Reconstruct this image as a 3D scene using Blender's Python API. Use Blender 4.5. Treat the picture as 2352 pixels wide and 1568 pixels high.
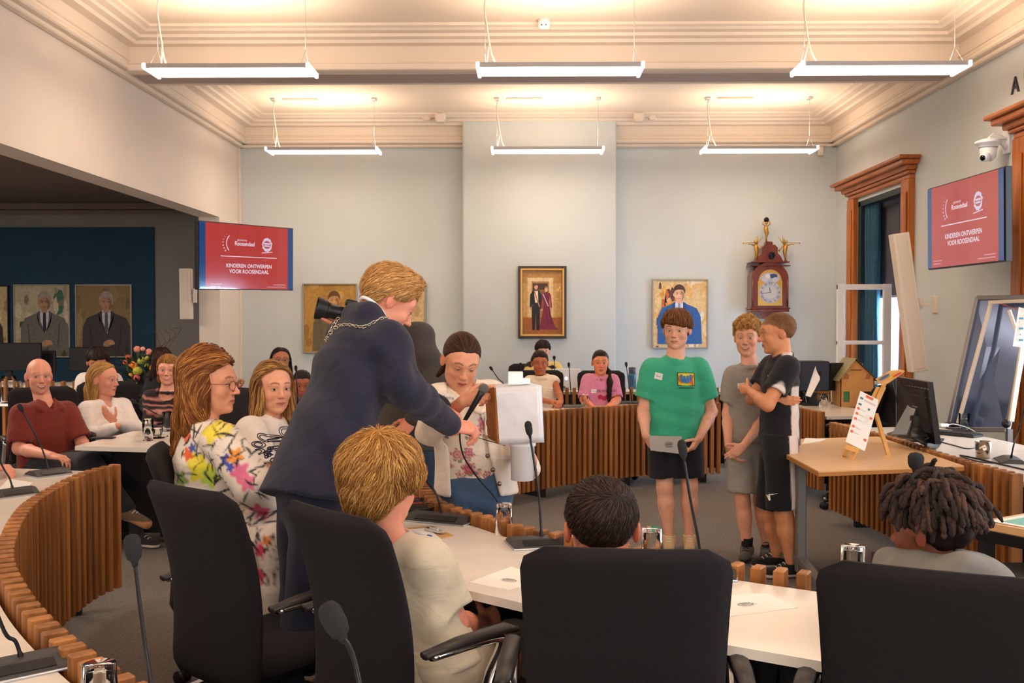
import bpy, bmesh, math, random
import numpy as np
from mathutils import Vector, Matrix
from mathutils.bvhtree import BVHTree
random.seed(4); np.random.seed(4)
PI = math.pi
for o in list(bpy.data.objects): bpy.data.objects.remove(o)
SC = bpy.context.scene
COL = SC.collection

# ------------------------------------------------------------------ camera
FPX, CX, CY, VX, VY, EYE = 2250.0, 1176.0, 784.0, 1206.0, 735.0, 1.52
cam = bpy.data.cameras.new('camera'); camo = bpy.data.objects.new('camera', cam); COL.objects.link(camo)
cam.sensor_width = 36.0; cam.lens = 36.0 * FPX / 2352.0; cam.clip_start = 0.05
YAW = math.atan((VX - CX) / FPX); PITCH = math.atan((CY - VY) / FPX)
camo.location = (0, 0, EYE); camo.rotation_euler = (PI / 2 - PITCH, 0, YAW)
SC.camera = camo
RM = Matrix.Rotation(YAW, 3, 'Z') @ Matrix.Rotation(PI / 2 - PITCH, 3, 'X')

def ray(px, py):
    return RM @ Vector(((px - CX) / FPX, (CY - py) / FPX, -1.0))
def P(px, py, Y):                     # point of the photograph at a distance Y along the room
    r = ray(px, py); t = Y / r.y
    return Vector((r.x * t, Y, EYE + r.z * t))
def G(px, py, z=0.0):                 # point of the photograph at a height z
    r = ray(px, py); t = (z - EYE) / r.z
    return Vector((r.x * t, r.y * t, z))

# ------------------------------------------------------------------ world, light, exposure
w = bpy.data.worlds.new('world'); SC.world = w; w.use_nodes = True
wn = w.node_tree.nodes; wl = w.node_tree.links
wn['Background'].inputs['Color'].default_value = (0.62, 0.78, 1.0, 1)
wn['Background'].inputs['Strength'].default_value = 2.2
SC.view_settings.view_transform = 'Standard'; SC.view_settings.look = 'None'
SC.view_settings.exposure = -0.12; SC.view_settings.gamma = 1.0
SC.view_settings.use_curve_mapping = False
LAMP_STRENGTH = 17.5
LAMP_COL = (1.0, 0.77, 0.57)
def area(name, loc, rot, sx, sy, power, col):
    l = bpy.data.lights.new(name, 'AREA'); l.shape = 'RECTANGLE'; l.size = sx; l.size_y = sy
    l.energy = power; l.color = col
    o = bpy.data.objects.new(name, l); COL.objects.link(o); o.location = loc; o.rotation_euler = rot
    return o
# daylight outside the far window; the other areas are added, unseen fill lights
area('daylight_window_far', (4.75, 10.5, 1.5), (0, PI / 2, 0), 2.2, 2.0, 950, (0.50, 0.72, 1.0))
area('right_fill_mid', (3.70, 6.3, 1.75), (0, PI / 2, 0), 2.2, 1.3, 45, (0.80, 0.90, 1.0))  # added light inside the room, before the closed timber doorway
area('right_fill_near', (3.70, 1.8, 1.75), (0, PI / 2, 0), 2.2, 1.5, 80, (0.86, 0.92, 1.0))  # added light out of view; the wall behind it has no opening
area('rear_fill', (0.2, -3.4, 1.9), (-PI / 2, 0, PI), 5.0, 2.4, 230, (1.0, 0.93, 0.86))  # broad fill added behind the camera; the rear wall is solid
area('side_room_fill', (-6.2, 7.6, 2.95), (0, 0, 0), 2.4, 1.2, 150, (1.0, 0.84, 0.70))  # this and the next are unseen lights added to brighten the side room
area('side_room_fill_near', (-6.2, 3.0, 2.95), (0, 0, 0), 2.4, 1.2, 170, (1.0, 0.84, 0.70))

# ------------------------------------------------------------------ object helpers
def mesh_from(name, verts, faces, mats=None, mi=None, smooth=False, cols=None):
    me = bpy.data.meshes.new(name)
    me.from_pydata([tuple(v) for v in verts] if not isinstance(verts, np.ndarray) else verts.tolist(), [],
                   faces if not isinstance(faces, np.ndarray) else faces.tolist())
    if mats is None: mats = []
    if not isinstance(mats, (list, tuple)): mats = [mats]
    for m in mats: me.materials.append(m)
    if mi is not None: me.polygons.foreach_set('material_index', list(mi))
    if smooth is True: me.polygons.foreach_set('use_smooth', [True] * len(me.polygons))
    elif smooth: me.polygons.foreach_set('use_smooth', list(smooth))
    if cols is not None:
        a = me.color_attributes.new('Col', 'FLOAT_COLOR', 'POINT')
        c = np.ones((len(me.vertices), 4), dtype=np.float32); c[:, :3] = cols
        a.data.foreach_set('color', c.ravel())
    me.update()
    return me

def tag(o, label=None, cat=None, group=None, kind=None):
    if label: o['label'] = label
    if cat: o['category'] = cat
    if group: o['group'] = group
    if kind: o['kind'] = kind
    return o
def link(name, me, parent=None):
    o = bpy.data.objects.new(name, me); COL.objects.link(o)
    if parent is not None: o.parent = parent
    if parent is not None and 'wfix' in parent: o.matrix_parent_inverse = Matrix.Translation(-Vector(parent.location))
    elif parent is not None and parent.parent is not None and 'wfix' in parent.parent: pass
    return o
def thing(name, label, cat, loc=(0, 0, 0), rotz=0, group=None, worldverts=False):
    o = bpy.data.objects.new(name, None); COL.objects.link(o); o.empty_display_size = 0.05
    o.location = loc; o.rotation_euler = (0, 0, rotz)
    if worldverts: o['wfix'] = 1
    return tag(o, label, cat, group)
def kids(o): return [c for c in bpy.data.objects if c.parent == o]
def dup(root, loc, rotz=0, label=None, group=None, scale=None):
    r = root.copy(); COL.objects.link(r); r.location = loc; r.rotation_euler = (0, 0, rotz)
    if scale: r.scale = (scale,) * 3
    if label: r['label'] = label
    if group: r['group'] = group
    for ch in root.children:
        c = ch.copy(); COL.objects.link(c); c.parent = r
        for g in ch.children:
            d = g.copy(); COL.objects.link(d); d.parent = c
    return r

_bevcache = {}
def bevbox(sx, sy, sz, b, seg=1):
    k = (round(sx, 4), round(sy, 4), round(sz, 4), round(b, 4), seg)
    if k not in _bevcache:
        bm = bmesh.new(); bmesh.ops.create_cube(bm, size=1.0)
        for v in bm.verts: v.co = Vector((v.co.x * sx, v.co.y * sy, v.co.z * sz))
        if b > 0: bmesh.ops.bevel(bm, geom=list(bm.edges), offset=b, segments=seg, affect='EDGES', profile=0.5)
        bm.verts.index_update()
        _bevcache[k] = ([v.co.copy() for v in bm.verts], [[v.index for v in f.verts] for f in bm.faces]); bm.free()
    return _bevcache[k]

def frame_from(d, up=Vector((0, 0, 1))):
    d = Vector(d).normalized()
    if abs(d.dot(up)) > 0.98: up = Vector((0, 1, 0))
    x = d.cross(up).normalized(); y = x.cross(d).normalized()
    return Matrix((x, d, y)).transposed()       # columns: side, along, up

class MB:
    def __init__(s): s.v = []; s.f = []; s.m = []; s.sm = []; s.cur = 0; s.T = None
    def add(s, vs, fs, smooth=False, m=None):
        n = len(s.v)
        for v in vs:
            v = Vector(v)
            s.v.append(s.T @ v if s.T is not None else v)
        for f in fs:
            s.f.append([i + n for i in f]); s.m.append(s.cur if m is None else m); s.sm.append(smooth)
        return s
    def box(s, c, size, rot=None, bev=0.0, seg=1, m=None):
        vs, fs = bevbox(size[0], size[1], size[2], bev, seg)
        R = rot if rot is not None else Matrix.Identity(3)
        if isinstance(R, (int, float)): R = Matrix.Rotation(R, 3, 'Z')
        c = Vector(c)
        return s.add([c + R @ v for v in vs], fs, bev > 0 and seg > 1, m)
    def bar(s, a, b, w, h, bev=0.0, m=None, up=Vector((0, 0, 1))):
        a = Vector(a); b = Vector(b); R = frame_from(b - a, up)
        return s.box((a + b) / 2, (w, (b - a).length, h), R, bev, m=m)
    def tube(s, pts, r, n=8, cap=True, m=None, flat=1.0):
        pts = [Vector(p) for p in pts]; k = len(pts)
        rs = r if isinstance(r, (list, tuple)) else [r] * k
        vs = []; up = None
        for i, p in enumerate(pts):
            d = (pts[min(i + 1, k - 1)] - pts[max(i - 1, 0)])
            if d.length < 1e-9: d = Vector((0, 0, 1))
            d.normalize()
            if up is None:
                up = Vector((0, 0, 1)) if abs(d.z) < 0.9 else Vector((0, 1, 0))
            x = d.cross(up).normalized(); y = x.cross(d).normalized(); up = y
            for j in range(n):
                a = 2 * PI * j / n
                vs.append(p + x * (math.cos(a) * rs[i]) + y * (math.sin(a) * rs[i] * flat))
        fs = []
        for i in range(k - 1):
            for j in range(n):
                a = i * n + j; b = i * n + (j + 1) % n
                fs.append([a, b, b + n, a + n])
        if cap: fs.append(list(range(n))[::-1]); fs.append([(k - 1) * n + j for j in range(n)])
        return s.add(vs, fs, True, m)
    def cyl(s, a, b, r, n=16, r2=None, m=None):
        return s.tube([a, b], [r, r if r2 is None else r2], n, True, m)
    def lathe(s, prof, n=20, c=(0, 0, 0), m=None, close=False):
        c = Vector(c); vs = []; k = len(prof)
        for (r, z) in prof:
            for j in range(n):
                a = 2 * PI * j / n
                vs.append(c + Vector((r * math.cos(a), r * math.sin(a), z)))
        fs = []
        for i in range(k - 1 if not close else k):
            for j in range(n):
                a = i * n + j; b = i * n + (j + 1) % n; i2 = (i + 1) % k
                fs.append([a, b, i2 * n + (j + 1) % n, i2 * n + j])
        return s.add(vs, fs, True, m)
    def ball(s, c, r, n=12, k=8, m=None, sq=(1, 1, 1), rot=None):
        prof = [(math.sin(PI * i / k), -math.cos(PI * i / k)) for i in range(k + 1)]
        c = Vector(c); R = rot if rot is not None else Matrix.Identity(3)
        vs = []
        for (a, z) in prof:
            for j in range(n):
                t = 2 * PI * j / n
                vs.append(c + R @ Vector((a * math.cos(t) * r * sq[0], a * math.sin(t) * r * sq[1], z * r * sq[2])))
        fs = []
        for i in range(k):
            for j in range(n):
                a = i * n + j; b = i * n + (j + 1) % n
                fs.append([a, b, b + n, a + n])
        return s.add(vs, fs, True, m)
    def prism(s, poly, z0, z1, m=None, T=None):          # polygon in xy pulled from z0 to z1
        n = len(poly)
        vs = [Vector((p[0], p[1], z0)) for p in poly] + [Vector((p[0], p[1], z1)) for p in poly]
        if T is not None: vs = [T @ v for v in vs]
        fs = [list(range(n))[::-1], [n + i for i in range(n)]] + [[i, (i + 1) % n, n + (i + 1) % n, n + i] for i in range(n)]
        return s.add(vs, fs, False, m)
    def quad(s, a, b, c, d, m=None): return s.add([a, b, c, d], [[0, 1, 2, 3]], False, m)
    def build(s, name, mats, parent=None, **kw):
        me = mesh_from(name, s.v, s.f, mats, s.m, s.sm)
        o = link(name, me, parent)
        if kw: tag(o, **kw)
        return o

def catmull(pts, n=8, closed=False):
    pts = [Vector(p) for p in pts]; out = []
    k = len(pts)
    for i in range(k - 1):
        p0 = pts[max(i - 1, 0)]; p1 = pts[i]; p2 = pts[i + 1]; p3 = pts[min(i + 2, k - 1)]
        for j in range(n):
            t = j / n
            out.append(0.5 * ((2 * p1) + (p2 - p0) * t + (2 * p0 - 5 * p1 + 4 * p2 - p3) * t * t + (3 * p1 - p0 - 3 * p2 + p3) * t ** 3))
    out.append(pts[-1]); return out
def resample(pts, step):
    out = [pts[0].copy()]; acc = 0.0
    for a, b in zip(pts[:-1], pts[1:]):
        L = (b - a).length
        if L < 1e-9: continue
        t = step - acc
        while t <= L:
            out.append(a + (b - a) * (t / L)); t += step
        acc = L - (t - step)
    return out

# ------------------------------------------------------------------ materials
MATS = {}
def srgb(c):
    if isinstance(c, str):
        c = c.lstrip('#'); c = [int(c[i:i + 2], 16) / 255 for i in (0, 2, 4)]
    return tuple((x / 12.92 if x <= 0.04045 else ((x + 0.055) / 1.055) ** 2.4) for x in c)
def mat(name, col='808080', rough=0.6, metal=0.0, noise=0.0, nscale=20.0, bump=0.0, bscale=200.0, emit=0.0, ecol=None,
        attr=False, trans=0.0, ior=1.45, sheen=0.0, stretch=None, spec=0.5, coat=0.0, sss=0.0, alpha=1.0):
    if name in MATS: return MATS[name]
    m = bpy.data.materials.new(name); m.use_nodes = True; N = m.node_tree.nodes; L = m.node_tree.links
    b = N['Principled BSDF']; c = srgb(col)
    b.inputs['Base Color'].default_value = (*c, 1); b.inputs['Roughness'].default_value = rough
    b.inputs['Metallic'].default_value = metal; b.inputs['IOR'].default_value = ior
    b.inputs['Specular IOR Level'].default_value = spec
    b.inputs['Transmission Weight'].default_value = trans
    b.inputs['Sheen Weight'].default_value = sheen; b.inputs['Coat Weight'].default_value = coat
    if sss: b.inputs['Subsurface Weight'].default_value = sss; b.inputs['Subsurface Radius'].default_value = (0.012, 0.004, 0.002); b.inputs['Subsurface Scale'].default_value = 1.0
    b.inputs['Alpha'].default_value = alpha
    src = None
    tc = N.new('ShaderNodeTexCoord'); vec = tc.outputs['Object']
    if stretch:
        mp = N.new('ShaderNodeMapping'); mp.inputs['Scale'].default_value = stretch; L.new(vec, mp.inputs[0]); vec = mp.outputs[0]
    if attr:
        at = N.new('ShaderNodeAttribute'); at.attribute_name = 'Col'; src = at.outputs['Color']; L.new(src, b.inputs['Base Color'])
    if noise > 0:
        nt = N.new('ShaderNodeTexNoise'); nt.inputs['Scale'].default_value = nscale; nt.inputs['Detail'].default_value = 5
        L.new(vec, nt.inputs['Vector'])
        mx = N.new('ShaderNodeMix'); mx.data_type = 'RGBA'; mx.blend_type = 'MULTIPLY'; mx.inputs[0].default_value = 1.0
        cr = N.new('ShaderNodeMapRange'); cr.inputs['To Min'].default_value = 1 - noise; cr.inputs['To Max'].default_value = 1 + noise
        cr.inputs['From Min'].default_value = 0.3; cr.inputs['From Max'].default_value = 0.7
        L.new(nt.outputs['Fac'], cr.inputs['Value'])
        if src: L.new(src, mx.inputs[6])
        else: mx.inputs[6].default_value = (*c, 1)
        L.new(cr.outputs[0], mx.inputs[7]); L.new(mx.outputs[2], b.inputs['Base Color'])
    if bump > 0:
        n2 = N.new('ShaderNodeTexNoise'); n2.inputs['Scale'].default_value = bscale; n2.inputs['Detail'].default_value = 3
        L.new(vec, n2.inputs['Vector'])
        bp = N.new('ShaderNodeBump'); bp.inputs['Strength'].default_value = bump; bp.inputs['Distance'].default_value = 0.004
        L.new(n2.outputs['Fac'], bp.inputs['Height']); L.new(bp.outputs[0], b.inputs['Normal'])
    if emit > 0:
        b.inputs['Emission Strength'].default_value = emit
        if ecol == 'attr': L.new(N['Attribute'].outputs['Color'], b.inputs['Emission Color'])
        else: b.inputs['Emission Color'].default_value = (*srgb(ecol or col), 1)
    MATS[name] = m; return m
def wood(name, c1, c2, scale=6.0, stretch=(1, 1, 0.06), rough=0.45, perobj=0.25):
    m = mat(name, c1, rough, stretch=stretch); N = m.node_tree.nodes; L = m.node_tree.links; b = N['Principled BSDF']
    mp = N['Mapping']
    oi = N.new('ShaderNodeObjectInfo'); ad = N.new('ShaderNodeVectorMath'); ad.operation = 'ADD'
    sc = N.new('ShaderNodeMath'); sc.operation = 'MULTIPLY'; sc.inputs[1].default_value = 37.0
    L.new(oi.outputs['Random'], sc.inputs[0]); L.new(mp.outputs[0], ad.inputs[0]); L.new(sc.outputs[0], ad.inputs[1])
    nt = N.new('ShaderNodeTexNoise'); nt.inputs['Scale'].default_value = scale * 8; nt.inputs['Detail'].default_value = 6; nt.inputs['Distortion'].default_value = 0.6
    L.new(ad.outputs[0], nt.inputs['Vector'])
    cr = N.new('ShaderNodeValToRGB'); cr.color_ramp.elements[0].position = 0.3; cr.color_ramp.elements[1].position = 0.72
    cr.color_ramp.elements[0].color = (*srgb(c2), 1); cr.color_ramp.elements[1].color = (*srgb(c1), 1)
    L.new(nt.outputs['Fac'], cr.inputs[0])
    hv = N.new('ShaderNodeHueSaturation'); mr = N.new('ShaderNodeMapRange'); mr.inputs['To Min'].default_value = 1 - perobj; mr.inputs['To Max'].default_value = 1 + perobj * 0.7
    L.new(oi.outputs['Random'], mr.inputs['Value']); L.new(mr.outputs[0], hv.inputs['Value']); L.new(cr.outputs[0], hv.inputs['Color'])
    L.new(hv.outputs[0], b.inputs['Base Color'])
    return m

# ------------------------------------------------------------------ text and flat pictures
_tc = {}
def text_polys(s, size=1.0, align='CENTER', bold=0.0):
    k = (s, size, align, bold)
    if k in _tc: return _tc[k]
    cu = bpy.data.curves.new('t', 'FONT'); cu.body = s; cu.size = size; cu.align_x = align; cu.align_y = 'CENTER'; cu.offset = bold; cu.resolution_u = 3
    o = bpy.data.objects.new('t', cu); COL.objects.link(o)
    dg = bpy.context.evaluated_depsgraph_get(); me = o.evaluated_get(dg).to_mesh()
    vs = [(v.co.x, v.co.y) for v in me.vertices]; fs = [list(p.vertices) for p in me.polygons]
    o.evaluated_get(dg).to_mesh_clear(); bpy.data.objects.remove(o); bpy.data.curves.remove(cu)
    _tc[k] = (vs, fs); return _tc[k]
class Pic:                            # coloured flat shapes on a plane, u to the right, v up, built as one painted sheet
    def __init__(s): s.v = []; s.f = []; s.c = []; s.k = 0; s.cl = None
    def poly(s, pts, col, lift=None):
        if s.cl: pts = [(max(-s.cl[0], min(s.cl[0], p[0])), max(-s.cl[1], min(s.cl[1], p[1]))) for p in pts]
        n = len(s.v); s.k += 1; z = s.k * 0.00012 if lift is None else lift
        s.v += [(p[0], p[1], z) for p in pts]; s.c += [srgb(col)] * len(pts); s.f.append(list(range(n, n + len(pts)))); return s
    def rect(s, x0, y0, x1, y1, col): return s.poly([(x0, y0), (x1, y0), (x1, y1), (x0, y1)], col)
    def ell(s, x, y, rx, ry, col, n=20, rot=0):
        c, q = math.cos(rot), math.sin(rot)
        return s.poly([(x + rx * math.cos(2 * PI * i / n) * c - ry * math.sin(2 * PI * i / n) * q, y + rx * math.cos(2 * PI * i / n) * q + ry * math.sin(2 * PI * i / n) * c) for i in range(n)], col)
    def line(s, pts, wd, col):
        for a, b in zip(pts[:-1], pts[1:]):
            dx, dy = b[0] - a[0], b[1] - a[1]; L = math.hypot(dx, dy) or 1; nx, ny = -dy / L * wd / 2, dx / L * wd / 2
            ex, ey = dx / L * wd * .3, dy / L * wd * .3
            s.poly([(a[0] - nx - ex, a[1] - ny - ey), (b[0] - nx + ex, b[1] - ny + ey), (b[0] + nx + ex, b[1] + ny + ey), (a[0] + nx - ex, a[1] + ny - ey)], col, lift=(s.k + 1) * 0.00012)
        s.k += 1; return s
    def text(s, t, x, y, size, col, align='CENTER', bold=0.0, rot=0):
        vs, fs = text_polys(t, size, align, bold); n = len(s.v); s.k += 1; c, q = math.cos(rot), math.sin(rot)
        s.v += [(x + a * c - b * q, y + a * q + b * c, s.k * 0.00012) for a, b in vs]; s.c += [srgb(col)] * len(vs)
        s.f += [[i + n for i in f] for f in fs]; return s
    def build(s, name, m, T, parent=None, kind=None, conform=None, off=0.002):
        if conform is None: vs = [T @ Vector(v) for v in s.v]
        else:
            bvh, = conform; vs = []; nrm = (T.to_3x3() @ Vector((0, 0, 1))).normalized()
            for v in s.v:
                p = T @ Vector((v[0], v[1], 0)); h = bvh.ray_cast(p + nrm * 0.15, -nrm, 0.4)
                q = h[0] if h[0] is not None else p
                vs.append(q + nrm * (off + v[2] * 1.5))
        me = mesh_from(name, vs, s.f, m, cols=np.array(s.c, dtype=np.float32))
        o = link(name, me, parent)
        if kind: o['kind'] = kind
        return o
def plane_T(o, u, v):                 # matrix whose x runs along u, y along v, z out of the plane
    u = Vector(u).normalized(); v = Vector(v); n = u.cross(v).normalized(); v = n.cross(u)
    M = Matrix((u, v, n)).transposed().to_4x4(); M.translation = Vector(o); return M
def subdiv(pts, n=6):
    out = []
    for i in range(len(pts)):
        a = pts[i]; b = pts[(i + 1) % len(pts)]
        for j in range(n): out.append((a[0] + (b[0] - a[0]) * j / n, a[1] + (b[1] - a[1]) * j / n))
    return out
# ------------------------------------------------------------------ the room
XL, XR, YB, YR, ZC = -3.5, 3.78, 12.0, -3.6, 3.97
YBR, BX0, BX1 = 11.75, -0.75, 1.09
ZCOR = 3.65
M_wall = mat('wall_paint', 'D3DADA', 0.85, noise=0.03, nscale=2.0, bump=0.04, bscale=320)
M_wallw = mat('wall_paint_cream', 'EADDD0', 0.85, noise=0.03, nscale=1.5, bump=0.04, bscale=320)
M_ceil = mat('ceiling_paint', 'ECDDCB', 0.8, noise=0.02, nscale=1.2)
M_soff = mat('soffit_shade', 'B7A79C', 0.85)  # darker than the ceiling: shade under the beams put into the colour
M_trim = mat('plaster_trim', 'EBDCCB', 0.7)
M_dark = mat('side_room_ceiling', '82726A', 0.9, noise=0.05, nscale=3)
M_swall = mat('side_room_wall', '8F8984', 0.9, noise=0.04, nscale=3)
M_blue = mat('blue_panel_paint', '1E3F57', 0.85, noise=0.08, nscale=4)
M_carpet = mat('carpet', '77706A', 1.0, noise=0.22, nscale=60, bump=0.9, bscale=420)
M_carpet.node_tree.nodes['Noise Texture'].inputs['Detail'].default_value = 9
M_oak = wood('orange_oak', 'C9762F', '9A4F18', 3.0, (1, 1, 0.08), 0.4, 0.05)
M_oakh = wood('orange_oak_along', 'C0703A', '93501F', 3.0, (1, 0.08, 1), 0.4, 0.05)

def struct(name, mb, mats, parent=None):
    o = mb.build(name, mats, parent)
    if parent is None: o['kind'] = 'structure'
    return o
b = MB(); b.box((-2.0, 4.6, -0.05), (13.0, 18.0, 0.1)); struct('floor', b, M_carpet)
b = MB(); b.box((0.14, YB + 0.15, 2.0), (7.9, 0.3, 4.1)); struct('wall_back', b, M_wall)
b = MB()
b.box(((BX0 + BX1) / 2, (YBR + YB) / 2, 1.985), (BX1 - BX0, YB - YBR, 3.97), bev=0.03, seg=3)
struct('wall_chimney_breast', b, M_wall)
# right wall with the two tall openings: pieces around them
W1a, W1b, W2a, W2b, WZ = 9.79, 11.2, 5.2, 7.36, 2.86
b = MB()
for y0, y1, z0, z1 in [(W1b, YB + .1, 0, 4.1), (W2b, W1a, 0, 4.1), (YR, W2a, 0, 4.1), (W1a, W1b, WZ, 4.1), (W2a, W2b, WZ, 4.1), (W1a, W1b, 0, 0.25), (W2a, W2b, 0, 0.12)]:
    b.box((XR + 0.2, (y0 + y1) / 2, (z0 + z1) / 2), (0.4, y1 - y0, z1 - z0))
struct('wall_right', b, M_wall)
# left wall: lintel over the wide opening and the pier beside it
b = MB(); YP = 11.2
b.box((XL - 0.12, (YR + YP) / 2, (2.70 + 4.1) / 2), (0.24, YP - YR, 1.40))
b.box((XL - 0.12, (YP + YB) / 2, 2.05), (0.24, YB - YP, 4.1))
struct('wall_left', b, M_wallw)
b = MB(); b.box((XL + 0.012, YB - 0.03, 1.825), (0.025, 0.06, 3.65), bev=0.004); struct('trim_1', b, M_trim)
b = MB(); b.box((0.1, YR - 0.1, 2.0), (8.0, 0.2, 4.1)); struct('wall_rear', b, M_wallw)
# ceiling, cross beams and mouldings
b = MB(); b.box((0.14, 4.2, ZC + 0.1), (7.9, 16.4, 0.2)); struct('ceiling', b, M_ceil)
def moulding_profile(scale=1.0):
    # (inward, down) steps from the ceiling plane, seen in section
    return [(0, 0), (0.30, 0), (0.30, -0.022), (0.262, -0.03), (0.24, -0.045), (0.17, -0.05), (0.165, -0.075), (0.11, -0.085), (0.095, -0.11), (0, -0.11)]
def coffer(x0, x1, y0, y1, name, faces=None):
    prof = moulding_profile(); b = MB(); n = len(prof)
    vs = []
    for (i, dz) in prof:
        for (cx, cy) in ((x0 + i, y0 + i), (x1 - i, y0 + i), (x1 - i, y1 - i), (x0 + i, y1 - i)): vs.append((cx, cy, ZC + dz))
    fs = []
    for k in range(n - 1):
        for j in range(4):
            a = k * 4 + j; c = k * 4 + (j + 1) % 4; fs.append([a, c, c + 4, a + 4])
    b.add(vs, fs); return struct(name, b, M_trim)
DB = 0.10        # perimeter downstand
coffer(XL + DB, XR - DB, 8.87, YB - DB, 'trim_2')
coffer(XL + DB, XR - DB, 4.0, 8.41, 'trim_3')
coffer(XL + DB, XR - DB, -3.5, 3.54, 'trim_4')
b = MB()
for y0, y1 in ((8.41, 8.87), (3.54, 4.0)):
    b.box((0.14, (y0 + y1) / 2, (ZCOR + ZC) / 2), (XR - XL, y1 - y0, ZC - ZCOR))
struct('trim_5', b, M_ceil)
b = MB()
for y0, y1 in ((8.41, 8.87), (3.54, 4.0)):
    b.box((0.14, y0 - 0.02, ZCOR + 0.03), (XR - XL - 0.2, 0.04, 0.06), bev=0.008)
    b.box((0.14, y1 + 0.02, ZCOR + 0.03), (XR - XL - 0.2, 0.04, 0.06), bev=0.008)
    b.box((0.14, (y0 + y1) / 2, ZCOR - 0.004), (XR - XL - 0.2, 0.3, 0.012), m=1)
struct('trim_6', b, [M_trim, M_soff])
b = MB()
for (a, c, s) in (((XL, YR), (XL, YB), 1), ((XR, YR), (XR, YB), -1)):
    b.box((a[0] + s * DB / 2, (YR + YB) / 2, (ZCOR + ZC) / 2 + 0.02), (DB, YB - YR, ZC - ZCOR - 0.04))
    b.box((a[0] + s * 0.055, (YR + YB) / 2, ZCOR + 0.035), (0.13, YB - YR, 0.05), bev=0.012)
    b.box((a[0] + s * 0.035, (YR + YB) / 2, ZCOR - 0.01), (0.07, YB - YR, 0.04), bev=0.01)
    b.box((a[0] + s * 0.065, (YR + YB) / 2, ZCOR + 0.1), (0.10, YB - YR, 0.02), bev=0.006)
for x0, x1 in ((XL, BX0), (BX1, XR)):
    cx = (x0 + x1) / 2; L = x1 - x0
    b.box((cx, YB - DB / 2, (ZCOR + ZC) / 2 + 0.02), (L, DB, ZC - ZCOR - 0.04))
    b.box((cx, YB - 0.055, ZCOR + 0.035), (L, 0.13, 0.05), bev=0.012)
    b.box((cx, YB - 0.035, ZCOR - 0.01), (L, 0.07, 0.04), bev=0.01)
    b.box((cx, YB - 0.065, ZCOR + 0.1), (L, 0.10, 0.02), bev=0.006)
struct('trim_7', b, M_ceil)
b = MB()       # little plaster returns where the moulding meets the chimney breast
for s, x in ((-1, BX0), (1, BX1)):
    b.box((x + s * 0.25, YBR - 0.1, ZC - 0.055), (0.12, 0.16, 0.11), bev=0.02); b.box((x + s * 0.42, YBR - 0.06, ZC - 0.04), (0.1, 0.1, 0.08), bev=0.02)
struct('trim_8', b, M_trim)
b = MB()
for x0, x1 in ((XL, BX0), (BX1, XR)): b.box(((x0 + x1) / 2, YB - 0.012, 0.09), (x1 - x0, 0.025, 0.18), bev=0.004)
b.box(((BX0 + BX1) / 2, YBR - 0.012, 0.09), (BX1 - BX0, 0.025, 0.18), bev=0.004)
struct('baseboard_back', b, M_trim)
# side room behind the opening
SX0, SYB, SZ = -8.2, 12.5, 3.02
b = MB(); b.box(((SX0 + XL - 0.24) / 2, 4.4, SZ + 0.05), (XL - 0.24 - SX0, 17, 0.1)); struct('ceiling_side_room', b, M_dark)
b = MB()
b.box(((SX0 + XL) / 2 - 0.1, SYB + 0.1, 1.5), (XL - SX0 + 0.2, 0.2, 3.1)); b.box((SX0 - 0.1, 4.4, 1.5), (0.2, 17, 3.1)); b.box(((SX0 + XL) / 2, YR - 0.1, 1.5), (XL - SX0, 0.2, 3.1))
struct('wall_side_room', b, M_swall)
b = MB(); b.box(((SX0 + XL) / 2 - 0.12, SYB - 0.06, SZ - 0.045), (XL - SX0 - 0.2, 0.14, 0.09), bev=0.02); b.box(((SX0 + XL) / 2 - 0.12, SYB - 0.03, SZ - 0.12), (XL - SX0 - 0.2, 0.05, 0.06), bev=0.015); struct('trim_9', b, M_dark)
a0 = P(355, 522, SYB); a1 = P(355, 880, SYB)
b = MB(); b.box(((SX0 + a0.x) / 2, SYB - 0.02, a0.z / 2), (a0.x - SX0, 0.04, a0.z)); struct('wall_blue_panel', b, M_blue)

# windows and timber surrounds on the right wall
M_teal = mat('teal_curtain', '2B5365', 0.9, noise=0.15, nscale=30)
M_green = mat('dark_green_frame', '16282C', 0.5)
M_blind = mat('roller_blind', '4B4A50', 0.9, noise=0.05, nscale=200)
M_glass = mat('window_glass', 'FFFFFF', 0.02, trans=1.0, ior=1.02)
M_white = mat('white_lacquer', 'F2F4F8', 0.35)
def surround(y0, y1, ztop, name, label):
    r = MB(); jw = 0.21
    for yc in (y0 - jw / 2, y1 + jw / 2):
        r.box((XR - 0.03, yc, ztop / 2), (0.06, jw, ztop), bev=0.006)
        r.box((XR - 0.068, yc, ztop / 2), (0.016, jw - 0.08, ztop - 0.25), bev=0.006)
    o = bpy.data.objects.new(name, None); COL.objects.link(o); o['kind'] = 'structure'
    r.build('frame', M_oak, o)
    c = MB(); yc = (y0 + y1) / 2; L = y1 - y0 + 2 * jw
    for d, z, h, e in ((0.05, ztop + 0.02, 0.05, 0.0), (0.08, ztop + 0.06, 0.035, 0.03), (0.11, ztop + 0.10, 0.05, 0.06), (0.17, ztop + 0.145, 0.05, 0.12), (0.21, ztop + 0.185, 0.035, 0.16)):
        c.box((XR - d / 2, yc, z), (d, L + 2 * e, h), bev=0.01)
    c.build('cornice', M_oakh, o)
    return o
w1 = surround(W1a, W1b, 2.90, 'window_1', '')
w2 = surround(W2a, W2b, 2.90, 'door_1', '')
b = MB()
for (y0, y1) in ((W1a, W1a + 0.08), (W1b - 0.08, W1b)): b.box((XR + 0.06, (y0 + y1) / 2, 1.55), (0.12, y1 - y0, 2.62), bev=0.005)
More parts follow.
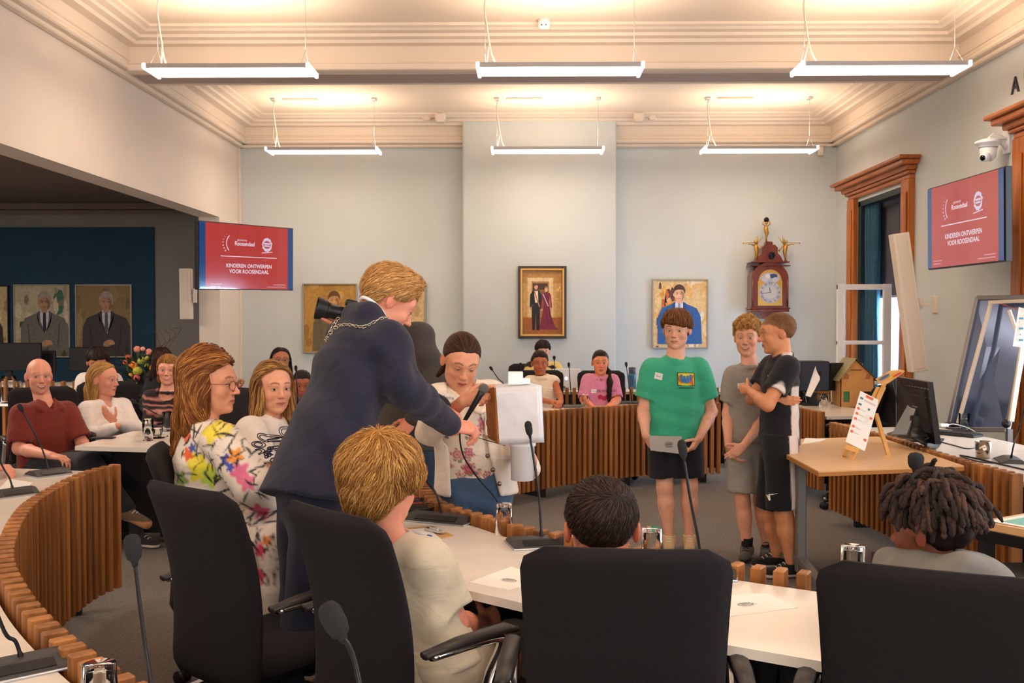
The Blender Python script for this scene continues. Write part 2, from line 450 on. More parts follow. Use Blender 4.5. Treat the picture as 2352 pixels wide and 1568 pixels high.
b.box((XR + 0.06, (W1a + W1b) / 2, 2.83), (0.12, W1b - W1a, 0.06)); b.box((XR + 0.06, (W1a + W1b) / 2, 0.3), (0.12, W1b - W1a, 0.08))
b.build('window_frame', M_green, w1)
b = MB(); b.box((XR + 0.24, (W1a + W1b) / 2, 1.55), (0.05, 0.05, 2.5)); b.box((XR + 0.24, W1a + 0.05, 1.55), (0.06, 0.1, 2.5)); b.box((XR + 0.24, W1b - 0.05, 1.55), (0.06, 0.1, 2.5)); b.box((XR + 0.24, (W1a + W1b) / 2, 1.9), (0.05, 1.3, 0.05)); b.build('sash_bar', M_white, w1)
b = MB(); b.box((XR + 0.24, W1b - 0.012, 1.55), (0.24, 0.025, 2.55)); b.box((XR + 0.24, W1a + 0.012, 1.55), (0.24, 0.025, 2.55)); b.build('reveal_board', M_oak, w1)
b = MB(); b.box((XR + 0.36, (W1a + W1b) / 2, 1.55), (0.006, W1b - W1a, 2.6)); b.build('pane', M_glass, w1)
b = MB(); b.cyl((XR + 0.17, W1a + 0.03, 2.79), (XR + 0.17, W1b - 0.03, 2.79), 0.035, 12); b.box((XR + 0.17, (W1a + W1b) / 2, 2.285), (0.004, W1b - W1a - 0.08, 1.01)); b.box((XR + 0.17, (W1a + W1b) / 2, 1.775), (0.02, W1b - W1a - 0.08, 0.025), m=1)
b.build('roller_blind', [M_blind, mat('alu', 'B9B6B4', 0.35, 0.8)], w1)
b = MB(); b.box((XR + 0.3, 6.28, 1.45), (0.05, 2.16, 2.8)); b.build('door_leaf', M_oak, w2)
b = MB(); b.box((XR + 0.02, 7.30, 1.45), (0.06, 0.12, 2.8), bev=0.01); b.box((XR + 0.02, 5.26, 1.45), (0.06, 0.12, 2.8), bev=0.01); b.build('inner_jamb', M_oak, w2)
def curtain(x, y0, y1, z0, z1, folds, label):
    vs = []; fs = []; n = folds * 8
    for k in (0, 1):
        for j in range(9):
            for i in range(n + 1):
                t = i / n; a = 0.03 * math.sin(t * folds * 2 * PI) + 0.008 * math.sin(t * 31 + j)
                vs.append((x + a + k * 0.006, y0 + (y1 - y0) * t, z0 + (z1 - z0) * j / 8))
        for j in range(8):
            for i in range(n): q = k * 9 * (n + 1) + j * (n + 1) + i; fs.append([q, q + 1, q + n + 2, q + n + 1])
    o = link('curtain', mesh_from('curtain', vs, fs, M_teal, smooth=True)); return tag(o, label, 'curtain')
curtain(XR + 0.075, W1b - 0.42, W1b - 0.09, 0.36, 2.80, 4, 'dark teal curtain at the far side of the tall window')
curtain(XR + 0.075, W1a + 0.09, W1a + 0.30, 0.36, 2.80, 3, 'dark teal curtain at the near side of the tall window')
# white inner casement standing open into the room
t = thing('casement', 'white two-pane casement swung open into the room beside tall window', 'casement', (3.76, 10.1, 0.9))
b = MB(); cx0, cx1, cz0, cz1 = -0.56, -0.01, -0.05, 0.99
for a, c, ww in (((cx0 + .035, 0, cz0), (cx0 + .035, 0, cz1), .07), ((cx1 - .04, 0, cz0), (cx1 - .04, 0, cz1), .08)): b.box(((a[0] + c[0]) / 2, 0, (cz0 + cz1) / 2), (ww, 0.045, cz1 - cz0), bev=0.004)
for z in (cz1 - .03, cz0 + .04, 0.39): b.box(((cx0 + cx1) / 2, 0, z), (cx1 - cx0, 0.04, 0.055 if z != 0.39 else 0.04), bev=0.004)
b.build('frame', M_white, t)
for z0, z1 in ((0.0, 0.37), (0.41, 0.95)):
    b = MB(); b.box(((cx0 + cx1) / 2, 0, (z0 + z1) / 2), (cx1 - cx0 - 0.13, 0.006, z1 - z0)); b.build('pane', M_glass, t)

# pendant lamps
M_lampm = mat('lamp_metal', 'C9C6C8', 0.35, 0.6)
M_lampe = mat('lamp_glow', 'FFF4E8', 0.5, emit=LAMP_STRENGTH, ecol='FFF1E2')
M_lampe.node_tree.nodes['Principled BSDF'].inputs['Emission Color'].default_value = (*LAMP_COL, 1)
M_cap = mat('lamp_end_cap', 'FFFFFF', 0.3, emit=1.6, ecol='F4F0FF')
M_cable = mat('lamp_cable', 'F0E2D2', 0.5)
def make_lamp():
    t = thing('pendant_lamp', '', 'lamp', (0, 0, 3.39), 0, 'pendant strip lamps under the ceiling'); L = 1.236; hw = 0.15; zc = ZC - 3.39
    b = MB(); b.box((0, 0, 0), (L - 0.09, 2 * hw - 0.03, 0.012)); b.build('diffuser', M_lampe, t)
    b = MB()
    for s in (-1, 1): b.box((0, s * hw, 0.006), (L - 0.05, 0.012, 0.034), bev=0.002)
    b.build('frame', M_lampm, t)
    for s in (-1, 1):
        b = MB(); b.box((s * (L / 2 - 0.012), 0, 0.003), (0.028, 2 * hw + 0.03, 0.045), bev=0.006)
        b.box((s * (L / 2 - 0.045), 0, 0.003), (0.05, 2 * hw + 0.01, 0.016)); b.build('end_cap', M_cap, t)
    for s in (-1, 1):
        b = MB(); x = s * (L / 2 - 0.06)
        b.cyl((x, 0, 0.16), (x, 0, zc), 0.0022, 6); b.cyl((x, 0, 0.16), (x, -hw, 0.02), 0.002, 6); b.cyl((x, 0, 0.16), (x, hw, 0.02), 0.002, 6)
        b.box((x, 0, zc - 0.012), (0.05, 0.09, 0.024), bev=0.004); b.build('suspension_wire', M_lampm, t)
    b = MB(); x = -(L / 2 - 0.06)
    b.tube(catmull([(x + 0.02, 0, zc - 0.02), (x - 0.005, 0.01, zc - .1), (x + 0.015, 0, 0.32), (x + 0.03, 0, 0.22), (x + 0.05, -0.02, 0.12), (x + 0.09, -0.06, 0.02)]), 0.0065, 6)
    b.tube([(x + 0.03, 0, 0.20), (x + 0.02, 0.03, 0.12), (x + 0.0, 0.06, 0.02)], 0.005, 6)
    b.build('power_cable', M_cable, t)
    b = MB(); b.box((x + 0.30, 0, zc - 0.015), (0.40, 0.05, 0.03), bev=0.008); b.build('ceiling_box', M_cable, t)
    return t
lamp0 = make_lamp()
LX = [[-2.215, 0.17, 2.595], [-2.25, 0.25, 2.60]]; Ynear, Yfar = 7.38, 10.87
labs = {(0, 0): 'lit pendant strip lamp in the near row, over the left side', (0, 1): 'lit pendant strip lamp in the middle of the near row', (0, 2): 'lit pendant strip lamp in the near row, beside the right wall',
        (1, 0): 'lit pendant strip lamp in the far row, left of the chimney breast', (1, 1): 'lit pendant strip lamp in the far row, before the chimney breast', (1, 2): 'lit pendant strip lamp in the far row, above the wall clock'}
PXL = [[(345 + 722) / 2, (1102 + 1467) / 2, (1818 + 2203) / 2], [744.5, 1257, 1738]]
first = True
for r, Y in enumerate((Ynear, Yfar)):
    for i in range(3):
        x = (PXL[r][i] - VX) / FPX * Y
        if first: lamp0.location = (x, Y, 3.39); lamp0['label'] = labs[(r, i)]; first = False
        else: dup(lamp0, (x, Y, 3.39), 0, labs[(r, i)])
for i in range(3): dup(lamp0, (LX[0][i], 2.6, 3.39), 0, 'lit pendant strip lamp of the row above the camera, out of the picture')
# ceiling detector, corner sensor
p = P(1249, 75, 8.15)
t = thing('smoke_detector', 'small white round detector on the ceiling by cross beam', 'detector', (p.x, 8.05, ZC - 0.0))
b = MB(); b.lathe([(0, -0.0), (0.05, -0.0), (0.05, -0.06), (0.04, -0.075), (0, -0.08)], 20, (0, 0, 0)); b.build('housing', M_white, t)
b = MB(); b.ball((-0.02, -0.045, -0.055), 0.006); b.ball((0.015, -0.045, -0.055), 0.006); b.build('sensor_hole', mat('blk', '0A0A0C', .5), t)
p = P(1885, 347, YB - 0.05)
t = thing('motion_sensor', 'small cream alarm sensor high in the back right corner', 'sensor', p)
b = MB(); b.box((0, 0, 0), (0.07, 0.05, 0.11), bev=0.012, seg=2); b.build('housing', M_cable, t)
b = MB(); b.box((0, -0.025, -0.01), (0.045, 0.01, 0.04), bev=0.004); b.build('lens', M_white, t)
# ------------------------------------------------------------------ curved council tables with timber slat fronts
TT, ST = 0.715, 0.757          # table top surface, slat tops
M_slat = wood('slat_oak', 'B8793F', '7E4A1E', 2.5, (1, 1, 0.05), 0.5, 0.28)
M_top = mat('marbled_table_top', 'E9DFD4', 0.22, noise=0.05, nscale=3.0, stretch=(1, 4, 1))
M_blk = mat('black_metal', '101014', 0.45)
M_blkp = mat('black_plastic', '17171B', 0.4)
_slat = {}
def slat_mesh(h):
    k = round(h, 3)
    if k not in _slat:
        b = MB(); b.box((0, 0, -h / 2), (0.034, 0.058, h), bev=0.004); _slat[k] = mesh_from('slat', b.v, b.f, M_slat, b.m, b.sm)
    return _slat[k]
def offset_curve(c, d):
    out = []
    for i, p in enumerate(c):
        t = (c[min(i + 1, len(c) - 1)] - c[max(i - 1, 0)]); t.z = 0; t.normalize()
        out.append(p + Vector((-t.y, t.x, 0)) * d)
    return out
def council_table(label, pts, side, slat_from=0.0, slat_to=1e9, zt=ST, zb=0.10, top=True, depth=0.60, pitch=0.066, gap=0.045, splits=(), z_top=TT, top_from=0.0, ext=0.0, taper=0.0):
    """pts: plan curve of the slat front; side: +1 the top lies to the left of the curve's direction, -1 to the right"""
    c = catmull([Vector((p[0], p[1], 0)) for p in pts], 10)
    t = thing('council_table', label, 'table', (c[len(c) // 2].x, c[len(c) // 2].y, 0), worldverts=True)
    pos = resample(c, pitch)
    k = 0
    for i, p in enumerate(pos[:290]):
        s = i * pitch
        if s < slat_from or s > slat_to: continue
        d = (pos[min(i + 1, len(pos) - 1)] - pos[max(i - 1, 0)]); a = math.atan2(d.y, d.x)
        h = zt - zb
        o = link('slat', slat_mesh(h), t); o.location = (p.x, p.y, zt + 0.002 * math.sin(i * 12.9898)); o.rotation_euler = (0, 0, a + 0.02 * math.sin(i * 7.7))
    if top:
        cc = resample(c, 0.08) + [c[-1]]
        if ext: cc.append(cc[-1] + (cc[-1] - cc[-3]).normalized() * ext)
        if top_from: cc = cc[int(top_from / 0.08):]
        inn = offset_curve(cc, side * gap); outs = offset_curve(cc, side * 1.0)
        out = [p + (q - p) * (gap + depth * (min(1, .38 + .62 * i * .08 / taper) if taper else 1)) for i, (p, q) in enumerate(zip(cc, outs))]
        n = len(cc); vs = []
        for z in (z_top, z_top - 0.026):
            vs += [Vector((p.x, p.y, z)) for p in inn] + [Vector((p.x, p.y, z)) for p in out]
        fs = []
        for i in range(n - 1):
            fs += [[i, i + 1, n + i + 1, n + i], [2 * n + i, 3 * n + i, 3 * n + i + 1, 2 * n + i + 1], [i, 2 * n + i, 2 * n + i + 1, i + 1], [n + i, n + i + 1, 3 * n + i + 1, 3 * n + i]]
        fs += [[0, n, 3 * n, 2 * n], [n - 1, 3 * n - 1, 4 * n - 1, 2 * n - 1]]
        link('tabletop', mesh_from('tabletop', vs, fs, M_top), t)
        # steel rail, cable board and legs
        b = MB(); r1 = [Vector((p.x, p.y, z_top - 0.06)) for p in offset_curve(cc, side * 0.10)]
        for p, q in zip(r1[:-1], r1[1:]): b.bar(p, q, 0.04, 0.06)
        b.build('rail', M_blk, t)
        b = MB(); r1 = offset_curve(cc, side * 0.075)
        for p, q in zip(r1[:-1], r1[1:]): b.bar(Vector((p.x, p.y, 0.42)), Vector((q.x, q.y, 0.42)), 0.012, 0.56)
        b.build('modesty_board', M_blk, t)
        L = len(cc); idx = [2] + [int(L * k / (1 + int(L * 0.08 / 1.3))) for k in range(1, 1 + int(L * 0.08 / 1.3))] + [L - 3]
        for i in sorted(set(idx)):
            b = MB(); q0 = offset_curve(cc, side * 0.12)[i]; q1 = offset_curve(cc, side * 0.5)[i]
            b.bar((q0.x, q0.y, 0.0), (q0.x, q0.y, z_top - 0.03), 0.05, 0.05); b.bar((q0.x, q0.y, z_top - 0.05), (q1.x, q1.y, z_top - 0.05), 0.04, 0.04)
            b.bar((q0.x, q0.y, 0.02), (q1.x, q1.y, 0.02), 0.05, 0.04); b.build('leg', M_blk, t)
    return t, c
def gp(lst, z=ST): return [G(x, y, z) for x, y in lst]
L_px = gp([(263, 1066), (215, 1078), (165, 1097), (118, 1120), (69, 1152), (40, 1187), (22, 1222), (11, 1262), (17, 1305), (52, 1367), (108, 1430), (177, 1489), (269, 1552)])
L_pts = [(p.x, p.y) for p in L_px] + [(-0.55, 1.80), (-0.15, 1.58), (0.35, 1.45), (0.9, 1.42), (1.5, 1.52)]
tabL, curL = council_table('long curved white table with oak slats sweeping from left side to front', L_pts, -1, pitch=0.072)

N_px = gp([(925, 1040), (952, 1088), (991, 1139), (1043, 1163), (1114, 1182), (1192, 1206), (1271, 1222), (1480, 1258), (1690, 1292), (1853, 1314)])
tabN, curN = council_table('marbled white table with microphones and glasses before the front chairs', [(p.x, p.y) for p in N_px], -1, pitch=0.07, top_from=0.30, ext=0.55, taper=1.6)
F_px = gp([(1120, 960), (1185, 950), (1250, 943), (1350, 935), (1459, 928), (1560, 925), (1655, 924)])
tabF, curF = council_table('far curved white table with oak slats, two seated girls behind it', [(p.x, p.y) for p in F_px], +1, pitch=0.062)
F2_px = gp([(1745, 926), (1800, 931), (1845, 937), (1888, 945)])
tabF2, curF2 = council_table('far right white table with oak slats carrying the cardboard house', [(p.x, p.y) for p in F2_px], +1, pitch=0.062, depth=0.7)
R_px = gp([(2005, 991), (2067, 1007), (2132, 1031), (2198, 1049), (2252, 1065), (2318, 1083), (2347, 1092)])
tabR, curR = council_table('right hand white table with black monitor, oak slats toward the room', [(2.31, 7.35)] + [(p.x, p.y) for p in R_px], +1, pitch=0.075, depth=0.75)
# small left end table with coffee glasses, and the slatted piece behind the two women
e = [G(172, 1024, TT), G(388, 1030, TT), G(430, 985, TT), G(305, 990, TT)]
FL_pts = [G(500, 975, ST), G(560, 975, ST), G(640, 968, ST), G(720, 960, ST), G(800, 955, ST)]
council_table('white table with oak slats seen between the two women and the suited man', [(p.x, p.y) for p in FL_pts], +1, pitch=0.062)
t = thing('side_table', 'small white table with coffee glasses between maroon shirt man and floral blouse', 'table', (e[0] + e[2]) / 2 * Vector((1, 1, 0)) if False else ((e[0].x + e[2].x) / 2, (e[0].y + e[2].y) / 2, 0), worldverts=True)
b = MB(); b.prism([(p.x, p.y) for p in e], TT - 0.028, TT); b.build('tabletop', M_top, t)
b = MB(); cx = (e[0].x + e[1].x) / 2 + .1; cy = e[0].y + 0.35
b.box((cx, cy, 0.36), (0.9, 0.02, 0.55)); b.build('modesty_board', M_blk, t)
for dx in (-0.35, 0.4):
    b = MB(); b.box((cx + dx, cy, 0.34), (0.05, 0.05, 0.68)); b.box((cx + dx, cy, 0.02), (0.05, 0.5, 0.04)); b.build('leg', M_blk, t)
# rear desk on the left, behind the bald man: slat front seen from the room
ra = P(20, 872, 9.9); rb = P(330, 862, 9.9)
council_table('rear slatted desk by the blue wall under the dark monitors', [(ra.x - 1.0, 9.9), (ra.x, 9.9), (rb.x, 9.9)], +1, zt=ra.z - 0.01, pitch=0.12, z_top=ra.z - 0.06, zb=0.3)
# second row counter behind the far girls
ra = P(1275, 896, 10.3); rb = P(1660, 893, 10.3)
council_table('second row counter with slats behind the two seated girls', [(ra.x - .55, 10.3), (ra.x, 10.3), (rb.x, 10.3), (rb.x + 1.1, 10.2)], +1, zt=ra.z + 0.03, z_top=ra.z - 0.02, pitch=0.075, depth=.5)

# ------------------------------------------------------------------ office chairs
M_chair = mat('chair_fabric', '1A1519', 0.95, bump=0.5, bscale=700, sheen=0.0, noise=0.12, nscale=300)
M_chrome = mat('chrome', 'D8D6D6', 0.12, 1.0)
M_arm = mat('arm_pad', '3A3534', 0.45, 0.3)
def make_chair():
    t = thing('office_chair', '', 'chair', (0, 0, 0))     # faces +Y, back toward -Y
    def shell(w0, w1, z0, z1, y0, curve, th, n=14, m=12, wmid=None):
        vs = []; N_ = n * 2
        prof = []
        for j in range(m + 1):
            tt = j / m; z = z0 + (z1 - z0) * tt; w = w0 + (w1 - w0) * tt + 0.02 * math.sin(PI * tt)
            prof.append((tt, z, w))
        return prof
    # backrest: rounded slab, bowed
    def slab(W, H, R, nx, nz, fn, th):
        vs = []; fs = []
        for side in (0, 1):
            for j in range(nz + 1):
                v = j / nz
                for i in range(nx + 1):
                    u = i / nx * 2 - 1
                    z = v * H; edge = min(z, H - z); wloc = W / 2
                    if edge < R: wloc = W / 2 - R + math.sqrt(max(0, R * R - (R - edge) ** 2))
                    wloc *= (0.93 + 0.07 * v)
                    x = u * wloc
                    e = max(abs(u) ** 6, (1 - min(1, edge / 0.02)) ** 2)
                    vs.append(fn(x, z, (th / 2 * (1 - 0.75 * e)) * (1 if side else -1)))
        n1 = (nx + 1) * (nz + 1)
        for j in range(nz):
            for i in range(nx):
                q = j * (nx + 1) + i; fs.append([q, q + 1, q + nx + 2, q + nx + 1]); fs.append([n1 + q, n1 + q + nx + 1, n1 + q + nx + 2, n1 + q + 1])
        for i in range(nx):
            fs.append([i + 1, i, n1 + i, n1 + i + 1]); q = nz * (nx + 1) + i; fs.append([q, q + 1, n1 + q + 1, n1 + q])
        for j in range(nz):
            q = j * (nx + 1); fs.append([q, q + nx + 1, n1 + q + nx + 1, n1 + q]); q += nx; fs.append([q + nx + 1, q, n1 + q, n1 + q + nx + 1])
        return vs, fs
    fb = lambda x, z, o: Vector((x, -0.24 - 0.10 * (z / 0.64) + 0.35 * x * x + 0.05 * math.sin(PI * z / 0.64) * 1.0 + o, 0.40 + z))
    vs, fs = slab(0.475, 0.62, 0.06, 16, 22, fb, 0.05)
    link('backrest', mesh_from('backrest', vs, fs, M_chair, smooth=True), t)
    fsn = lambda x, z, o: Vector((x, -0.22 + z, 0.455 + o - 0.3 * max(0, z - 0.36) ** 2 * 3 + 0.1 * x * x))
    vs, fs = slab(0.50, 0.48, 0.07, 14, 14, fsn, 0.065)
    link('seat', mesh_from('seat', vs, fs, M_chair, smooth=True), t)
    b = MB(); b.box((0, 0, 0.40), (0.24, 0.28, 0.05), bev=0.01); b.cyl((0, 0, 0.12), (0, 0, 0.39), 0.027); b.build('column', M_blk, t)
    b = MB(); b.cyl((0, 0, 0.085), (0, 0, 0.14), 0.045, 16); b.build('hub', M_chrome, t)
    for k in range(5):
        a = 2 * PI * k / 5 + 0.3; d = Vector((math.cos(a), math.sin(a), 0))
        b = MB(); b.bar(d * 0.03 + Vector((0, 0, 0.115)), d * 0.31 + Vector((0, 0, 0.085)), 0.04, 0.022, 0.005); l = b.build('star_arm', M_chrome, t)
        b = MB(); c = d * 0.31; pr = Vector((-d.y, d.x, 0))
        for s in (-1, 1): b.cyl(c + pr * s * 0.008 + Vector((0, 0, 0.03)), c + pr * s * 0.024 + Vector((0, 0, 0.03)), 0.029, 14)
        b.cyl(c + Vector((0, 0, 0.03)), c + Vector((0, 0, 0.08)), 0.007, 6); b.build('caster', M_blkp, l)
    for s in (-1, 1):
        x = s * 0.285
        b = MB(); b.tube(catmull([(s * 0.2, -0.02, 0.40), (x, -0.04, 0.44), (x, 0.0, 0.56), (x, 0.05, 0.645), (x, 0.0, 0.665), (x, -0.2, 0.665)]), 0.011, 8, flat=2.0)
        a = b.build('armrest', M_chrome, t)
        b = MB(); b.tube([(x, -0.22, 0.672), (x, -0.1, 0.682), (x, 0.06, 0.684), (x, 0.10, 0.672)], [0.018, 0.024, 0.024, 0.014], 10, flat=0.6); b.build('arm_pad', M_arm, a)
    return t
chair0 = make_chair()
def put_chair(x, y, rz, label, z=0, scale=None, group='black office chairs round the tables'):
    global chair0_used
    if not globals().get('chair0_used'):
        chair0.location = (x, y, z); chair0.rotation_euler = (0, 0, rz); chair0['label'] = label; chair0['group'] = group
        if scale: chair0.scale = (scale,) * 3
        globals()['chair0_used'] = True; return chair0
    return dup(chair0, (x, y, z), rz, label, group, scale)
def chair_at(px, py_top, Y, rz, label, ztop=1.045):
    """place by the middle of the back's upper edge"""
    p = P(px, py_top, Y); sc = p.z / ztop
    off = Matrix.Rotation(rz, 3, 'Z') @ Vector((0, -0.335, 0))
    return put_chair(p.x - off.x * sc, p.y - off.y * sc, rz, label, scale=None)
# ------------------------------------------------------------------ smooth solid modelling (for bodies, clothes and hair)
def V(*a): return np.array(a, dtype=np.float64)
def nrm(v): v = np.asarray(v, float); return v / (np.linalg.norm(v) + 1e-12)
def sd_rc(p, a, b, ra, rb):
    a = np.asarray(a, float); ba = np.asarray(b, float) - a; pa = p - a
    h = np.clip((pa @ ba) / (ba @ ba + 1e-12), 0, 1)
    return np.linalg.norm(pa - h[:, None] * ba, axis=1) - (ra + (rb - ra) * h)
def sd_el(p, c, R, r):
    q = (p - c) @ R; r = np.asarray(r, float)
    k0 = np.linalg.norm(q / r, axis=1); k1 = np.linalg.norm(q / (r * r), axis=1)
    return np.where(k0 < 1e-6, -min(r), k0 * (k0 - 1.0) / (k1 + 1e-9))
def sd_box(p, c, R, h, rr):
    q = np.abs((p - c) @ R) - (np.asarray(h, float) - rr)
    return np.linalg.norm(np.maximum(q, 0), axis=1) + np.minimum(q.max(axis=1), 0) - rr
def smin(a, b, k):
    h = np.maximum(k - np.abs(a - b), 0) / k
    return np.minimum(a, b) - h * h * k * 0.25
class Sdf:
    """list of primitives blended in order; each: (op, k, fn, centre, radius)"""
    def __init__(s): s.L = []; s.post = None
    def _a(s, op, k, fn, c, r): s.L.append((op, k, fn, np.asarray(c, float), r)); return s
    def rc(s, a, b, ra, rb=None, k=0.02, op='u'):
        rb = ra if rb is None else rb; a = np.asarray(a, float); b = np.asarray(b, float)
        return s._a(op, k, lambda p: sd_rc(p, a, b, ra, rb), (a + b) / 2, np.linalg.norm(b - a) / 2 + max(ra, rb))
    def frc(s, a, b, wa, wb, side, flat, k=0.03, op='u'):   # flattened rounded cone: thin across 'nor'
        a = np.asarray(a, float); b = np.asarray(b, float); ax = nrm(b - a); sd = np.asarray(side, float); sd = nrm(sd - ax * (sd @ ax)); no = np.cross(ax, sd)
        def fn(p):
            q = p - a; o = (q @ no)[:, None] * no; p2 = p + o * (1 / flat - 1)
            return sd_rc(p2, a, b, wa, wb) * (flat * 0.5 + 0.5)
        return s._a(op, k, fn, (a + b) / 2, np.linalg.norm(b - a) / 2 + max(wa, wb))
    def el(s, c, r, R=None, k=0.02, op='u'):
        R = np.eye(3) if R is None else R; c = np.asarray(c, float)
        return s._a(op, k, lambda p: sd_el(p, c, R, r), c, max(r))
    def box(s, c, h, R=None, rr=0.005, k=0.01, op='u'):
        R = np.eye(3) if R is None else R; c = np.asarray(c, float)
        return s._a(op, k, lambda p: sd_box(p, c, R, h, rr), c, float(np.linalg.norm(h)))
    def plane(s, c, n, k=0.004):          # keeps the side the normal points away from
        c = np.asarray(c, float); n = nrm(n); return s._a('i', k, lambda p: (p - c) @ n, c, 1e9)
    def custom(s, fn, k=0.01, op='u'): return s._a(op, k, fn, V(0, 0, 0), 1e9)
    def __call__(s, p):
        d = np.full(len(p), 10.0)
        for (op, k, fn, c, r) in s.L:
            if r < 1e8 and op != 'i':
                near = ((p - c) ** 2).sum(1) < (r + k + 0.16) ** 2
                if not near.any(): continue
                q = fn(p[near]); dn = d[near]
                d[near] = smin(dn, q, k) if op == 'u' else -smin(-dn, q, k)
            else:
                q = fn(p)
                d = smin(d, q, k) if op == 'u' else (-smin(-d, q, k) if op == 's' else -smin(-d, -q, k))
        if s.post is not None: d = s.post(p, d)
        return d
    def bounds(s, pad=0.02):
        lo = np.min([c - r for (op, k, f, c, r) in s.L if op == 'u' and r < 1e8], axis=0) - pad
        hi = np.max([c + r for (op, k, f, c, r) in s.L if op == 'u' and r < 1e8], axis=0) + pad
        return lo, hi
def surface(fn, lo, hi, h):
    lo = np.asarray(lo, float); hi = np.asarray(hi, float); B = 6
    nb = np.maximum(1, np.ceil((hi - lo) / (h * B)).astype(int)); n = nb * B + 1
    g = np.indices(nb).reshape(3, -1).T
    cen = lo + (g + 0.5) * B * h
    dc = fn(cen); keep = np.abs(dc) < B * h * 0.87 * 1.7 + 0.012
    D = np.full(tuple(n), 1.0)
    sgn = np.sign(dc)
    loc = np.indices((B + 1,) * 3).reshape(3, -1).T
    neg = g[(~keep) & (dc < 0)]
    for q in neg: D[q[0] * B:q[0] * B + B + 1, q[1] * B:q[1] * B + B + 1, q[2] * B:q[2] * B + B + 1] = -1.0
    gk = g[keep]
    if len(gk) == 0: return np.zeros((0, 3)), np.zeros((0, 4), int)
    idx = (gk[:, None, :] * B + loc[None]).reshape(-1, 3)
    flat = (idx[:, 0] * n[1] + idx[:, 1]) * n[2] + idx[:, 2]
    uf = np.unique(flat); pts = np.stack([uf // (n[1] * n[2]), (uf // n[2]) % n[1], uf % n[2]], 1) * h + lo
    D.ravel()[uf] = fn(pts)
    S = D < 0
    c = np.zeros(tuple(n - 1), int)
    for dx in (0, 1):
        for dy in (0, 1):
            for dz in (0, 1): c += S[dx:n[0] - 1 + dx, dy:n[1] - 1 + dy, dz:n[2] - 1 + dz]
    act = np.argwhere((c > 0) & (c < 8))
    vid = np.full(tuple(n - 1), -1, int); vid[act[:, 0], act[:, 1], act[:, 2]] = np.arange(len(act))
    acc = np.zeros((len(act), 3)); cnt = np.zeros(len(act))
    corners = [(i, j, k) for i in (0, 1) for j in (0, 1) for k in (0, 1)]
    for a in corners:
        for ax in range(3):
            if a[ax] == 0:
                b = list(a); b[ax] = 1
                da = D[act[:, 0] + a[0], act[:, 1] + a[1], act[:, 2] + a[2]]; db = D[act[:, 0] + b[0], act[:, 1] + b[1], act[:, 2] + b[2]]
                m = (da < 0) != (db < 0); t = np.where(m, da / (da - db + 1e-12), 0)
                pt = np.tile(np.array(a, float), (len(act), 1)); pt[:, ax] += t
                acc[m] += pt[m]; cnt[m] += 1
    verts = lo + (act + acc / cnt[:, None]) * h
    faces = []
    for ax in range(3):
        o1, o2 = [(1, 2), (2, 0), (0, 1)][ax]
        sl0 = [slice(1, n[i] - 1) for i in range(3)]; sl0[ax] = slice(0, n[ax] - 1)
        sl1 = list(sl0); sl1[ax] = slice(1, n[ax])
        A = S[tuple(sl0)]; Bq = S[tuple(sl1)]
        e = np.argwhere(A != Bq); base = e + 1; base[:, ax] -= 1
        inside = A[e[:, 0], e[:, 1], e[:, 2]]
        q = []
        for (s1, s2) in ((-1, -1), (0, -1), (0, 0), (-1, 0)):
            r = base.copy(); r[:, o1] += s1; r[:, o2] += s2; q.append(vid[r[:, 0], r[:, 1], r[:, 2]])
        q = np.stack(q, 1); q[~inside] = q[~inside][:, ::-1]
        faces.append(q)
    F = np.concatenate(faces); F = F[(F >= 0).all(1)]
    return verts, F
def rnoise(p, f, seed=0, octv=2):          # cheap smooth pseudo noise, about -1..1
    rs = np.random.RandomState(seed); out = np.zeros(len(p)); amp = 1.0
    for o in range(octv):
        for k in range(3):
            d = rs.normal(size=3); d /= np.linalg.norm(d); ph = rs.rand() * 6.28; d2 = rs.normal(size=3); d2 /= np.linalg.norm(d2)
            out += amp * np.sin(f * (p @ d) + ph + 1.3 * np.sin(f * 0.7 * (p @ d2) + ph * 2)) / 3
        f *= 2.1; amp *= 0.5
    return out
def multi(fn, boxes):
    """several grids of different fineness over one solid, joined into a single mesh; boxes: (lo, hi, h), finest first"""
    VS, FS = [], []; n = 0
    for i, (lo, hi, h) in enumerate(boxes):
        v, f = surface(fn, lo, hi, h)
        if len(f) == 0: continue
        if i > 0:                       # drop faces well inside an earlier, finer box
            c = v[f].mean(1); keep = np.ones(len(f), bool)
            for (l2, h2, hh) in boxes[:i]:
                l2 = np.asarray(l2); h2 = np.asarray(h2); m = 1.2 * h + hh
                keep &= ~((c > l2 + m) & (c < h2 - m)).all(1)
            f = f[keep]
        VS.append(v); FS.append(f + n); n += len(v)
    if not VS: return np.zeros((0, 3)), np.zeros((0, 4), int)
    v = np.concatenate(VS); f = np.concatenate(FS)
    used = np.unique(f); mp = np.full(len(v), -1); mp[used] = np.arange(len(used))
    return v[used], mp[f]
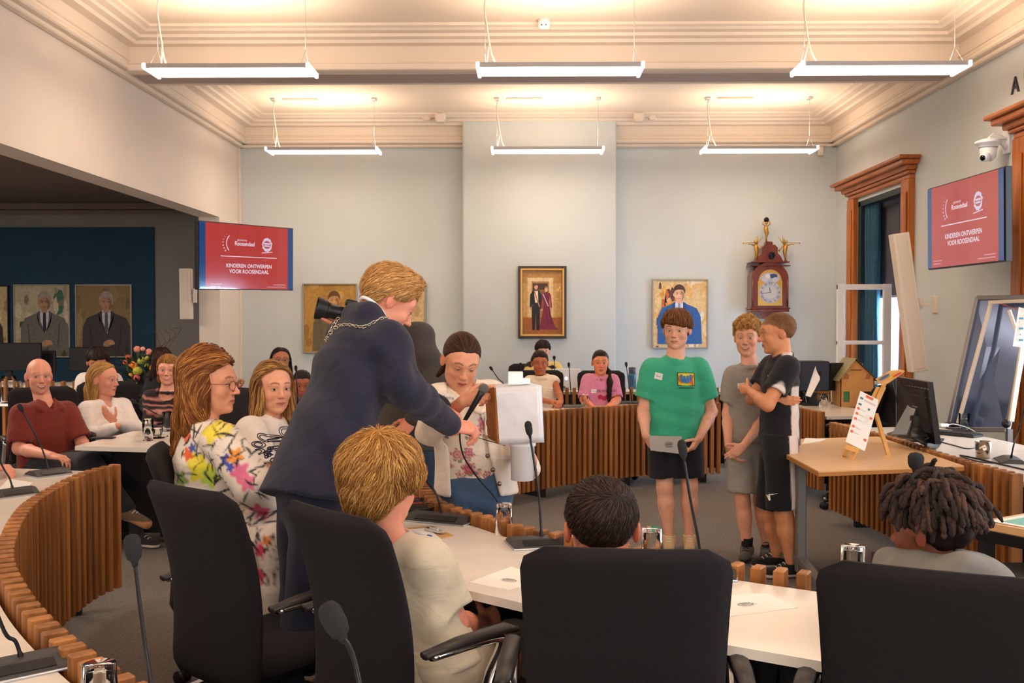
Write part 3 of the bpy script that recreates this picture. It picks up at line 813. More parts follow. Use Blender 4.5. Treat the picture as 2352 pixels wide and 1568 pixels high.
# ------------------------------------------------------------------ people
M_skin = mat('skin', 'E8B090', 0.5, attr=True, noise=0.05, nscale=45, bump=0.08, bscale=500, sss=0.12)
M_hair = mat('hair', '6A4A2C', 0.55, attr=True, spec=0.25)
M_cloth = mat('cloth', 'FFFFFF', 0.9, attr=True, noise=0.05, nscale=25, bump=0.35, bscale=900, sheen=0.1)
def wrinkle(m, sc=9.0, st=.32, dist=.02):
    N = m.node_tree.nodes; L = m.node_tree.links; b = N['Principled BSDF']; tc = N['Texture Coordinate']
    mp = N.new('ShaderNodeMapping'); mp.inputs['Scale'].default_value = (1.0, 1.0, 1.7); mp.inputs['Rotation'].default_value = (.3, .5, .2); L.new(tc.outputs['Object'], mp.inputs[0])
    n = N.new('ShaderNodeTexNoise'); n.inputs['Scale'].default_value = sc; n.inputs['Detail'].default_value = 2.5; n.inputs['Distortion'].default_value = 1.2; L.new(mp.outputs[0], n.inputs['Vector'])
    bp = N.new('ShaderNodeBump'); bp.inputs['Strength'].default_value = st; bp.inputs['Distance'].default_value = dist; L.new(n.outputs['Fac'], bp.inputs['Height'])
    old = b.inputs['Normal'].links[0].from_node if b.inputs['Normal'].links else None
    if old is not None: L.new(bp.outputs[0], old.inputs['Normal'])
    else: L.new(bp.outputs[0], b.inputs['Normal'])
wrinkle(M_cloth)
M_eyew = mat('eye_white', 'E9DFD8', 0.25); M_pupil = mat('eye_dark', '1A100C', 0.2); M_teeth = mat('teeth', 'F2EAE0', 0.3)
def iris(c): return mat('iris_' + c, c, 0.2)
def tint(c, n, var=0.0):
    a = np.tile(np.array(srgb(c)), (n, 1)); return a
def mixc(base, col, w):
    w = np.clip(w, 0, 1)[:, None]; return base * (1 - w) + np.array(srgb(col)) * w
def basis(fwd, up):
    f = nrm(fwd); r = nrm(np.cross(f, up)); u = np.cross(r, f)
    return np.stack([r, f, u], 1)           # columns: the person's right, forward, up
def chain_smooth(*a): return [np.asarray(x, float) for x in a]

class Head:
    def __init__(s, c, fwd, up=(0, 0, 1), S=1.0, wide=1.0, child=0.0, jaw=1.0, nose=1.0, smile=0.0, mouth_open=0.0, mouth_turn=0.0):
        s.c = np.asarray(c, float); s.R = basis(fwd, np.asarray(up, float)); s.S = S; s.wide = wide; s.child = child; s.jaw = jaw; s.nose = nose
        s.smile = smile; s.mo = mouth_open
    def w(s, x, y, z): return s.c + s.R @ (np.array([x * s.wide, y, z]) * s.S)
    def loc(s, p): q = ((p - s.c) @ s.R) / s.S; q[:, 0] /= s.wide; return q
    def add(s, D):
        S = s.S; R = s.R; W = s.w; ch = s.child
        def el(x, y, z, rx, ry, rz, k=0.02, op='u', T=None): D.el(W(x, y, z), (rx * S * s.wide, ry * S, rz * S), R if T is None else R @ T, k * S, op)
        el(0, -.016, .036, .0745, .096, .084)
        el(0, .012, .018, .066, .078, .072, .03)
        el(0, .030, -.045, .053 * (1 + .05 * ch), .054, .070 - .004 * ch, .03)
        el(0, .034, -.088, .036 * s.jaw, .040, .030, .025)
        for q in (-1, 1): el(q * .038, .008, -.060, .018 * s.jaw, .040, .030, .03)
        el(0, .072, -.101, .017, .013, .013, .018)
        for q in (-1, 1):
            el(q * .037, .056, -.030 + .004 * s.smile, .021 + .003 * s.smile, .020 + .004 * s.smile, .020, .02)
            D.rc(W(q * .012, .083, .024), W(q * .044, .068, .026), .009 * S, .008 * S, .018 * S)
        for q in (-1, 1): el(q * .031, .094, .001, .017, .013, .011, .012, 's')
        for q in (-1, 1): el(q * .0305, .0705, .001, .0152, .0150, .0125, .005)
        n = s.nose
        D.rc(W(0, .083, .010), W(0, .083 + .020 * n, -.026), .0068 * S, .0095 * S, .012 * S)
        el(0, .085 + .022 * n, -.031, .0098, .0095, .0085, .006)
        for q in (-1, 1): el(q * .0118, .087 + .008 * n, -.034, .0062, .0105, .0065, .006)
        for q in (-1, 1): el(q * .0062, .092 + .010 * n, -.0405, .0032, .0045, .0028, .003, 's')
        el(0, .073, -.060, .026, .018, .022, .014)
        sm = s.smile; hw = .021 + .006 * sm; cz = .007 * sm; cb = -.009 - .004 * sm
        for q in (-1, 1):
            D.rc(W(0, .0905, -.0600 - .002 * sm), W(q * hw, .0905 + cb, -.0625 + cz), .0042 * S, .0026 * S, .004 * S)
            D.rc(W(0, .0890, -.0700 - .003 * s.mo), W(q * hw, .0895 + cb, -.0645 + cz), .0058 * S, .0026 * S, .004 * S)
            D.rc(W(0, .0960, -.0650 - .001 * sm - .001 * s.mo), W(q * hw, .0955 + cb, -.0637 + cz), (.0010 + .0022 * s.mo) * S, .0008 * S, .003 * S, 's')
        for q in (-1, 1):
            T = np.array([[math.cos(q * .35), -math.sin(q * .35), 0], [math.sin(q * .35), math.cos(q * .35), 0], [0, 0, 1]])
            el(q * .079, -.016, -.006, .0085, .019, .031, .006, 'u', T)
            el(q * .0885, -.010, -.002, .0075, .0115, .0205, .005, 's', T)
            el(q * .083, -.016, -.006, .004, .006, .012, .006, 'u', T)
    def box(s, pad=0.0):
        r = np.array([.115, .135, .14]) * s.S; e = np.abs(s.R) @ r; c = s.w(0, 0, -.01)
        return c - e - pad, c + e + pad
    def color(s, p, base, skin, hairc, brow=1.0, lips=1.0, stubble=0.0, buzz=0.0, lipcol=None):
        q = s.loc(p); x, y, z = q[:, 0], q[:, 1], q[:, 2]; ax = np.abs(x)
        inh = (ax < .1) & (np.abs(y) < .13) & (z > -.12) & (z < .13)
        g = lambda cx, cy, sx, sy: np.exp(-(((ax - cx) / sx) ** 2 + ((z - cy) / sy) ** 2) * 1.0)
        fr = inh & (y > .03)
        base = mixc(base, 'C9604A', np.where(fr, .22 * g(.040, -.030, .02, .02) + .3 * g(0, -.030, .012, .012), 0))
        base = mixc(base, 'D0604A', np.where(inh & (ax > .07), .30, 0))
        sm = s.smile; zc = -.0655 - .002 * sm + .007 * sm * (ax / .024) ** 2
        lw = np.clip(1.5 - (np.abs(z - zc) / (.0075 * (1 - (ax / (.026 + .005 * sm)) ** 2).clip(0, 1) + 1e-4)) ** 2, 0, 1)
        base = mixc(base, lipcol or 'B4524A', np.where(fr & (y > .07) & (ax < .025 + .006 * sm), lw * .85 * lips, 0))
        base = mixc(base, '6A2A24', np.where(fr & (y > .075) & (ax < .021 + .006 * sm), np.clip(1.2 - (np.abs(z - zc - .0015) / .0022) ** 2, 0, 1) * .7, 0))
        base = mixc(base, '5A2A20', np.where(fr & (y > .088), .8 * np.exp(-(((ax - .0065) / .004) ** 2 + ((z + .040) / .003) ** 2)), 0))
        bz = .0275 + .006 * np.sin((ax - .012) / .038 * PI)
        bw = np.clip(1.3 - (np.abs(z - bz) / .0042) ** 2, 0, 1) * ((ax > .012) & (ax < .050))
        base = mixc(base, hairc, np.where(fr & (y > .045), bw * .75 * brow, 0))
        base = mixc(base, '7A4030', np.where(fr & (y > .05), .35 * g(.031, .0, .017, .009), 0))
        if stubble: base = mixc(base, hairc, np.where(inh & (y > 0) & (z < -.045), stubble * np.clip((-z - .045) / .02, 0, 1), 0))
        if buzz:
            hl = .052 - .5 * np.clip(.05 - y, 0, .1) - 0.35 * np.clip(-.02 - y, 0, .1)
            base = mixc(base, hairc, np.where(inh & (z > np.maximum(hl, -.085)), buzz * np.clip((z - hl) / .012, 0, 1), 0))
        return base
    def add_eyes(s, parent, icol='5A4030', gaze=(0, 0), openness=1.0, lid='3A241C', lash=1.0):
        for q in (-1, 1):
            vs = []; fs = []; mi = []
            cx, cz = q * .0305, .0012; n = 14; ah = .0145; up = .0068 * openness; dn = .0048 * max(openness, .25)
            def pt(u, v, off=0.0):       # a point on the eyeball's front
                x = cx + u; z = cz + v
                r = (u / .0152) ** 2 + (v / .0125) ** 2
                y = .0705 + .0150 * math.sqrt(max(0.02, 1 - r)) + .0012 + off
                return s.w(x, y, z)
            def almond(scale, off, m, ctr=(0, 0), rad=None, up=up, dn=dn):
                k = len(vs); 
                if rad is None:
                    ring = [(ah * scale * math.cos(t), (up if math.sin(t) > 0 else dn) * scale * math.sin(t)) for t in [2 * PI * i / n for i in range(n)]]
                else:
                    ring = []
                    for i in range(n):
                        t = 2 * PI * i / n; u = ctr[0] + rad * math.cos(t); v = ctr[1] + rad * math.sin(t)
                        lim = max(0, 1 - (u / ah) ** 2) ** .5; v = min(v, up * lim * .96); v = max(v, -dn * lim * .96); ring.append((u, v))
                c0 = (sum(r[0] for r in ring) / n, sum(r[1] for r in ring) / n)
                vs.append(pt(*c0, off)); [vs.append(pt(u, v, off)) for u, v in ring]
                for i in range(n): fs.append([k, k + 1 + i, k + 1 + (i + 1) % n]); mi.append(m)
            if openness > 0.15:
                almond(1.0, .0002, 0); gx, gz = gaze[0] * q * q, gaze[1]
                almond(1, .0006, 1, (gx * .006, gz * .004 + .0004), .0060); almond(1, .0009, 2, (gx * .006, gz * .004 + .0004), .0028)
            k = len(vs); m = 10      # upper lid line
            th = .0014 * lash
            for i in range(m + 1):
                t = PI * i / m; u = ah * 1.05 * math.cos(t); v = (up if openness > .15 else -dn * .6) * math.sin(t)
                vs.append(pt(u, v - .0003, .0009)); vs.append(pt(u * 1.02, v + th * (1 if i not in (0, m) else .3), .0006))
            for i in range(m): fs.append([k + 2 * i, k + 2 * i + 2, k + 2 * i + 3, k + 2 * i + 1]); mi.append(3)
            link('eye', mesh_from('eye', vs, fs, [M_eyew, iris(icol), M_pupil, mat('lid_' + lid, lid, .6)], mi, True), parent)
        if s.smile > 0.55:
            vs = []; fs = []; n = 10; hw = .0175 + .004 * s.smile
            for i in range(n + 1):
                u = (i / n * 2 - 1) * hw; e = 1 - (u / hw) ** 2
                for zz in (-.0612 - .001 * s.smile + .0045 * s.smile * (u / .024) ** 2, -.0625 - .0052 * s.smile * e + .0045 * s.smile * (u / .024) ** 2):
                    vs.append(s.w(u, .0945 - .009 * (u / .024) ** 2, zz))
            for i in range(n): fs.append([2 * i, 2 * i + 2, 2 * i + 3, 2 * i + 1])
            link('teeth', mesh_from('teeth', vs, fs, M_teeth, smooth=True), parent)

def hand(D, wrist, fdir, palm, thumb, S=1.0, curl=0.5, spread=1.0, tcurl=0.5, point=False, hold=None, k=0.006, out=None):
    """fdir: wrist to knuckles; palm: where the palm faces; thumb: the thumb's side"""
    w = np.asarray(wrist, float); f = nrm(fdir); pn = np.asarray(palm, float); pn = nrm(pn - f * (pn @ f)); th = np.cross(f, pn)
    if th @ np.asarray(thumb, float) < 0: th = -th
    for i, (o, L, r) in enumerate(((.026, .094, .0092), (.009, .097, .0094), (-.008, .092, .0090), (-.024, .083, .0080))):
        base = w + th * o * .55 * S + f * .012 * S; kn = w + f * L * .92 * S + th * o * S * spread
        D.rc(base, kn, .0135 * S, r * 1.08 * S, .014)
        cv = curl[i] if isinstance(curl, (list, tuple)) else curl
        a = cv * 1.15; d = f * math.cos(a) + pn * math.sin(a); p = kn
        fl = (.041, .046, .043, .033)[i]; seg = (fl, fl * .62, fl * .5)
        d = nrm(d + th * (o * 4 * (spread - .9)))
        for j, sl in enumerate(seg):
            q = p + d * sl * S; D.rc(p, q, r * (1 - .10 * j) * S, r * (1 - .10 * (j + 1)) * S, k)
            p = q; a += cv * (1.35, 0.95, 0)[j]; d = f * math.cos(a) + pn * math.sin(a)
            if out is not None and j == 2: out.append((q.copy(), r * .7 * S))
    D.el(w + f * .05 * S + pn * .006 * S, (.036 * S, .05 * S, .014 * S), np.stack([th, f, pn], 1), .014)
    p = w + f * .022 * S + th * .020 * S; d = nrm(f * .55 + th * .75 + pn * .35)
    for j, (sl, r) in enumerate(((.042, .0125), (.034, .0105), (.026, .0095))):
        q = p + d * sl * S; D.rc(p, q, r * S, r * .92 * S, k if j else .012); p = q
        d = nrm(d + (f * .35 - th * .35 + pn * .45) * tcurl * (1.0 if j == 0 else .8))
    return th

ARM = lambda S, b=1.0: (.050 * S * b, .040 * S * b, .038 * S * b, .0245 * S)
class Person:
    """joints in world space; sh = (right, left) shoulders of the person, etc."""
    def __init__(s, label, j, S=1.0, build=1.0, skin='E2A889', hairc='4A3020', group=None, hb=.010, hh=.0042, neck_r=.050, seat=None, chest_d=None):
        s.j = {k: (np.asarray(v, float) if not isinstance(v, (list, tuple)) or not isinstance(v[0], (list, tuple, Vector, np.ndarray)) else [np.asarray(x, float) for x in v]) for k, v in j.items()}
        s.S = S; s.b = build; s.skin = skin; s.hairc = hairc; s.hb = hb; s.hh = hh; s.neck_r = neck_r
        base = s.j['hip']; s.t = thing('person', label, 'person', (float(base[0]), float(base[1]), 0.0), worldverts=True, group=group)
        s.handsD = []; s.body = Sdf(); s.fb = []
        J = s.j; s.cside = nrm(J['sh'][0] - J['sh'][1]); s.up = nrm((J['sh'][0] + J['sh'][1]) / 2 - J['hip'])
        s.front = nrm(np.cross(s.up, s.cside)); s.hside = nrm(J['hs'] if 'hs' in J else s.cside)
        s.hfront = nrm(np.cross([0, 0, 1], s.hside))
    # ---- anatomy
    def torso(s, D, g=0.0, k=.05, chest=1.0, belly=1.0, bust=0.0, top=1.0):
        J = s.j; S = s.S; b = s.b; sc = (J['sh'][0] + J['sh'][1]) / 2; hp = J['hip']
        hw = np.linalg.norm(J['sh'][0] - J['sh'][1]) / 2
        fl = .64
        mid = hp + (sc - hp) * .45; ch = hp + (sc - hp) * .78
        D.frc(hp, mid, .150 * S * b * belly + g, .128 * S * b * belly + g, s.hside, .68, k)
        D.frc(mid, ch, .130 * S * b * belly + g, .150 * S * b * chest + g, s.cside, .68, k)
        D.frc(ch, sc - s.up * .055 * S, .150 * S * b * chest + g, .105 * S * b + g * .6, s.cside, .62, k)
        for q in (0, 1): D.rc(sc + (J['neck'] - sc) * .55, J['sh'][q] - s.up * .012 * S, .042 * S * top + g * .7, .045 * S * b + g * .7, k * .8)
        if bust:
            for q in (-1, 1): D.el(ch + s.front * (.085 * S * b + g) + s.cside * q * .065 * S - s.up * .03 * S, (.062 * S * bust,) * 3, None, .05)
    def neck(s, D, g=0.0):
        h = s.head; a = h.w(0, -.022, -.05); D.rc(s.j['neck'] - s.up * .02, a, s.neck_r * s.S * 1.12 + g, s.neck_r * s.S + g, .03)
    def arm(s, D, q, g=0.0, t0=0.0, t1=2.0, k=.02):
        J = s.j; sh, el, wr = J['sh'][q], J['el'][q], J['wr'][q]; r = ARM(s.S, s.b)
        a = sh + (el - sh) * max(t0, 0); b = sh + (el - sh) * min(t1, 1)
        if t0 < 1: D.rc(a, b, r[0] + g, r[0] + (r[1] - r[0]) * min(t1, 1) + g, k)
        if t1 > 1:
            m = el + (wr - el) * .3 * min(1, (t1 - 1)); e = el + (wr - el) * (t1 - 1)
            D.rc(el, m, r[1] * .97 + g, r[2] * 1.05 + g, k); D.rc(m, e, r[2] * 1.05 + g, (r[2] * 1.05 + (r[3] - r[2]) * (t1 - 1)) + g, k)
    def leg(s, D, q, g=0.0, t1=2.0, k=.03, t0=0.0, thin=1.0):
        J = s.j
        if 'kn' not in J: return
        hp = J['hip'] + s.hside * (1 if q == 0 else -1) * .085 * s.S * s.b; kn = J['kn'][q]; S = s.S * thin
        if t0 < 1: D.rc(hp + (kn - hp) * t0, hp + (kn - hp) * min(t1, 1), (.085 - .03 * t0) * S * s.b + g, (.085 + (.053 - .085) * min(t1, 1)) * S * s.b + g, k)
        if t1 > 1 and 'an' in J:
            an = J['an'][q]; e = t1 - 1; m = kn + (an - kn) * min(.32, e); back = -nrm(np.cross(nrm(an - kn), s.hside)) * .012 * S
            if (back @ s.hfront) > 0: back = -back
            D.rc(kn, m + back * .0, .049 * S * s.b + g, .050 * S * s.b + g, k)
            D.rc(kn + (an - kn) * .12 + back, kn + (an - kn) * min(.5, e) + back, .042 * S * s.b + g, .044 * S * s.b + g, k)
            if e > .32: D.rc(m, kn + (an - kn) * e, .049 * S * s.b + g, (.049 + (.032 - .049) * e) * S + g, k)
    def finish_body(s, parts=('head', 'neck', 'arms'), boxes=None, legs=0, face=None, torso=True, tattoo=None, **ck):
        D = Sdf(); h = s.head; J = s.j
        if torso: s.torso(D, -.012 * s.S)
        s.neck(D)
        Dh = Sdf(); h.add(Dh)
        D.custom(lambda p: Dh(p), .012 * s.S); lo, hi = h.box()
        D.L[-1] = ('u', .014 * s.S, lambda p: Dh(p), (lo + hi) / 2, float(np.linalg.norm(hi - lo) / 2))
        for q in (0, 1):
            if J.get('wr') is not None and J['wr'][q] is not None: s.arm(D, q)
        s.hand_specs = getattr(s, 'hand_specs', [])
        bx = [(lo, hi, s.hh)]
        for (q, spec) in s.hand_specs:
            Dq = Sdf(); hand(Dq, J['wr'][q], **spec); l2, h2 = Dq.bounds(.004)
            D.L.append(('u', .012 * s.S, (lambda p, Dq=Dq: Dq(p)), (l2 + h2) / 2, float(np.linalg.norm(h2 - l2) / 2)))
            bx.append((l2, h2, s.hh * .95))
        if legs:
            for q in (0, 1): s.leg(D, q, 0, 2.0)
        lo2, hi2 = D.bounds(.01)
        bx.append((lo2, hi2, s.hb))
        v, f = multi(D, bx)
        base = tint(s.skin, len(v)); base *= (1 + .05 * rnoise(v, 40, 3)[:, None])
        # redder knuckles, knees and elbows
        for key in ('el', 'kn', 'wr'):
            if key in J:
                for pt in J[key]:
                    if pt is None: continue
                    dd = np.linalg.norm(v - pt, axis=1); base = mixc(base, 'C8705A', .22 * np.exp(-(dd / .06) ** 2))
        base = h.color(v, base, s.skin, s.hairc, **ck)
        s.body_o = link('body', mesh_from('body', v, f, M_skin, smooth=True, cols=base), s.t)
        s.D = D
        return s
    def garment(s, name, D, h=.011, color='808080', wr=.005, wf=22, colorfn=None, mat_=None, lo=None, hi=None, seed=0, folds=None, label=None, offset=0.0):
        def post(p, d):
            e = wr * rnoise(p, wf, seed, 2)
            if folds is not None:
                for (c, ax, rad, freq, amp) in folds:
                    q = p - c; wgt = np.exp(-((q ** 2).sum(1)) / (rad * rad)); e = e + amp * wgt * np.sin((q @ nrm(ax)) * freq + 1.5 * rnoise(p, 12, seed + 5, 1))
            return d - e
        D.post = post
        l, hgh = D.bounds(.02)
        if lo is not None: l = np.maximum(l, lo)
        if hi is not None: hgh = np.minimum(hgh, hi)
        v, f = surface(D, l, hgh, h)
        cols = tint(color, len(v)) if colorfn is None else colorfn(v)
        me = mesh_from(name, v, f, mat_ or M_cloth, smooth=True, cols=cols)
        o = link(name, me, s.t)
        if label: o['label'] = label
        return o
    def tee(s, color, sleeve=.62, g=.014, hem=0.0, neck=.062, neck_drop=.0, long=False, loose=.012, colorfn=None, wr=.004, bust=0, belly=1.0, chest=1.0, h=.010, name='shirt', vneck=0, seed=1, folds=None, gs=None, hemdir=None, extra=None, label=None, wf=26, down=True, ring=True):
        J = s.j; D = Sdf(); s.torso(D, g * s.S, chest=chest, belly=belly, bust=bust); sc = (J['sh'][0] + J['sh'][1]) / 2
        if down: D.frc(J['hip'] + (sc - J['hip']) * .3, J['hip'] + (J['hip'] - sc) * .25, .135 * s.S * s.b * belly + g + loose, .158 * s.S * s.b + g + loose, s.hside, .7, .05)
        gs = gs or (g + loose)
        for q in (0, 1):
            if J['el'][q] is None: continue
            if long:
                sh, el, wri = J['sh'][q], J['el'][q], J['wr'][q]
                s.arm(D, q, gs * .9, 0, 1 + (.94 if long is True else long), k=.035)
            else:
                ax = nrm(J['el'][q] - J['sh'][q]); e = J['sh'][q] + (J['el'][q] - J['sh'][q]) * sleeve; r = ARM(s.S, s.b)[0]
                Ds = Sdf(); s.arm(Ds, q, gs * .75, 0, sleeve * .5, k=.04); Ds.rc(J['sh'][q] + ax * .04, e + ax * .06, r + gs * .7, r + gs * 1.0, .03); Ds.plane(e, ax)
                Ds.rc(e - ax * .010, e + ax * .1, r + gs * .05, r + gs * .1, .003, 's')
                D.L.append(('u', .03, (lambda p, Ds=Ds: Ds(p)), (J['sh'][q] + e) / 2, np.linalg.norm(J['sh'][q] - e) / 2 + r + gs + .05))
        if extra: extra(D)
        a = J['neck'] - s.up * (.005 + neck_drop) + s.front * .012; bq = s.head.w(0, -.01, -.04)
        D.rc(a, bq, neck * s.S, neck * s.S * .95, .008, 's')
        if ring and not vneck:
            ax_ = nrm(bq - a); f_ = nrm(s.front - ax_ * (s.front @ ax_)); s_ = np.cross(ax_, f_); rp = [J['neck'] - s.up * neck_drop + s.front * .010 + (f_ * math.cos(q) + s_ * math.sin(q)) * (neck * s.S + .004) + ax_ * (-.002 - .014 * math.cos(q)) for q in [2 * PI * i / 10 for i in range(11)]]
            for i in range(10): D.rc(rp[i], rp[i + 1], .012, .012, .022)
        if ring and not vneck: D.rc(a - ax_ * .02, bq, neck * s.S * .93, neck * s.S * .93, .004, 's')
        if vneck: D.rc(J['neck'] + s.front * .09 * s.S - s.up * vneck, J['neck'] + s.front * .09 * s.S + s.up * .05, .008, .055, .006, 's')
        if down:
            hemc = J['hip'] + (J['hip'] - sc) * .0 - s.up * hem; D.plane(hemc, -np.asarray(hemdir if hemdir is not None else s.up))
        s.shirtD = D
        o = s.garment(name, D, h, color, wr=wr, colorfn=colorfn, seed=seed, folds=folds, label=label, wf=wf); s.shirt = o
        return o
    def pants(s, color, length=2.0, g=.012, colorfn=None, h=.012, waist=.02, name='trousers', thin=1.0, wr=.004, seed=2, cut=None, flare=0.0, folds=None):
        J = s.j; D = Sdf(); S = s.S; hp = J['hip']
        Dh_ = Sdf(); Dh_.frc(hp + s.up * .03, hp - V(0, 0, .03) , .150 * S * s.b + g, .150 * S * s.b + g, s.hside, .72, .05); Dh_.plane(hp + s.up * waist, s.up)
        D._a('u', .04, lambda p: Dh_(p), hp, .26)
        for q in (0, 1):
            if length <= 1.3:
                kn = J['kn'][q]; hq = hp + s.hside * (1 if q == 0 else -1) * .085 * s.S * s.b; ax = nrm(kn - hq); e = hq + (kn - hq) * length
                Ds = Sdf(); Ds.rc(hq, e + ax * .06, .092 * S * s.b + g, .066 * S * s.b + g + flare, .03); Ds.plane(e, ax)
                Ds.rc(e - ax * .012, e + ax * .1, .060 * S * s.b + g + flare - .018, .07 * S * s.b + g + flare - .014, .003, 's')
                D.L.append(('u', .03, (lambda p, Ds=Ds: Ds(p)), (hq + e) / 2, np.linalg.norm(hq - e) / 2 + .2))
            else: s.leg(D, q, g, length, thin=thin, k=.035)
        if cut is not None: D.plane(cut[0], cut[1])
        if s.up[2] > .8 and J['kn'][0][2] < hp[2] - .2: D.plane(hp + s.up * waist, s.up)
        return s.garment(name, D, h, color, colorfn=colorfn, wr=wr, seed=seed, folds=folds)
    def shoe(s, q, color, toe, sole='E8E0D4', S=None):
        J = s.j; an = J['an'][q]; t = nrm(np.asarray(toe, float)); S = S or s.S; g = an.copy(); g[2] = .03
        D = Sdf(); D.rc(g - t * .035 * S + V(0, 0, .012), g + t * .14 * S, .038 * S, .036 * S, .02); D.rc(g + V(0, 0, .03), an + V(0, 0, -.01), .040 * S, .040 * S, .03)
        D.rc(g + t * .05 * S + V(0, 0, .025), g + V(0, 0, .05), .032 * S, .036 * S, .03)
        D.plane((0, 0, .008), (0, 0, -1)); top = an + V(0, 0, .012); D.plane(top, (0, 0, 1))
        def cf(v): return mixc(tint(color, len(v)), sole, (v[:, 2] < .028).astype(float))
        lo, hi = D.bounds(.01); lo[2] = -.002; v, f = surface(D, lo, hi, .006)
        o = link('shoe', mesh_from('shoe', v, f, M_cloth, smooth=True, cols=cf(v)), s.t)
        b = MB(); sd = np.cross(t, [0, 0, 1])
        for i in range(4):
            c = g + t * (.10 - .025 * i) * S + V(0, 0, .036 + .011 * i); b.tube([c - sd * .02, c + V(0, 0, .006), c + sd * .02], .0028, 5)
        b.build('laces', mat('lace_' + sole, sole, .8), o)
    # ---- hair
    def hair(s, D, colors, flow, n=1400, L=.05, steps=6, r=.0016, h=.006, lift=.003, seed=0, jitter=.3, colf=None, mask=None, root='hair', taper=.25, wave=0.0, wavef=60, gravity=0.0, bump=.0022, base_dark=.7):
        rs = np.random.RandomState(seed + 11)
        nz = bump
        D.post = lambda p, d: d - nz * rnoise(p, 90, seed, 2)
        lo, hi = D.bounds(.01); v, f = surface(D, lo, hi, h)
        base = np.array(srgb(colors[0])) * base_dark; cl = np.tile(base, (len(v), 1)) * (1 + .25 * rnoise(v, 120, seed)[:, None])
        if colf is not None: cl = colf(v, cl)
        ho = link(root, mesh_from(root, v, f, M_hair, smooth=True, cols=cl), s.t)
        if n <= 0: return ho
        bvh = BVHTree.FromPolygons([Vector(a) for a in v], f.tolist())
        fc = v[f].mean(1); ar = np.linalg.norm(np.cross(v[f[:, 2]] - v[f[:, 0]], v[f[:, 3]] - v[f[:, 1]]), axis=1)
        no = np.cross(v[f[:, 2]] - v[f[:, 0]], v[f[:, 3]] - v[f[:, 1]]); no /= (np.linalg.norm(no, axis=1)[:, None] + 1e-12)
        wgt = ar.copy()
        # hidden inside the head: skip
        dh = s.D(fc) if hasattr(s, 'D') else np.ones(len(fc)); wgt[dh < .001] = 0
        if mask is not None: wgt *= mask(fc)
        if wgt.sum() == 0: return ho
        pick = rs.choice(len(fc), n, p=wgt / wgt.sum())
        VS = []; FS = []; CS = []; cols = [np.array(srgb(c)) for c in colors]
        fl = flow(fc[pick], no[pick])
        for i, k in enumerate(pick):
            p = Vector(fc[k] + rs.normal(size=3) * .002); nn = Vector(no[k]); d0 = Vector(nrm(fl[i]) + rs.normal(size=3) * jitter * .5)
            pts = []; ph = rs.rand() * 6.28; dcur = d0; st = L * (0.6 + .8 * rs.rand()) / steps; lf = lift * (.3 + 1.2 * rs.rand())
            for q in range(steps + 1):
                hit = bvh.find_nearest(p)
                if hit[0] is None: break
                nn = hit[1]; a = q / steps
                pts.append(hit[0] + nn * (lf * math.sin(PI * min(1, a * 1.1)) + r * .5))
                if q % 2 == 1:
                    fv = flow(np.array([p]), np.array([nn]))[0]; dcur = Vector(nrm(fv) * .8 + np.array(dcur) * .5)
                t = dcur - nn * dcur.dot(nn)
                if t.length < 1e-5: break
                t.normalize(); sd = nn.cross(t)
                if wave: t = (t + sd * wave * math.sin(ph + q * wavef * st)).normalized()
                p = hit[0] + t * st - Vector((0, 0, gravity * st))
            if len(pts) < 3: continue
            c = cols[rs.randint(len(cols))] * (.75 + .5 * rs.rand()); m = len(pts); base_i = len(VS)
            for q, pt in enumerate(pts):
                dd = (pts[min(q + 1, m - 1)] - pts[max(q - 1, 0)]).normalized(); x = dd.cross(nn).normalized(); rr = r * (1 - (1 - taper) * q / (m - 1)) * (.7 if q == 0 else 1)
                VS += [pt + x * rr, pt + nn * rr * .7, pt - x * rr]; CS += [c] * 3
            for q in range(m - 1):
                a = base_i + q * 3
                FS += [[a, a + 1, a + 4, a + 3], [a + 1, a + 2, a + 5, a + 4]]
        if VS:
            o = link('strands', mesh_from('strands', VS, FS, M_hair, smooth=True, cols=np.array(CS)), ho); o['kind'] = 'stuff'
        return ho
    def cap(s, thick=.014, front=.055, slope=.55, back=-.075, side=None, D=None, yfront=.10, ear=True):
        """hair volume over the skull: everything above a hairline that drops towards the nape"""
        h = s.head; D = D or Sdf(); S = h.S; R = h.R
        c = h.w(0, -.016, .036); r = np.array([.0745 * h.wide + thick, .096 + thick, .084 + thick]) * S
        def fn(p):
            d = sd_el(p, c, R, r); q = h.loc(p); x, y, z = np.abs(q[:, 0]), q[:, 1], q[:, 2]
            line = np.where(y > .02, front - (y - .02) * 0 - (.06 - np.clip(y, 0, .06)) * .0, 0)
            hl = front - np.clip((.062 - y), 0, 1) * slope * 1.9; hl = np.maximum(hl, back)
            if ear: hl = np.maximum(hl, np.where((y > -.042) & (x > .05), .014 + np.clip(-y, 0, .04) * -.3, -1))
            return np.maximum(d, (hl - z) * S * .8)
        e = np.abs(R) @ r
        D.L.append(('u', .008, fn, c, float(max(r)) + .01))
        return D
def flow_down(h, crown=(0, -.05, .12), fringe=0.0, back=0.0):
    cw = h.w(*crown)
    def f(p, n):
        d = p - cw; g = np.tile(-h.R[:, 2], (len(p), 1)); o = d / (np.linalg.norm(d, axis=1)[:, None] + 1e-9) * .9 + g * .7
        return o - n * (o * n).sum(1)[:, None]
    return f
# ------------------------------------------------------------------ the people of the photograph
def ray_at(px, py, Y): return np.array(P(px, py, Y))
A = ray_at
def head_at(px, py, Y, fwd, up=(0, 0, 1), **k): return Head(A(px, py, Y), fwd, up, **k)
Z3 = V(0, 0, 1)
def soft(d, w=.008): return np.clip(d / w + .5, 0, 1)

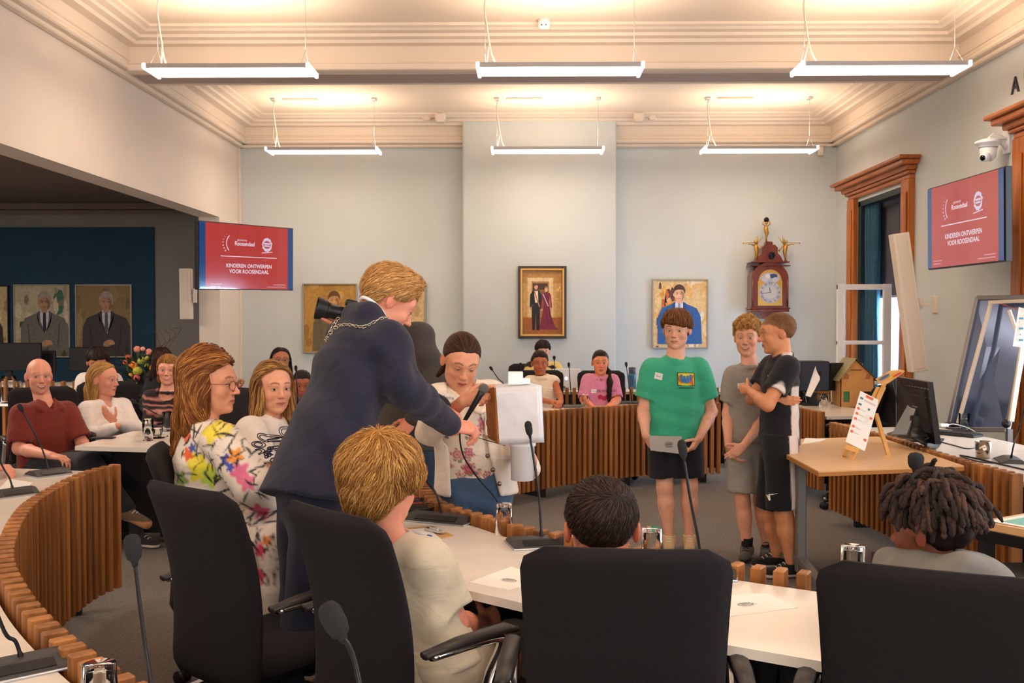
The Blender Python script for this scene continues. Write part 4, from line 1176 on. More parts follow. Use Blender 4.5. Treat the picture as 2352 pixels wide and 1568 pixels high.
def boy_green():
    Y = 6.5
    p = Person('boy in a green T-shirt and black shorts holding a grey card', dict(hip=A(1549, 985, Y + .02), neck=A(1550, 826, Y), sh=[A(1500, 846, Y - .02), A(1604, 846, Y + .03)],
        el=[A(1478, 942, Y - .02), A(1634, 945, Y + .03)], wr=[A(1483, 1000, Y - .16), A(1606, 1006, Y - .14)], kn=[A(1527, 1118, Y - .02), A(1584, 1118, Y)], an=[A(1537, 1232, Y), A(1583, 1232, Y + .02)], hs=(-1, -.1, 0)),
        S=.97, build=1.02, skin='E9AE92', hairc='6E4426', hb=.010, neck_r=.058)
    p.head = head_at(1554, 757, Y, (-.33, -.93, -.10), S=1.03, child=1, jaw=1.25, nose=.8, wide=1.06)
    p.hand_specs = [(0, dict(fdir=(.45, -.25, -.85), palm=(.8, .5, .2), thumb=(.3, -.8, .3), S=.90, curl=[.35, .4, .5, .6], tcurl=.5)),
                    (1, dict(fdir=(-.55, -.2, -.8), palm=(-.8, .5, .2), thumb=(-.3, -.8, .3), S=.90, curl=[.35, .4, .5, .6], tcurl=.5))]
    p.finish_body(legs=1, lips=.8)
    p.head.add_eyes(p.t, '6A6E58', gaze=(-.4, -.3), openness=.75)
    fo = [(A(1550, 940, Y), (.2, 0, 1), .22, 55, .006), (A(1550, 880, Y), (1, 0, .6), .15, 40, .004), (A(1604, 900, Y), (0, 0, 1), .09, 60, .004), (A(1484, 890, Y), (0, 0, 1), .09, 60, .004)]
    p.tee('3DB08A', sleeve=.72, g=.018, loose=.020, hem=.055, neck=.058, h=.0095, folds=fo, gs=.034, belly=1.1)
    p.pants('15151B', 0.84, g=.016, flare=.022, name='shorts', waist=.0)
    for q in (0, 1): p.shoe(q, 'C9A77C', (-.15, -1, 0))
    D = p.cap(thick=.020, front=.050, slope=.50, back=-.055); D.rc(p.head.w(-.055, .07, .045), p.head.w(.02, .085, .066), .020, .018, .02)
    p.hair(D, ['7A4B2A', '8A5832', '633A1E'], flow_down(p.head, (.01, -.04, .115)), n=900, L=.055, r=.0022, h=.0075, lift=.004)
    return p
def boy_black():
    Y = 5.85
    p = Person('boy in a black football kit with white side stripes, arms crossed', dict(hip=A(1790, 1000, Y), neck=A(1798, 820, Y), sh=[A(1776, 838, Y + .16), A(1811, 842, Y - .15)],
        el=[A(1728, 915, Y + .12), A(1763, 930, Y - .22)], wr=[A(1778, 915, Y - .12), A(1722, 898, Y + .0)], kn=[A(1772, 1180, Y + .12), A(1800, 1182, Y - .08)], an=[A(1786, 1282, Y + .15), A(1818, 1298, Y - .08)], hs=(.2, 1, 0)),
        S=.97, build=.98, skin='D99468', hairc='6B4A2E', hb=.010)
    p.head = head_at(1785, 765, Y, (-1, .10, -.10), S=1.0, child=1, nose=.85)
    p.hand_specs = [(0, dict(fdir=(.75, -.35, -.1), palm=(-.2, .9, .1), thumb=(0, .2, 1), S=.86, curl=.25, tcurl=.3)), (1, dict(fdir=(-.5, .8, .1), palm=(.6, .5, 0), thumb=(0, 0, 1), S=.8, curl=.5))]
    p.finish_body(legs=1, buzz=.9, lips=.7)
    p.head.add_eyes(p.t, '4A6070', openness=.9)
    n = p.head
    def cf(v):
        c = tint('17171D', len(v)); sd = (v - (p.j['hip'] + p.j['neck']) / 2) @ np.array([0, -1, 0])
        x = v[:, 0]; xc = p.j['hip'][0] + .03
        side = soft(.030 - np.abs(x - xc - .03)) * (v[:, 1] < Y - .06) * soft(p.j['el'][1][2] + .10 - v[:, 2])
        a, b = p.j['neck'] + V(.02, -.03, .04), p.j['sh'][1] + (p.j['el'][1] - p.j['sh'][1]) * .62
        t = np.clip(((v - a) @ (b - a)) / ((b - a) @ (b - a)), 0, 1); dd = np.linalg.norm((v - a - t[:, None] * (b - a))[:, [0, 2]], axis=1)
        slv = soft(.030 + .012 * t - dd) * (v[:, 1] < Y - .02)
        return mixc(c, 'E9DCD6', np.maximum(side, slv))
    fo = [(A(1800, 950, Y), (.3, 0, 1), .18, 60, .005)]
    p.tee('17171D', sleeve=.66, g=.014, loose=.012, hem=.05, neck=.058, h=.0075, colorfn=cf, folds=fo, gs=.026, chest=.95)
    def cf2(v):
        return mixc(tint('15151A', len(v)), 'E9DCD6', (v[:, 1] < Y - .04) * soft(.032 - np.abs(v[:, 0] - p.j['hip'][0] - .055 + .05 * (v[:, 2] - .6))))
    p.pants('15151A', .92, g=.014, flare=.022, name='shorts', colorfn=cf2, h=.0085)
    for q in (0, 1): p.shoe(q, '16161A', (-1, -.15, 0), 'D8D0C8')
    D = Sdf(); p.cap(thick=.004, front=.060, slope=.62, back=-.075, D=D)
    p.hair(D, ['7B5535', '6B482B', '8A6340'], flow_down(p.head), n=900, L=.012, r=.0009, h=.006, lift=.001, steps=3, bump=.0006, base_dark=.95)
    return p
def boy_grey():
    Y = 6.25
    p = Person('curly blond boy in a grey T-shirt with hands clasped', dict(hip=A(1724, 995, Y), neck=A(1722, 840, Y), sh=[A(1686, 860, Y - .02), A(1762, 858, Y + .06)],
        el=[A(1671, 950, Y), A(1757, 960, Y - .10)], wr=[A(1673, 1022, Y - .14), A(1708, 1024, Y - .24)], kn=[A(1706, 1150, Y), A(1748, 1150, Y + .04)], an=[A(1716, 1258, Y), A(1762, 1258, Y + .08)], hs=(-1, -.1, 0)),
        S=.94, build=.90, skin='E8A98C', hairc='9C6B35')
    p.head = head_at(1716, 775, Y, (-.35, -.93, -.05), S=.98, child=1, smile=.7, mouth_open=.4, nose=.9)
    p.hand_specs = [(0, dict(fdir=(.3, -.2, -.9), palm=(.9, .1, 0), thumb=(.2, -1, 0), S=.86, curl=.45)), (1, dict(fdir=(-.75, -.2, -.55), palm=(-.2, .9, -.3), thumb=(-.2, -.6, .7), S=.86, curl=.45))]
    p.finish_body(legs=1)
    p.head.add_eyes(p.t, '5A6A78', gaze=(-.3, -.1), openness=.8)
    p.tee('9B948A', sleeve=.70, g=.018, loose=.018, hem=.06, neck=.058, folds=[(A(1720, 930, Y), (1, 0, .2), .2, 45, .006)], gs=.026)
    p.pants('A9A39A', .86, g=.014, flare=.020, name='shorts', waist=.0)
    for q in (0, 1): p.shoe(q, '5A544E', (-.35, -1, 0), '2A2826')
    # socks
    for q in (0, 1):
        b = MB(); an = Vector(p.j['an'][q]); b.lathe([(.036, -.03), (.037, .0), (.036, .03), (.038, .065), (.0, .066)], 16, an); b.build('sock', mat('sock', '141418', .9), p.t)
    D = p.cap(thick=.014, front=.058, slope=.55, back=-.05)
    rs = np.random.RandomState(3); h = p.head
    for i in range(46):
        th = rs.rand() * 2 * PI; ph = rs.rand() * .75; dirv = np.array([math.sin(ph * 1.5) * math.cos(th), math.sin(ph * 1.5) * math.sin(th), math.cos(ph * 1.5)])
        c = np.array([0, -.01, .036]) + dirv * np.array([.083, .103, .096]); D.el(h.w(*c), (.016 + .006 * rs.rand(),) * 3, None, .006)
    def cf(p_, n_): return rs_noise_dir(p_)
    p.hair(D, ['B98546', 'D3A05C', '9C6B35', 'C89350'], curl_flow(5), n=1100, L=.045, r=.0024, h=.0065, lift=.006, wave=1.2, wavef=240, bump=.004)
    return p
def curl_flow(seed):
    rs = np.random.RandomState(seed); K = rs.normal(size=(3, 3)) * 38
    def f(p, n): return np.sin(p @ K + seed)
    return f
def mayor():
    p = Person('tall man in a navy suit with a silver chain, leaning toward the girl', dict(hip=A(724, 1092, 3.36), neck=A(848, 728, 3.62), sh=[A(895, 782, 3.46), A(792, 772, 3.74)],
        el=[A(930, 892, 3.40), A(905, 890, 3.95)], wr=[A(1035, 975, 3.66), A(1012, 935, 3.98)], kn=[A(700, 1420, 3.30), A(690, 1380, 3.55)], an=[Vector((-.74, 3.2, .09)), Vector((-.80, 3.6, .09))], hs=(.55, -.83, 0)),
        S=1.06, build=1.0, skin='E79A80', hairc='B07A40', hb=.012, hh=.0042, neck_r=.056)
    p.head = head_at(893, 692, 3.68, (.72, .38, -.50), up=(.30, .10, .9), S=1.04, nose=1.1)
    p.hand_specs = [(0, dict(fdir=(.75, .45, -.15), palm=(0, .5, -.85), thumb=(-.2, .7, .3), S=1.02, curl=[.35, .55, .65, .7], tcurl=.6)),
                    (1, dict(fdir=(.75, -.25, -.45), palm=(-.1, -.55, -.8), thumb=(.3, -.7, .2), S=1.02, curl=[.5, .6, .7, .75], tcurl=.5))]
    p.finish_body()
    p.head.add_eyes(p.t, '50606A', openness=.5)
    navy = '1C1E34'
    J = p.j
    fo = [(J['el'][0], nrm(J['wr'][0] - J['el'][0]), .12, 60, .008), (A(760, 880, 3.4), (.5, 0, 1), .25, 38, .009), (A(860, 850, 3.3), (.9, 0, .6), .16, 42, .010), (A(740, 1010, 3.2), (.8, 0, .5), .2, 34, .007), (A(905, 820, 3.4), (.7, 0, -.7), .12, 55, .007)]
    def extra(D):
        D.frc(J['hip'] + p.up * .14, J['hip'] - p.up * .12 - V(0, 0, .02), .165, .20, p.hside, .75, .05)
        a = J['neck'] - p.up * .01; D.rc(a - p.cside * .05 - p.front * .03, a + p.cside * .05 - p.front * .03, .052, .052, .03)
    p.tee(navy, g=.022, loose=.014, hem=.085, long=.97, neck=.062, h=.0095, extra=extra, name='jacket', ring=False, folds=fo, hemdir=p.up * .6 + Z3 * .4, gs=.020, chest=1.08, wr=.003)
    p.pants('191C30', 2.0, g=.018, h=.014, waist=.03)
    for q in (0, 1): p.shoe(q, '121216', (.7, .7, 0), '0C0C0E')
    # shirt collar and cuff
    b = MB(); wr = Vector(J['wr'][0]); d = Vector(nrm(J['wr'][0] - J['el'][0])); b.tube([wr - d * .035, wr + d * .004], [.036, .036], 18); b.build('shirt_cuff', mat('shirt_white', 'EDEFF8', .8), p.t)
    b = MB(); wr = Vector(J['wr'][1]); d = Vector(nrm(J['wr'][1] - J['el'][1])); b.tube([wr - d * .035, wr + d * .004], [.036, .036], 18); b.build('shirt_cuff', mat('shirt_white', 'EDEFF8', .8), p.t)
    nk = J['neck'] + p.up * .02; rg = []
    for i in range(25):
        t = 2 * PI * i / 24; rg.append(Vector(nk + (p.cside * math.cos(t) + p.front * math.sin(t)) * .057 + p.up * (.016 - .02 * math.sin(t)) + p.front * .006))
    b = MB(); b.tube(rg, .007, 8, flat=1.0); b.build('shirt_collar', mat('shirt_white', 'EDEFF8', .8), p.t)
    # cuff buttons
    D = p.cap(thick=.012, front=.058, slope=.60, back=-.075)
    h = p.head
    D.el(h.w(0, .035, .110), (.060, .055, .024), h.R, .03)
    def cf(v, c):
        q = h.loc(v); return mixc(c, '8A8078', np.clip((np.abs(q[:, 0]) - .055) / .02, 0, 1) * np.clip((.05 - q[:, 2]) / .04, 0, 1) * .5)
    fl = lambda pp, nn: (flow_down(h, (0, .09, .10))(pp, nn) * .6 + h.R[:, 2] * .15)
    p.hair(D, ['C08A4C', 'D8A768', 'A87540', 'B98B58', 'CFA06A'], fl, n=2100, L=.042, r=.0014, h=.006, lift=.006, colf=cf)
    # chain of office over the shoulders
    b = MB(); bvh = BVHTree.FromObject(p.shirt, bpy.context.evaluated_depsgraph_get()) if False else None
    me = p.shirt.data; bv = BVHTree.FromPolygons([v.co.copy() for v in me.vertices], [list(f.vertices) for f in me.polygons])
    pts = []
    for i in range(25):
        t = PI * (1.12 + .92 * i / 24); c = J['neck'] - p.up * .045 - p.front * .01
        q = Vector(c + p.cside * math.cos(t) * .16 * 1.0 + p.front * math.sin(t) * .085 - p.up * (0.03 * abs(math.cos(t))))
        hit = bv.ray_cast(q + Vector(p.up) * .15, -Vector(p.up), .5)
        pts.append((hit[0] + hit[1] * .006) if hit[0] is not None else q)
    pts = resample(catmull(pts, 6), .017)
    for i, q in enumerate(pts[:-1]):
        d = (pts[i + 1] - q).normalized(); s_ = d.cross(Vector(p.up)).normalized(); u_ = s_.cross(d)
        if i % 2: s_, u_ = u_ * .5 + s_ * .5, s_
        ring = [q + d * (math.cos(a) * .010) + s_ * (math.sin(a) * .007) for a in [2 * PI * k / 10 for k in range(11)]]
        b.tube(ring, .0018, 5)
    o = b.build('chain', mat('silver', 'D9D0C0', .25, 1.0), p.t); o['kind'] = 'stuff'
    return p
def girl():
    Y = 4.28
    p = Person('girl in a white denim jacket and floral top holding a microphone and box', dict(hip=A(1094, 1105, Y + .06), neck=A(1064, 908, Y + .02), sh=[A(1003, 915, Y), A(1130, 905, Y + .08)],
        el=[A(985, 992, Y - .05), A(1180, 1005, Y + .05)], wr=[A(1062, 922, Y - .33), A(1222, 1085, Y - .17)], kn=[A(1060, 1290, Y), A(1130, 1290, Y + .05)], an=[Vector((-.30, 4.30, .09)), Vector((-.12, 4.36, .09))], hs=(-1, -.08, 0)),
        S=.92, build=1.02, skin='DE9C7A', hairc='3A2618', neck_r=.050)
    p.head = head_at(1059, 830, Y, (.24, -.86, -.42), up=(.10, 0, 1), S=.99, child=1, jaw=1.15, nose=.85)
    p.hand_specs = [(0, dict(fdir=(.75, -.35, .30), palm=(.35, .75, -.45), thumb=(.1, .1, 1), S=.88, curl=[.05, .75, .85, .9], tcurl=.4)),
                    (1, dict(fdir=(.1, -.45, .65), palm=(-1, .0, 0), thumb=(0, -.5, .6), S=.86, curl=.4))]
    p.finish_body()
    p.head.add_eyes(p.t, '3A2418', openness=.22)
    J = p.j
    # floral top under the open jacket
    def flower(v):
        c = tint('EBDCCB', len(v)); rs = np.random.RandomState(8)
        fr = (v[:, 1] < Y + .1)
        for i in range(34):
            ctr = np.array([J['hip'][0] + rs.uniform(-.20, .20), 0, J['hip'][2] + rs.uniform(-.06, .42)]); r = rs.uniform(.016, .028)
            dd = np.linalg.norm((v - ctr)[:, [0, 2]], axis=1); a = np.arctan2(v[:, 2] - ctr[2], v[:, 0] - ctr[0])
            c = mixc(c, ['B8455A', 'C9607A', 'A83A48'][i % 3], (fr & (dd < r * (1 + .25 * np.sin(5 * a + i)))) * (.65 + .35 * np.sin(dd * 500)))
            l = ctr + np.array([r * 1.25 * math.cos(i), 0, r * 1.25 * math.sin(i)]); dl = np.linalg.norm((v - l)[:, [0, 2]] * np.array([1, 1.8]), axis=1)
            c = mixc(c, '55603A', (fr & (dl < r * .45)) * .8)
        return c
    p.tee('EBDCCB', sleeve=.3, g=.004, loose=.004, hem=-.01, neck=.060, neck_drop=.02, h=.0065, colorfn=flower, name='floral_top', wr=.002, ring=False)
    # jacket: shell opened down the front
    D = Sdf(); p.torso(D, .020); D.frc(J['hip'] + (J['neck'] - J['hip']) * .3, J['hip'] - V(0, 0, .10), .155, .195, p.hside, .72, .05)
    for q in (0, 1): p.arm(D, q, .019, 0, 1.90, k=.03)
    f0 = J['hip'] + V(.0, 0, 0)
    body_mid = (J['hip'] + J['neck']) / 2
    def opening(pp):       # wedge cut in front: distance negative inside the opening
        zz = (pp[:, 2] - J['hip'][2]); wd = .055 + .055 * np.clip((.42 - zz) / .5, 0, 1); cx = J['neck'][0] + (J['hip'][0] - J['neck'][0]) * np.clip(1 - zz / .42, 0, 1.2) - .005
        inside = np.maximum(np.abs(pp[:, 0] - cx) - wd, pp[:, 1] - (Y - .02)); return np.maximum(inside, -(zz + 0.3))
    D.custom(opening, .012, 's')
    Di = Sdf(); p.torso(Di, .010); D.custom(lambda q_: Di(q_), .006, 's')
    D.frc(J['hip'] + (J['neck'] - J['hip']) * .22, J['hip'] - V(0, 0, .25), .14, .19, p.hside, .70, .006, 's')
    D.rc(J['neck'] + V(0, -.02, -.02), p.head.w(0, 0, -.04), .062, .065, .01, 's')
    D.plane(J['hip'] - V(0, 0, .05), (.0, 0, -1))
    jk = p.garment('jacket', D, .0085, 'F1E4D6', wr=.003, folds=[(J['el'][0], (1, 0, .3), .12, 60, .006), (J['el'][1], (0, 0, 1), .12, 60, .006)], seed=6)
    # collar flaps
    for s_ in (-1, 1):
        D = Sdf(); c = J['neck'] + V(s_ * .075, -.055, -.015); D.box(c, (.048, .012, .040), Matrix.Rotation(s_ * .5, 3, 'Y') @ Matrix.Rotation(.5, 3, 'X'), .01, .01) if False else None
        D.frc(J['neck'] + V(s_ * .060, .02, .035), J['neck'] + V(s_ * .085, -.085, -.045), .020, .038, (s_, 0, .2), .4, .01)
        p.garment('collar', D, .006, 'F4E8DA', wr=.001)
    b = MB()
    for i, (px, py) in enumerate(((1120, 1046), (1132, 1078), (1147, 1110))): c = A(px, py, Y - .20); b.cyl(c, c + V(0, -.008, 0), .010, 12)
    b.build('jacket_buttons', mat('button', '9A8D84', .3, .8), p.t)['kind'] = 'stuff'
    p.pants('48607E', 2.0, g=.008, h=.010, waist=.045, name='jeans', folds=[(J['hip'] - V(0, .05, .1), (.3, 0, 1), .15, 70, .004)])
    for q in (0, 1): p.shoe(q, 'E8E4E0', (-.1, -1, 0))
    D = p.cap(thick=.007, front=.076, slope=.55, back=-.05); h = p.head
    D.el(h.w(0, -.12, .01), (.03, .03, .035), h.R, .02)
    D.rc(h.w(-.02, -.125, .0), h.w(.06, -.12, -.14), .022, .010, .02)
    back = h.w(0, -.13, .02)
    p.hair(D, ['3A2416', '4C3020', '2A1A10', '5A3A26'], lambda pp, nn: back - pp, n=1800, L=.09, r=.0012, h=.006, lift=.001, jitter=.08, bump=.0008)
    return p
def seated(label, hip, neck, sh, el, wr, kn=None, an=None, **k):
    j = dict(hip=hip, neck=neck, sh=sh, el=el, wr=wr, hs=k.pop('hs', sh[0] - sh[1]) * V(1, 1, 0))
    if kn is not None: j['kn'] = kn
    if an is not None: j['an'] = an
    return Person(label, j, **k)
def glasses(h, parent, col='B08A70', r=.021):
    b = MB()
    for q in (-1, 1):
        pts = [Vector(h.w(q * .031 + math.cos(a) * r * 1.05, .104 - abs(math.cos(a) * q) * .002 - .004 * (1 if math.cos(a) * q > .5 else 0), -.002 + math.sin(a) * r * .95)) for a in [2 * PI * i / 18 for i in range(19)]]
        b.tube(pts, .0013, 5)
        b.tube([Vector(h.w(q * (.031 + r * 1.05), .101, .004)), Vector(h.w(q * .076, .05, .006)), Vector(h.w(q * .080, -.005, .006))], .0012, 5)
    b.tube([Vector(h.w(-.010, .105, .003)), Vector(h.w(0, .108, .006)), Vector(h.w(.010, .105, .003))], .0013, 5)
    b.build('glasses', mat('glasses_' + col, col, .3, .5), parent)
def long_hair(p, colors, ends, vol=.034, front=.060, thick=.014, n=2200, r=.0015, seed=1, L=.10, sides=((-1, 1)), slope=.42, h=.0075, wave=.0, part=0.0, tail=.6, lift=.004, face=.055, colf=None, spread=1.0, back=-.08):
    """cap plus hanging masses; ends: list of (local start, local end) pairs in head metres"""
    hd = p.head; D = p.cap(thick=thick, front=front + .018, slope=slope, back=back, ear=False)
    for (a, b_, ra, rb) in ends: D.rc(hd.w(*a), hd.w(*b_), ra, rb, .03)
    # keep the face free
    def facecut(q):
        l = hd.loc(q); x, y, z = np.abs(l[:, 0]), l[:, 1], l[:, 2]
        return np.maximum(np.maximum(x - face, .012 - y), z - (front + .020 - (x / face) ** 2 * .030))
    D.custom(lambda q: facecut(q) * hd.S, .022, 's')
    def fl(pp, nn):
        l = hd.loc(pp.copy()); top = np.clip((l[:, 2] - .02) / .08, 0, 1)[:, None]
        o = np.sign(l[:, 0] - part)[:, None] * hd.R[:, 0] * .9 - hd.R[:, 1] * np.where(np.abs(part) < .5, .75, 0)
        sw = np.cross(nn, np.array([0, 0, 1.0])) * (rnoise(pp, 22, seed, 2) * (.2 + wave))[:, None]
        return o * top + np.array([0, 0, -1.0]) * (1.1 - top) + sw
    return p.hair(D, colors, fl, n=n, L=L, r=r, h=h, lift=lift, seed=seed, steps=8, wave=wave * .3, wavef=70, jitter=.10, colf=colf)

def woman_floral():
    Y = 3.9
    p = seated('woman with long auburn hair and glasses in a floral blouse', A(478, 1225, Y), A(468, 985, Y - .02), [A(512, 1015, 3.74), A(440, 1000, 4.04)], [A(588, 1118, 3.66), A(480, 1130, 4.1)],
               [A(626, 1160, 3.80), A(600, 1165, 3.98)], kn=[A(645, 1230, 3.70), A(640, 1215, 3.98)], an=[Vector((-.95, 3.75, .09)), Vector((-.95, 4.0, .09))], S=.97, build=1.05, skin='E5A182', hairc='5A3A26')
    p.head = head_at(489, 882, Y, (1, -.16, -.02), S=.98, nose=1.15, jaw=1.05)
    p.hand_specs = [(0, dict(fdir=(.6, .5, -.3), palm=(0, .3, -1), thumb=(0, 1, .3), S=.92, curl=.5)), (1, dict(fdir=(.6, -.5, -.3), palm=(0, .2, -1), thumb=(0, 1, .3), S=.92, curl=.5))]
    p.finish_body(legs=1, lips=.9); p.head.add_eyes(p.t, '4A5048', openness=.85)
    glasses(p.head, p.t, '8A4A50')
    J = p.j
    rs = np.random.RandomState(21); marks = []
    for i in range(170): marks.append((rs.uniform(-1.42, -.92), rs.uniform(.55, 1.16), rs.uniform(0, PI), rs.uniform(.018, .042), rs.uniform(.0022, .0050), rs.uniform(-12, 12)))
    blobs = [(-1.25, .945, .055, 'E4D83A'), (-1.21, .915, .038, 'C4D850'), (-1.28, .98, .028, 'EEDC50'), (-1.31, 1.0, .026, 'EE6A34'), (-1.29, 1.025, .018, '4A5AA8'), (-1.33, 1.07, .03, 'F06A48'), (-1.12, .995, .024, '4A5AB8'), (-1.10, .97, .018, '4A5AB8'), (-1.085, 1.01, .032, 'F0A04A'), (-1.06, .955, .038, 'EC7AA0'), (-1.03, .92, .034, 'F080A4'), (-1.185, 1.105, .050, 'F0DA48'), (-1.14, 1.11, .03, 'F2E070'), (-1.34, .90, .035, '9AAA5A'), (-1.0, .80, .035, 'E86080'), (-.99, .66, .03, 'E8486A'), (-.96, .70, .02, 'F09050'), (-1.0, .56, .03, 'E8486A')]
    def cf(v):
        c = tint('F0E2D6', len(v)); x = v[:, 0]; z = v[:, 2]; warp = rnoise(v, 60, 4, 1) * .25
        for (bx, bz, r, col) in blobs:
            a = np.arctan2(z - bz, x - bx); d = np.hypot(x - bx, z - bz) / r; c = mixc(c, col, soft(1 + .22 * np.sin(a * 5 + bx * 50) - d - .1, .25))
        for (mx, mz, an, L, wd, cu) in marks:
            u = (x - mx) * math.cos(an) + (z - mz) * math.sin(an); w_ = -(x - mx) * math.sin(an) + (z - mz) * math.cos(an) + cu * u * u
            c = mixc(c, '25222A', soft(wd * (1 - (u / L) ** 2) - np.abs(w_), .004) * (np.abs(u) < L))
        return c
    def ex(D): D.frc(J['hip'] + p.up * .10, J['hip'] - p.up * .02, .17, .19, p.hside, .8, .05)
    p.tee('F0E2D6', long=.72, g=.016, loose=.012, hem=.06, neck=.058, h=.0062, colorfn=cf, gs=.030, extra=ex, folds=[(J['el'][0], (1, 0, .4), .16, 45, .008), (A(440, 1100, 3.8), (.3, 0, 1), .2, 35, .007)], name='blouse', wr=.006, bust=.8)
    p.pants('EBDCD0', 2.0, g=.03, h=.012, name='trousers', colorfn=cf)
    for q in (0, 1): p.shoe(q, '2A2628', (1, 0, 0))
    hd = p.head
    long_hair(p, ['8A5228', 'A56A34', '6E3E20', 'B87E42', '7A4826'], [((0, -.06, .03), (0, -.075, -.13), .085, .075), ((.05, -.04, -.02), (.062, -.055, -.17), .055, .045), ((-.03, -.09, -.08), (-.02, -.13, -.23), .062, .040), ((0, -.115, -.16), (.01, -.155, -.285), .045, .014), ((.062, .0, .02), (.078, -.005, -.11), .030, .026), ((0, -.03, .09), (0, -.06, .06), .075, .085)],
              thick=.022, front=.066, n=2300, r=.0020, L=.12, wave=.5, face=.062, seed=3, lift=.006)
    return p
def woman_brunette():
    Y = 4.6
    p = seated('woman with brown hair in a white top with navy embroidered sleeves', A(612, 1170, Y), A(615, 962, Y), [A(575, 992, 4.42), A(662, 985, 4.78)], [A(612, 1098, 4.34), A(700, 1090, 4.8)],
               [A(648, 1140, 4.55), A(670, 1140, 4.62)], kn=[A(680, 1165, 4.3), A(720, 1165, 4.6)], an=[Vector((-1.05, 4.35, .09)), Vector((-.95, 4.6, .09))], S=.95, build=1.0, skin='EAAA8A', hairc='6A4630')
    p.head = head_at(629, 891, Y, (.60, -.79, -.04), S=.98, nose=.95, smile=.25)
    p.finish_body(legs=1, lips=.9); p.head.add_eyes(p.t, '4A3628', gaze=(.5, 0), openness=.85)
    J = p.j
    p.tee('EFE3DA', sleeve=.80, g=.014, loose=.010, hem=.05, neck=.060, h=.008, gs=.034, bust=.9, name='blouse')
    p.pants('2A2A34', 2.0, g=.012, h=.014)
    for q in (0, 1): p.shoe(q, '2A2628', (1, 0, 0))
    # embroidery: looping navy thread laid on the sleeve
    me = p.shirt.data; bv = BVHTree.FromPolygons([v.co.copy() for v in me.vertices], [list(f.vertices) for f in me.polygons])
    c = Vector(A(608, 1030, 4.2)); nn = Vector((-.1, -1, .1)).normalized(); ux = Vector((1, 0, 0)); uz = Vector((0, 0, 1)); b = MB()
    def lay(pts, r=.0022):
        out = []
        for (u, w_) in pts:
            o = c + ux * u + uz * w_; h = bv.ray_cast(o + nn * .3, -nn, .9)
            if h[0] is not None: out.append(h[0] + h[1] * .001)
        if len(out) > 2: b.tube(out, r, 5)
    for i in range(9):
        a = PI * (1.08 - .14 * i); ca, sa = math.cos(a), math.sin(a)
        for k in (1.0, .62):
            lay([(ca * .055 + (ca * math.cos(t) * .028 - sa * math.sin(t) * .013) * k + ca * .02, sa * .055 + (sa * math.cos(t) * .028 + ca * math.sin(t) * .013) * k + sa * .02) for t in [2 * PI * j / 14 for j in range(15)]])
    rs = np.random.RandomState(2)
    for i in range(26):
        u, w_ = rs.uniform(-.045, .055), rs.uniform(-.06, .035); rr = rs.uniform(.005, .010)
        lay([(u + math.cos(t) * rr, w_ + math.sin(t) * rr) for t in [2 * PI * j / 8 for j in range(9)]], .0030)
    lay([(-.06 + .012 * i, -.072 + .006 * math.sin(i * 1.9)) for i in range(12)])
    b.build('embroidery', mat('navy_thread', '1E1A34', .8), p.t)['kind'] = 'stuff'
    long_hair(p, ['8A5C34', 'A87844', '6E4628', 'BC9058', 'C89850'], [((.055, -.03, .0), (.075, -.01, -.155), .045, .036), ((-.055, -.03, .0), (-.075, .0, -.15), .045, .034), ((0, -.07, .0), (0, -.075, -.14), .075, .06), ((.06, .015, .02), (.078, .02, -.12), .026, .026), ((-.06, .015, .02), (-.078, .02, -.13), .026, .024)],
              thick=.014, front=.072, n=1700, r=.0018, L=.12, face=.060, seed=5, part=-.02)
    return p
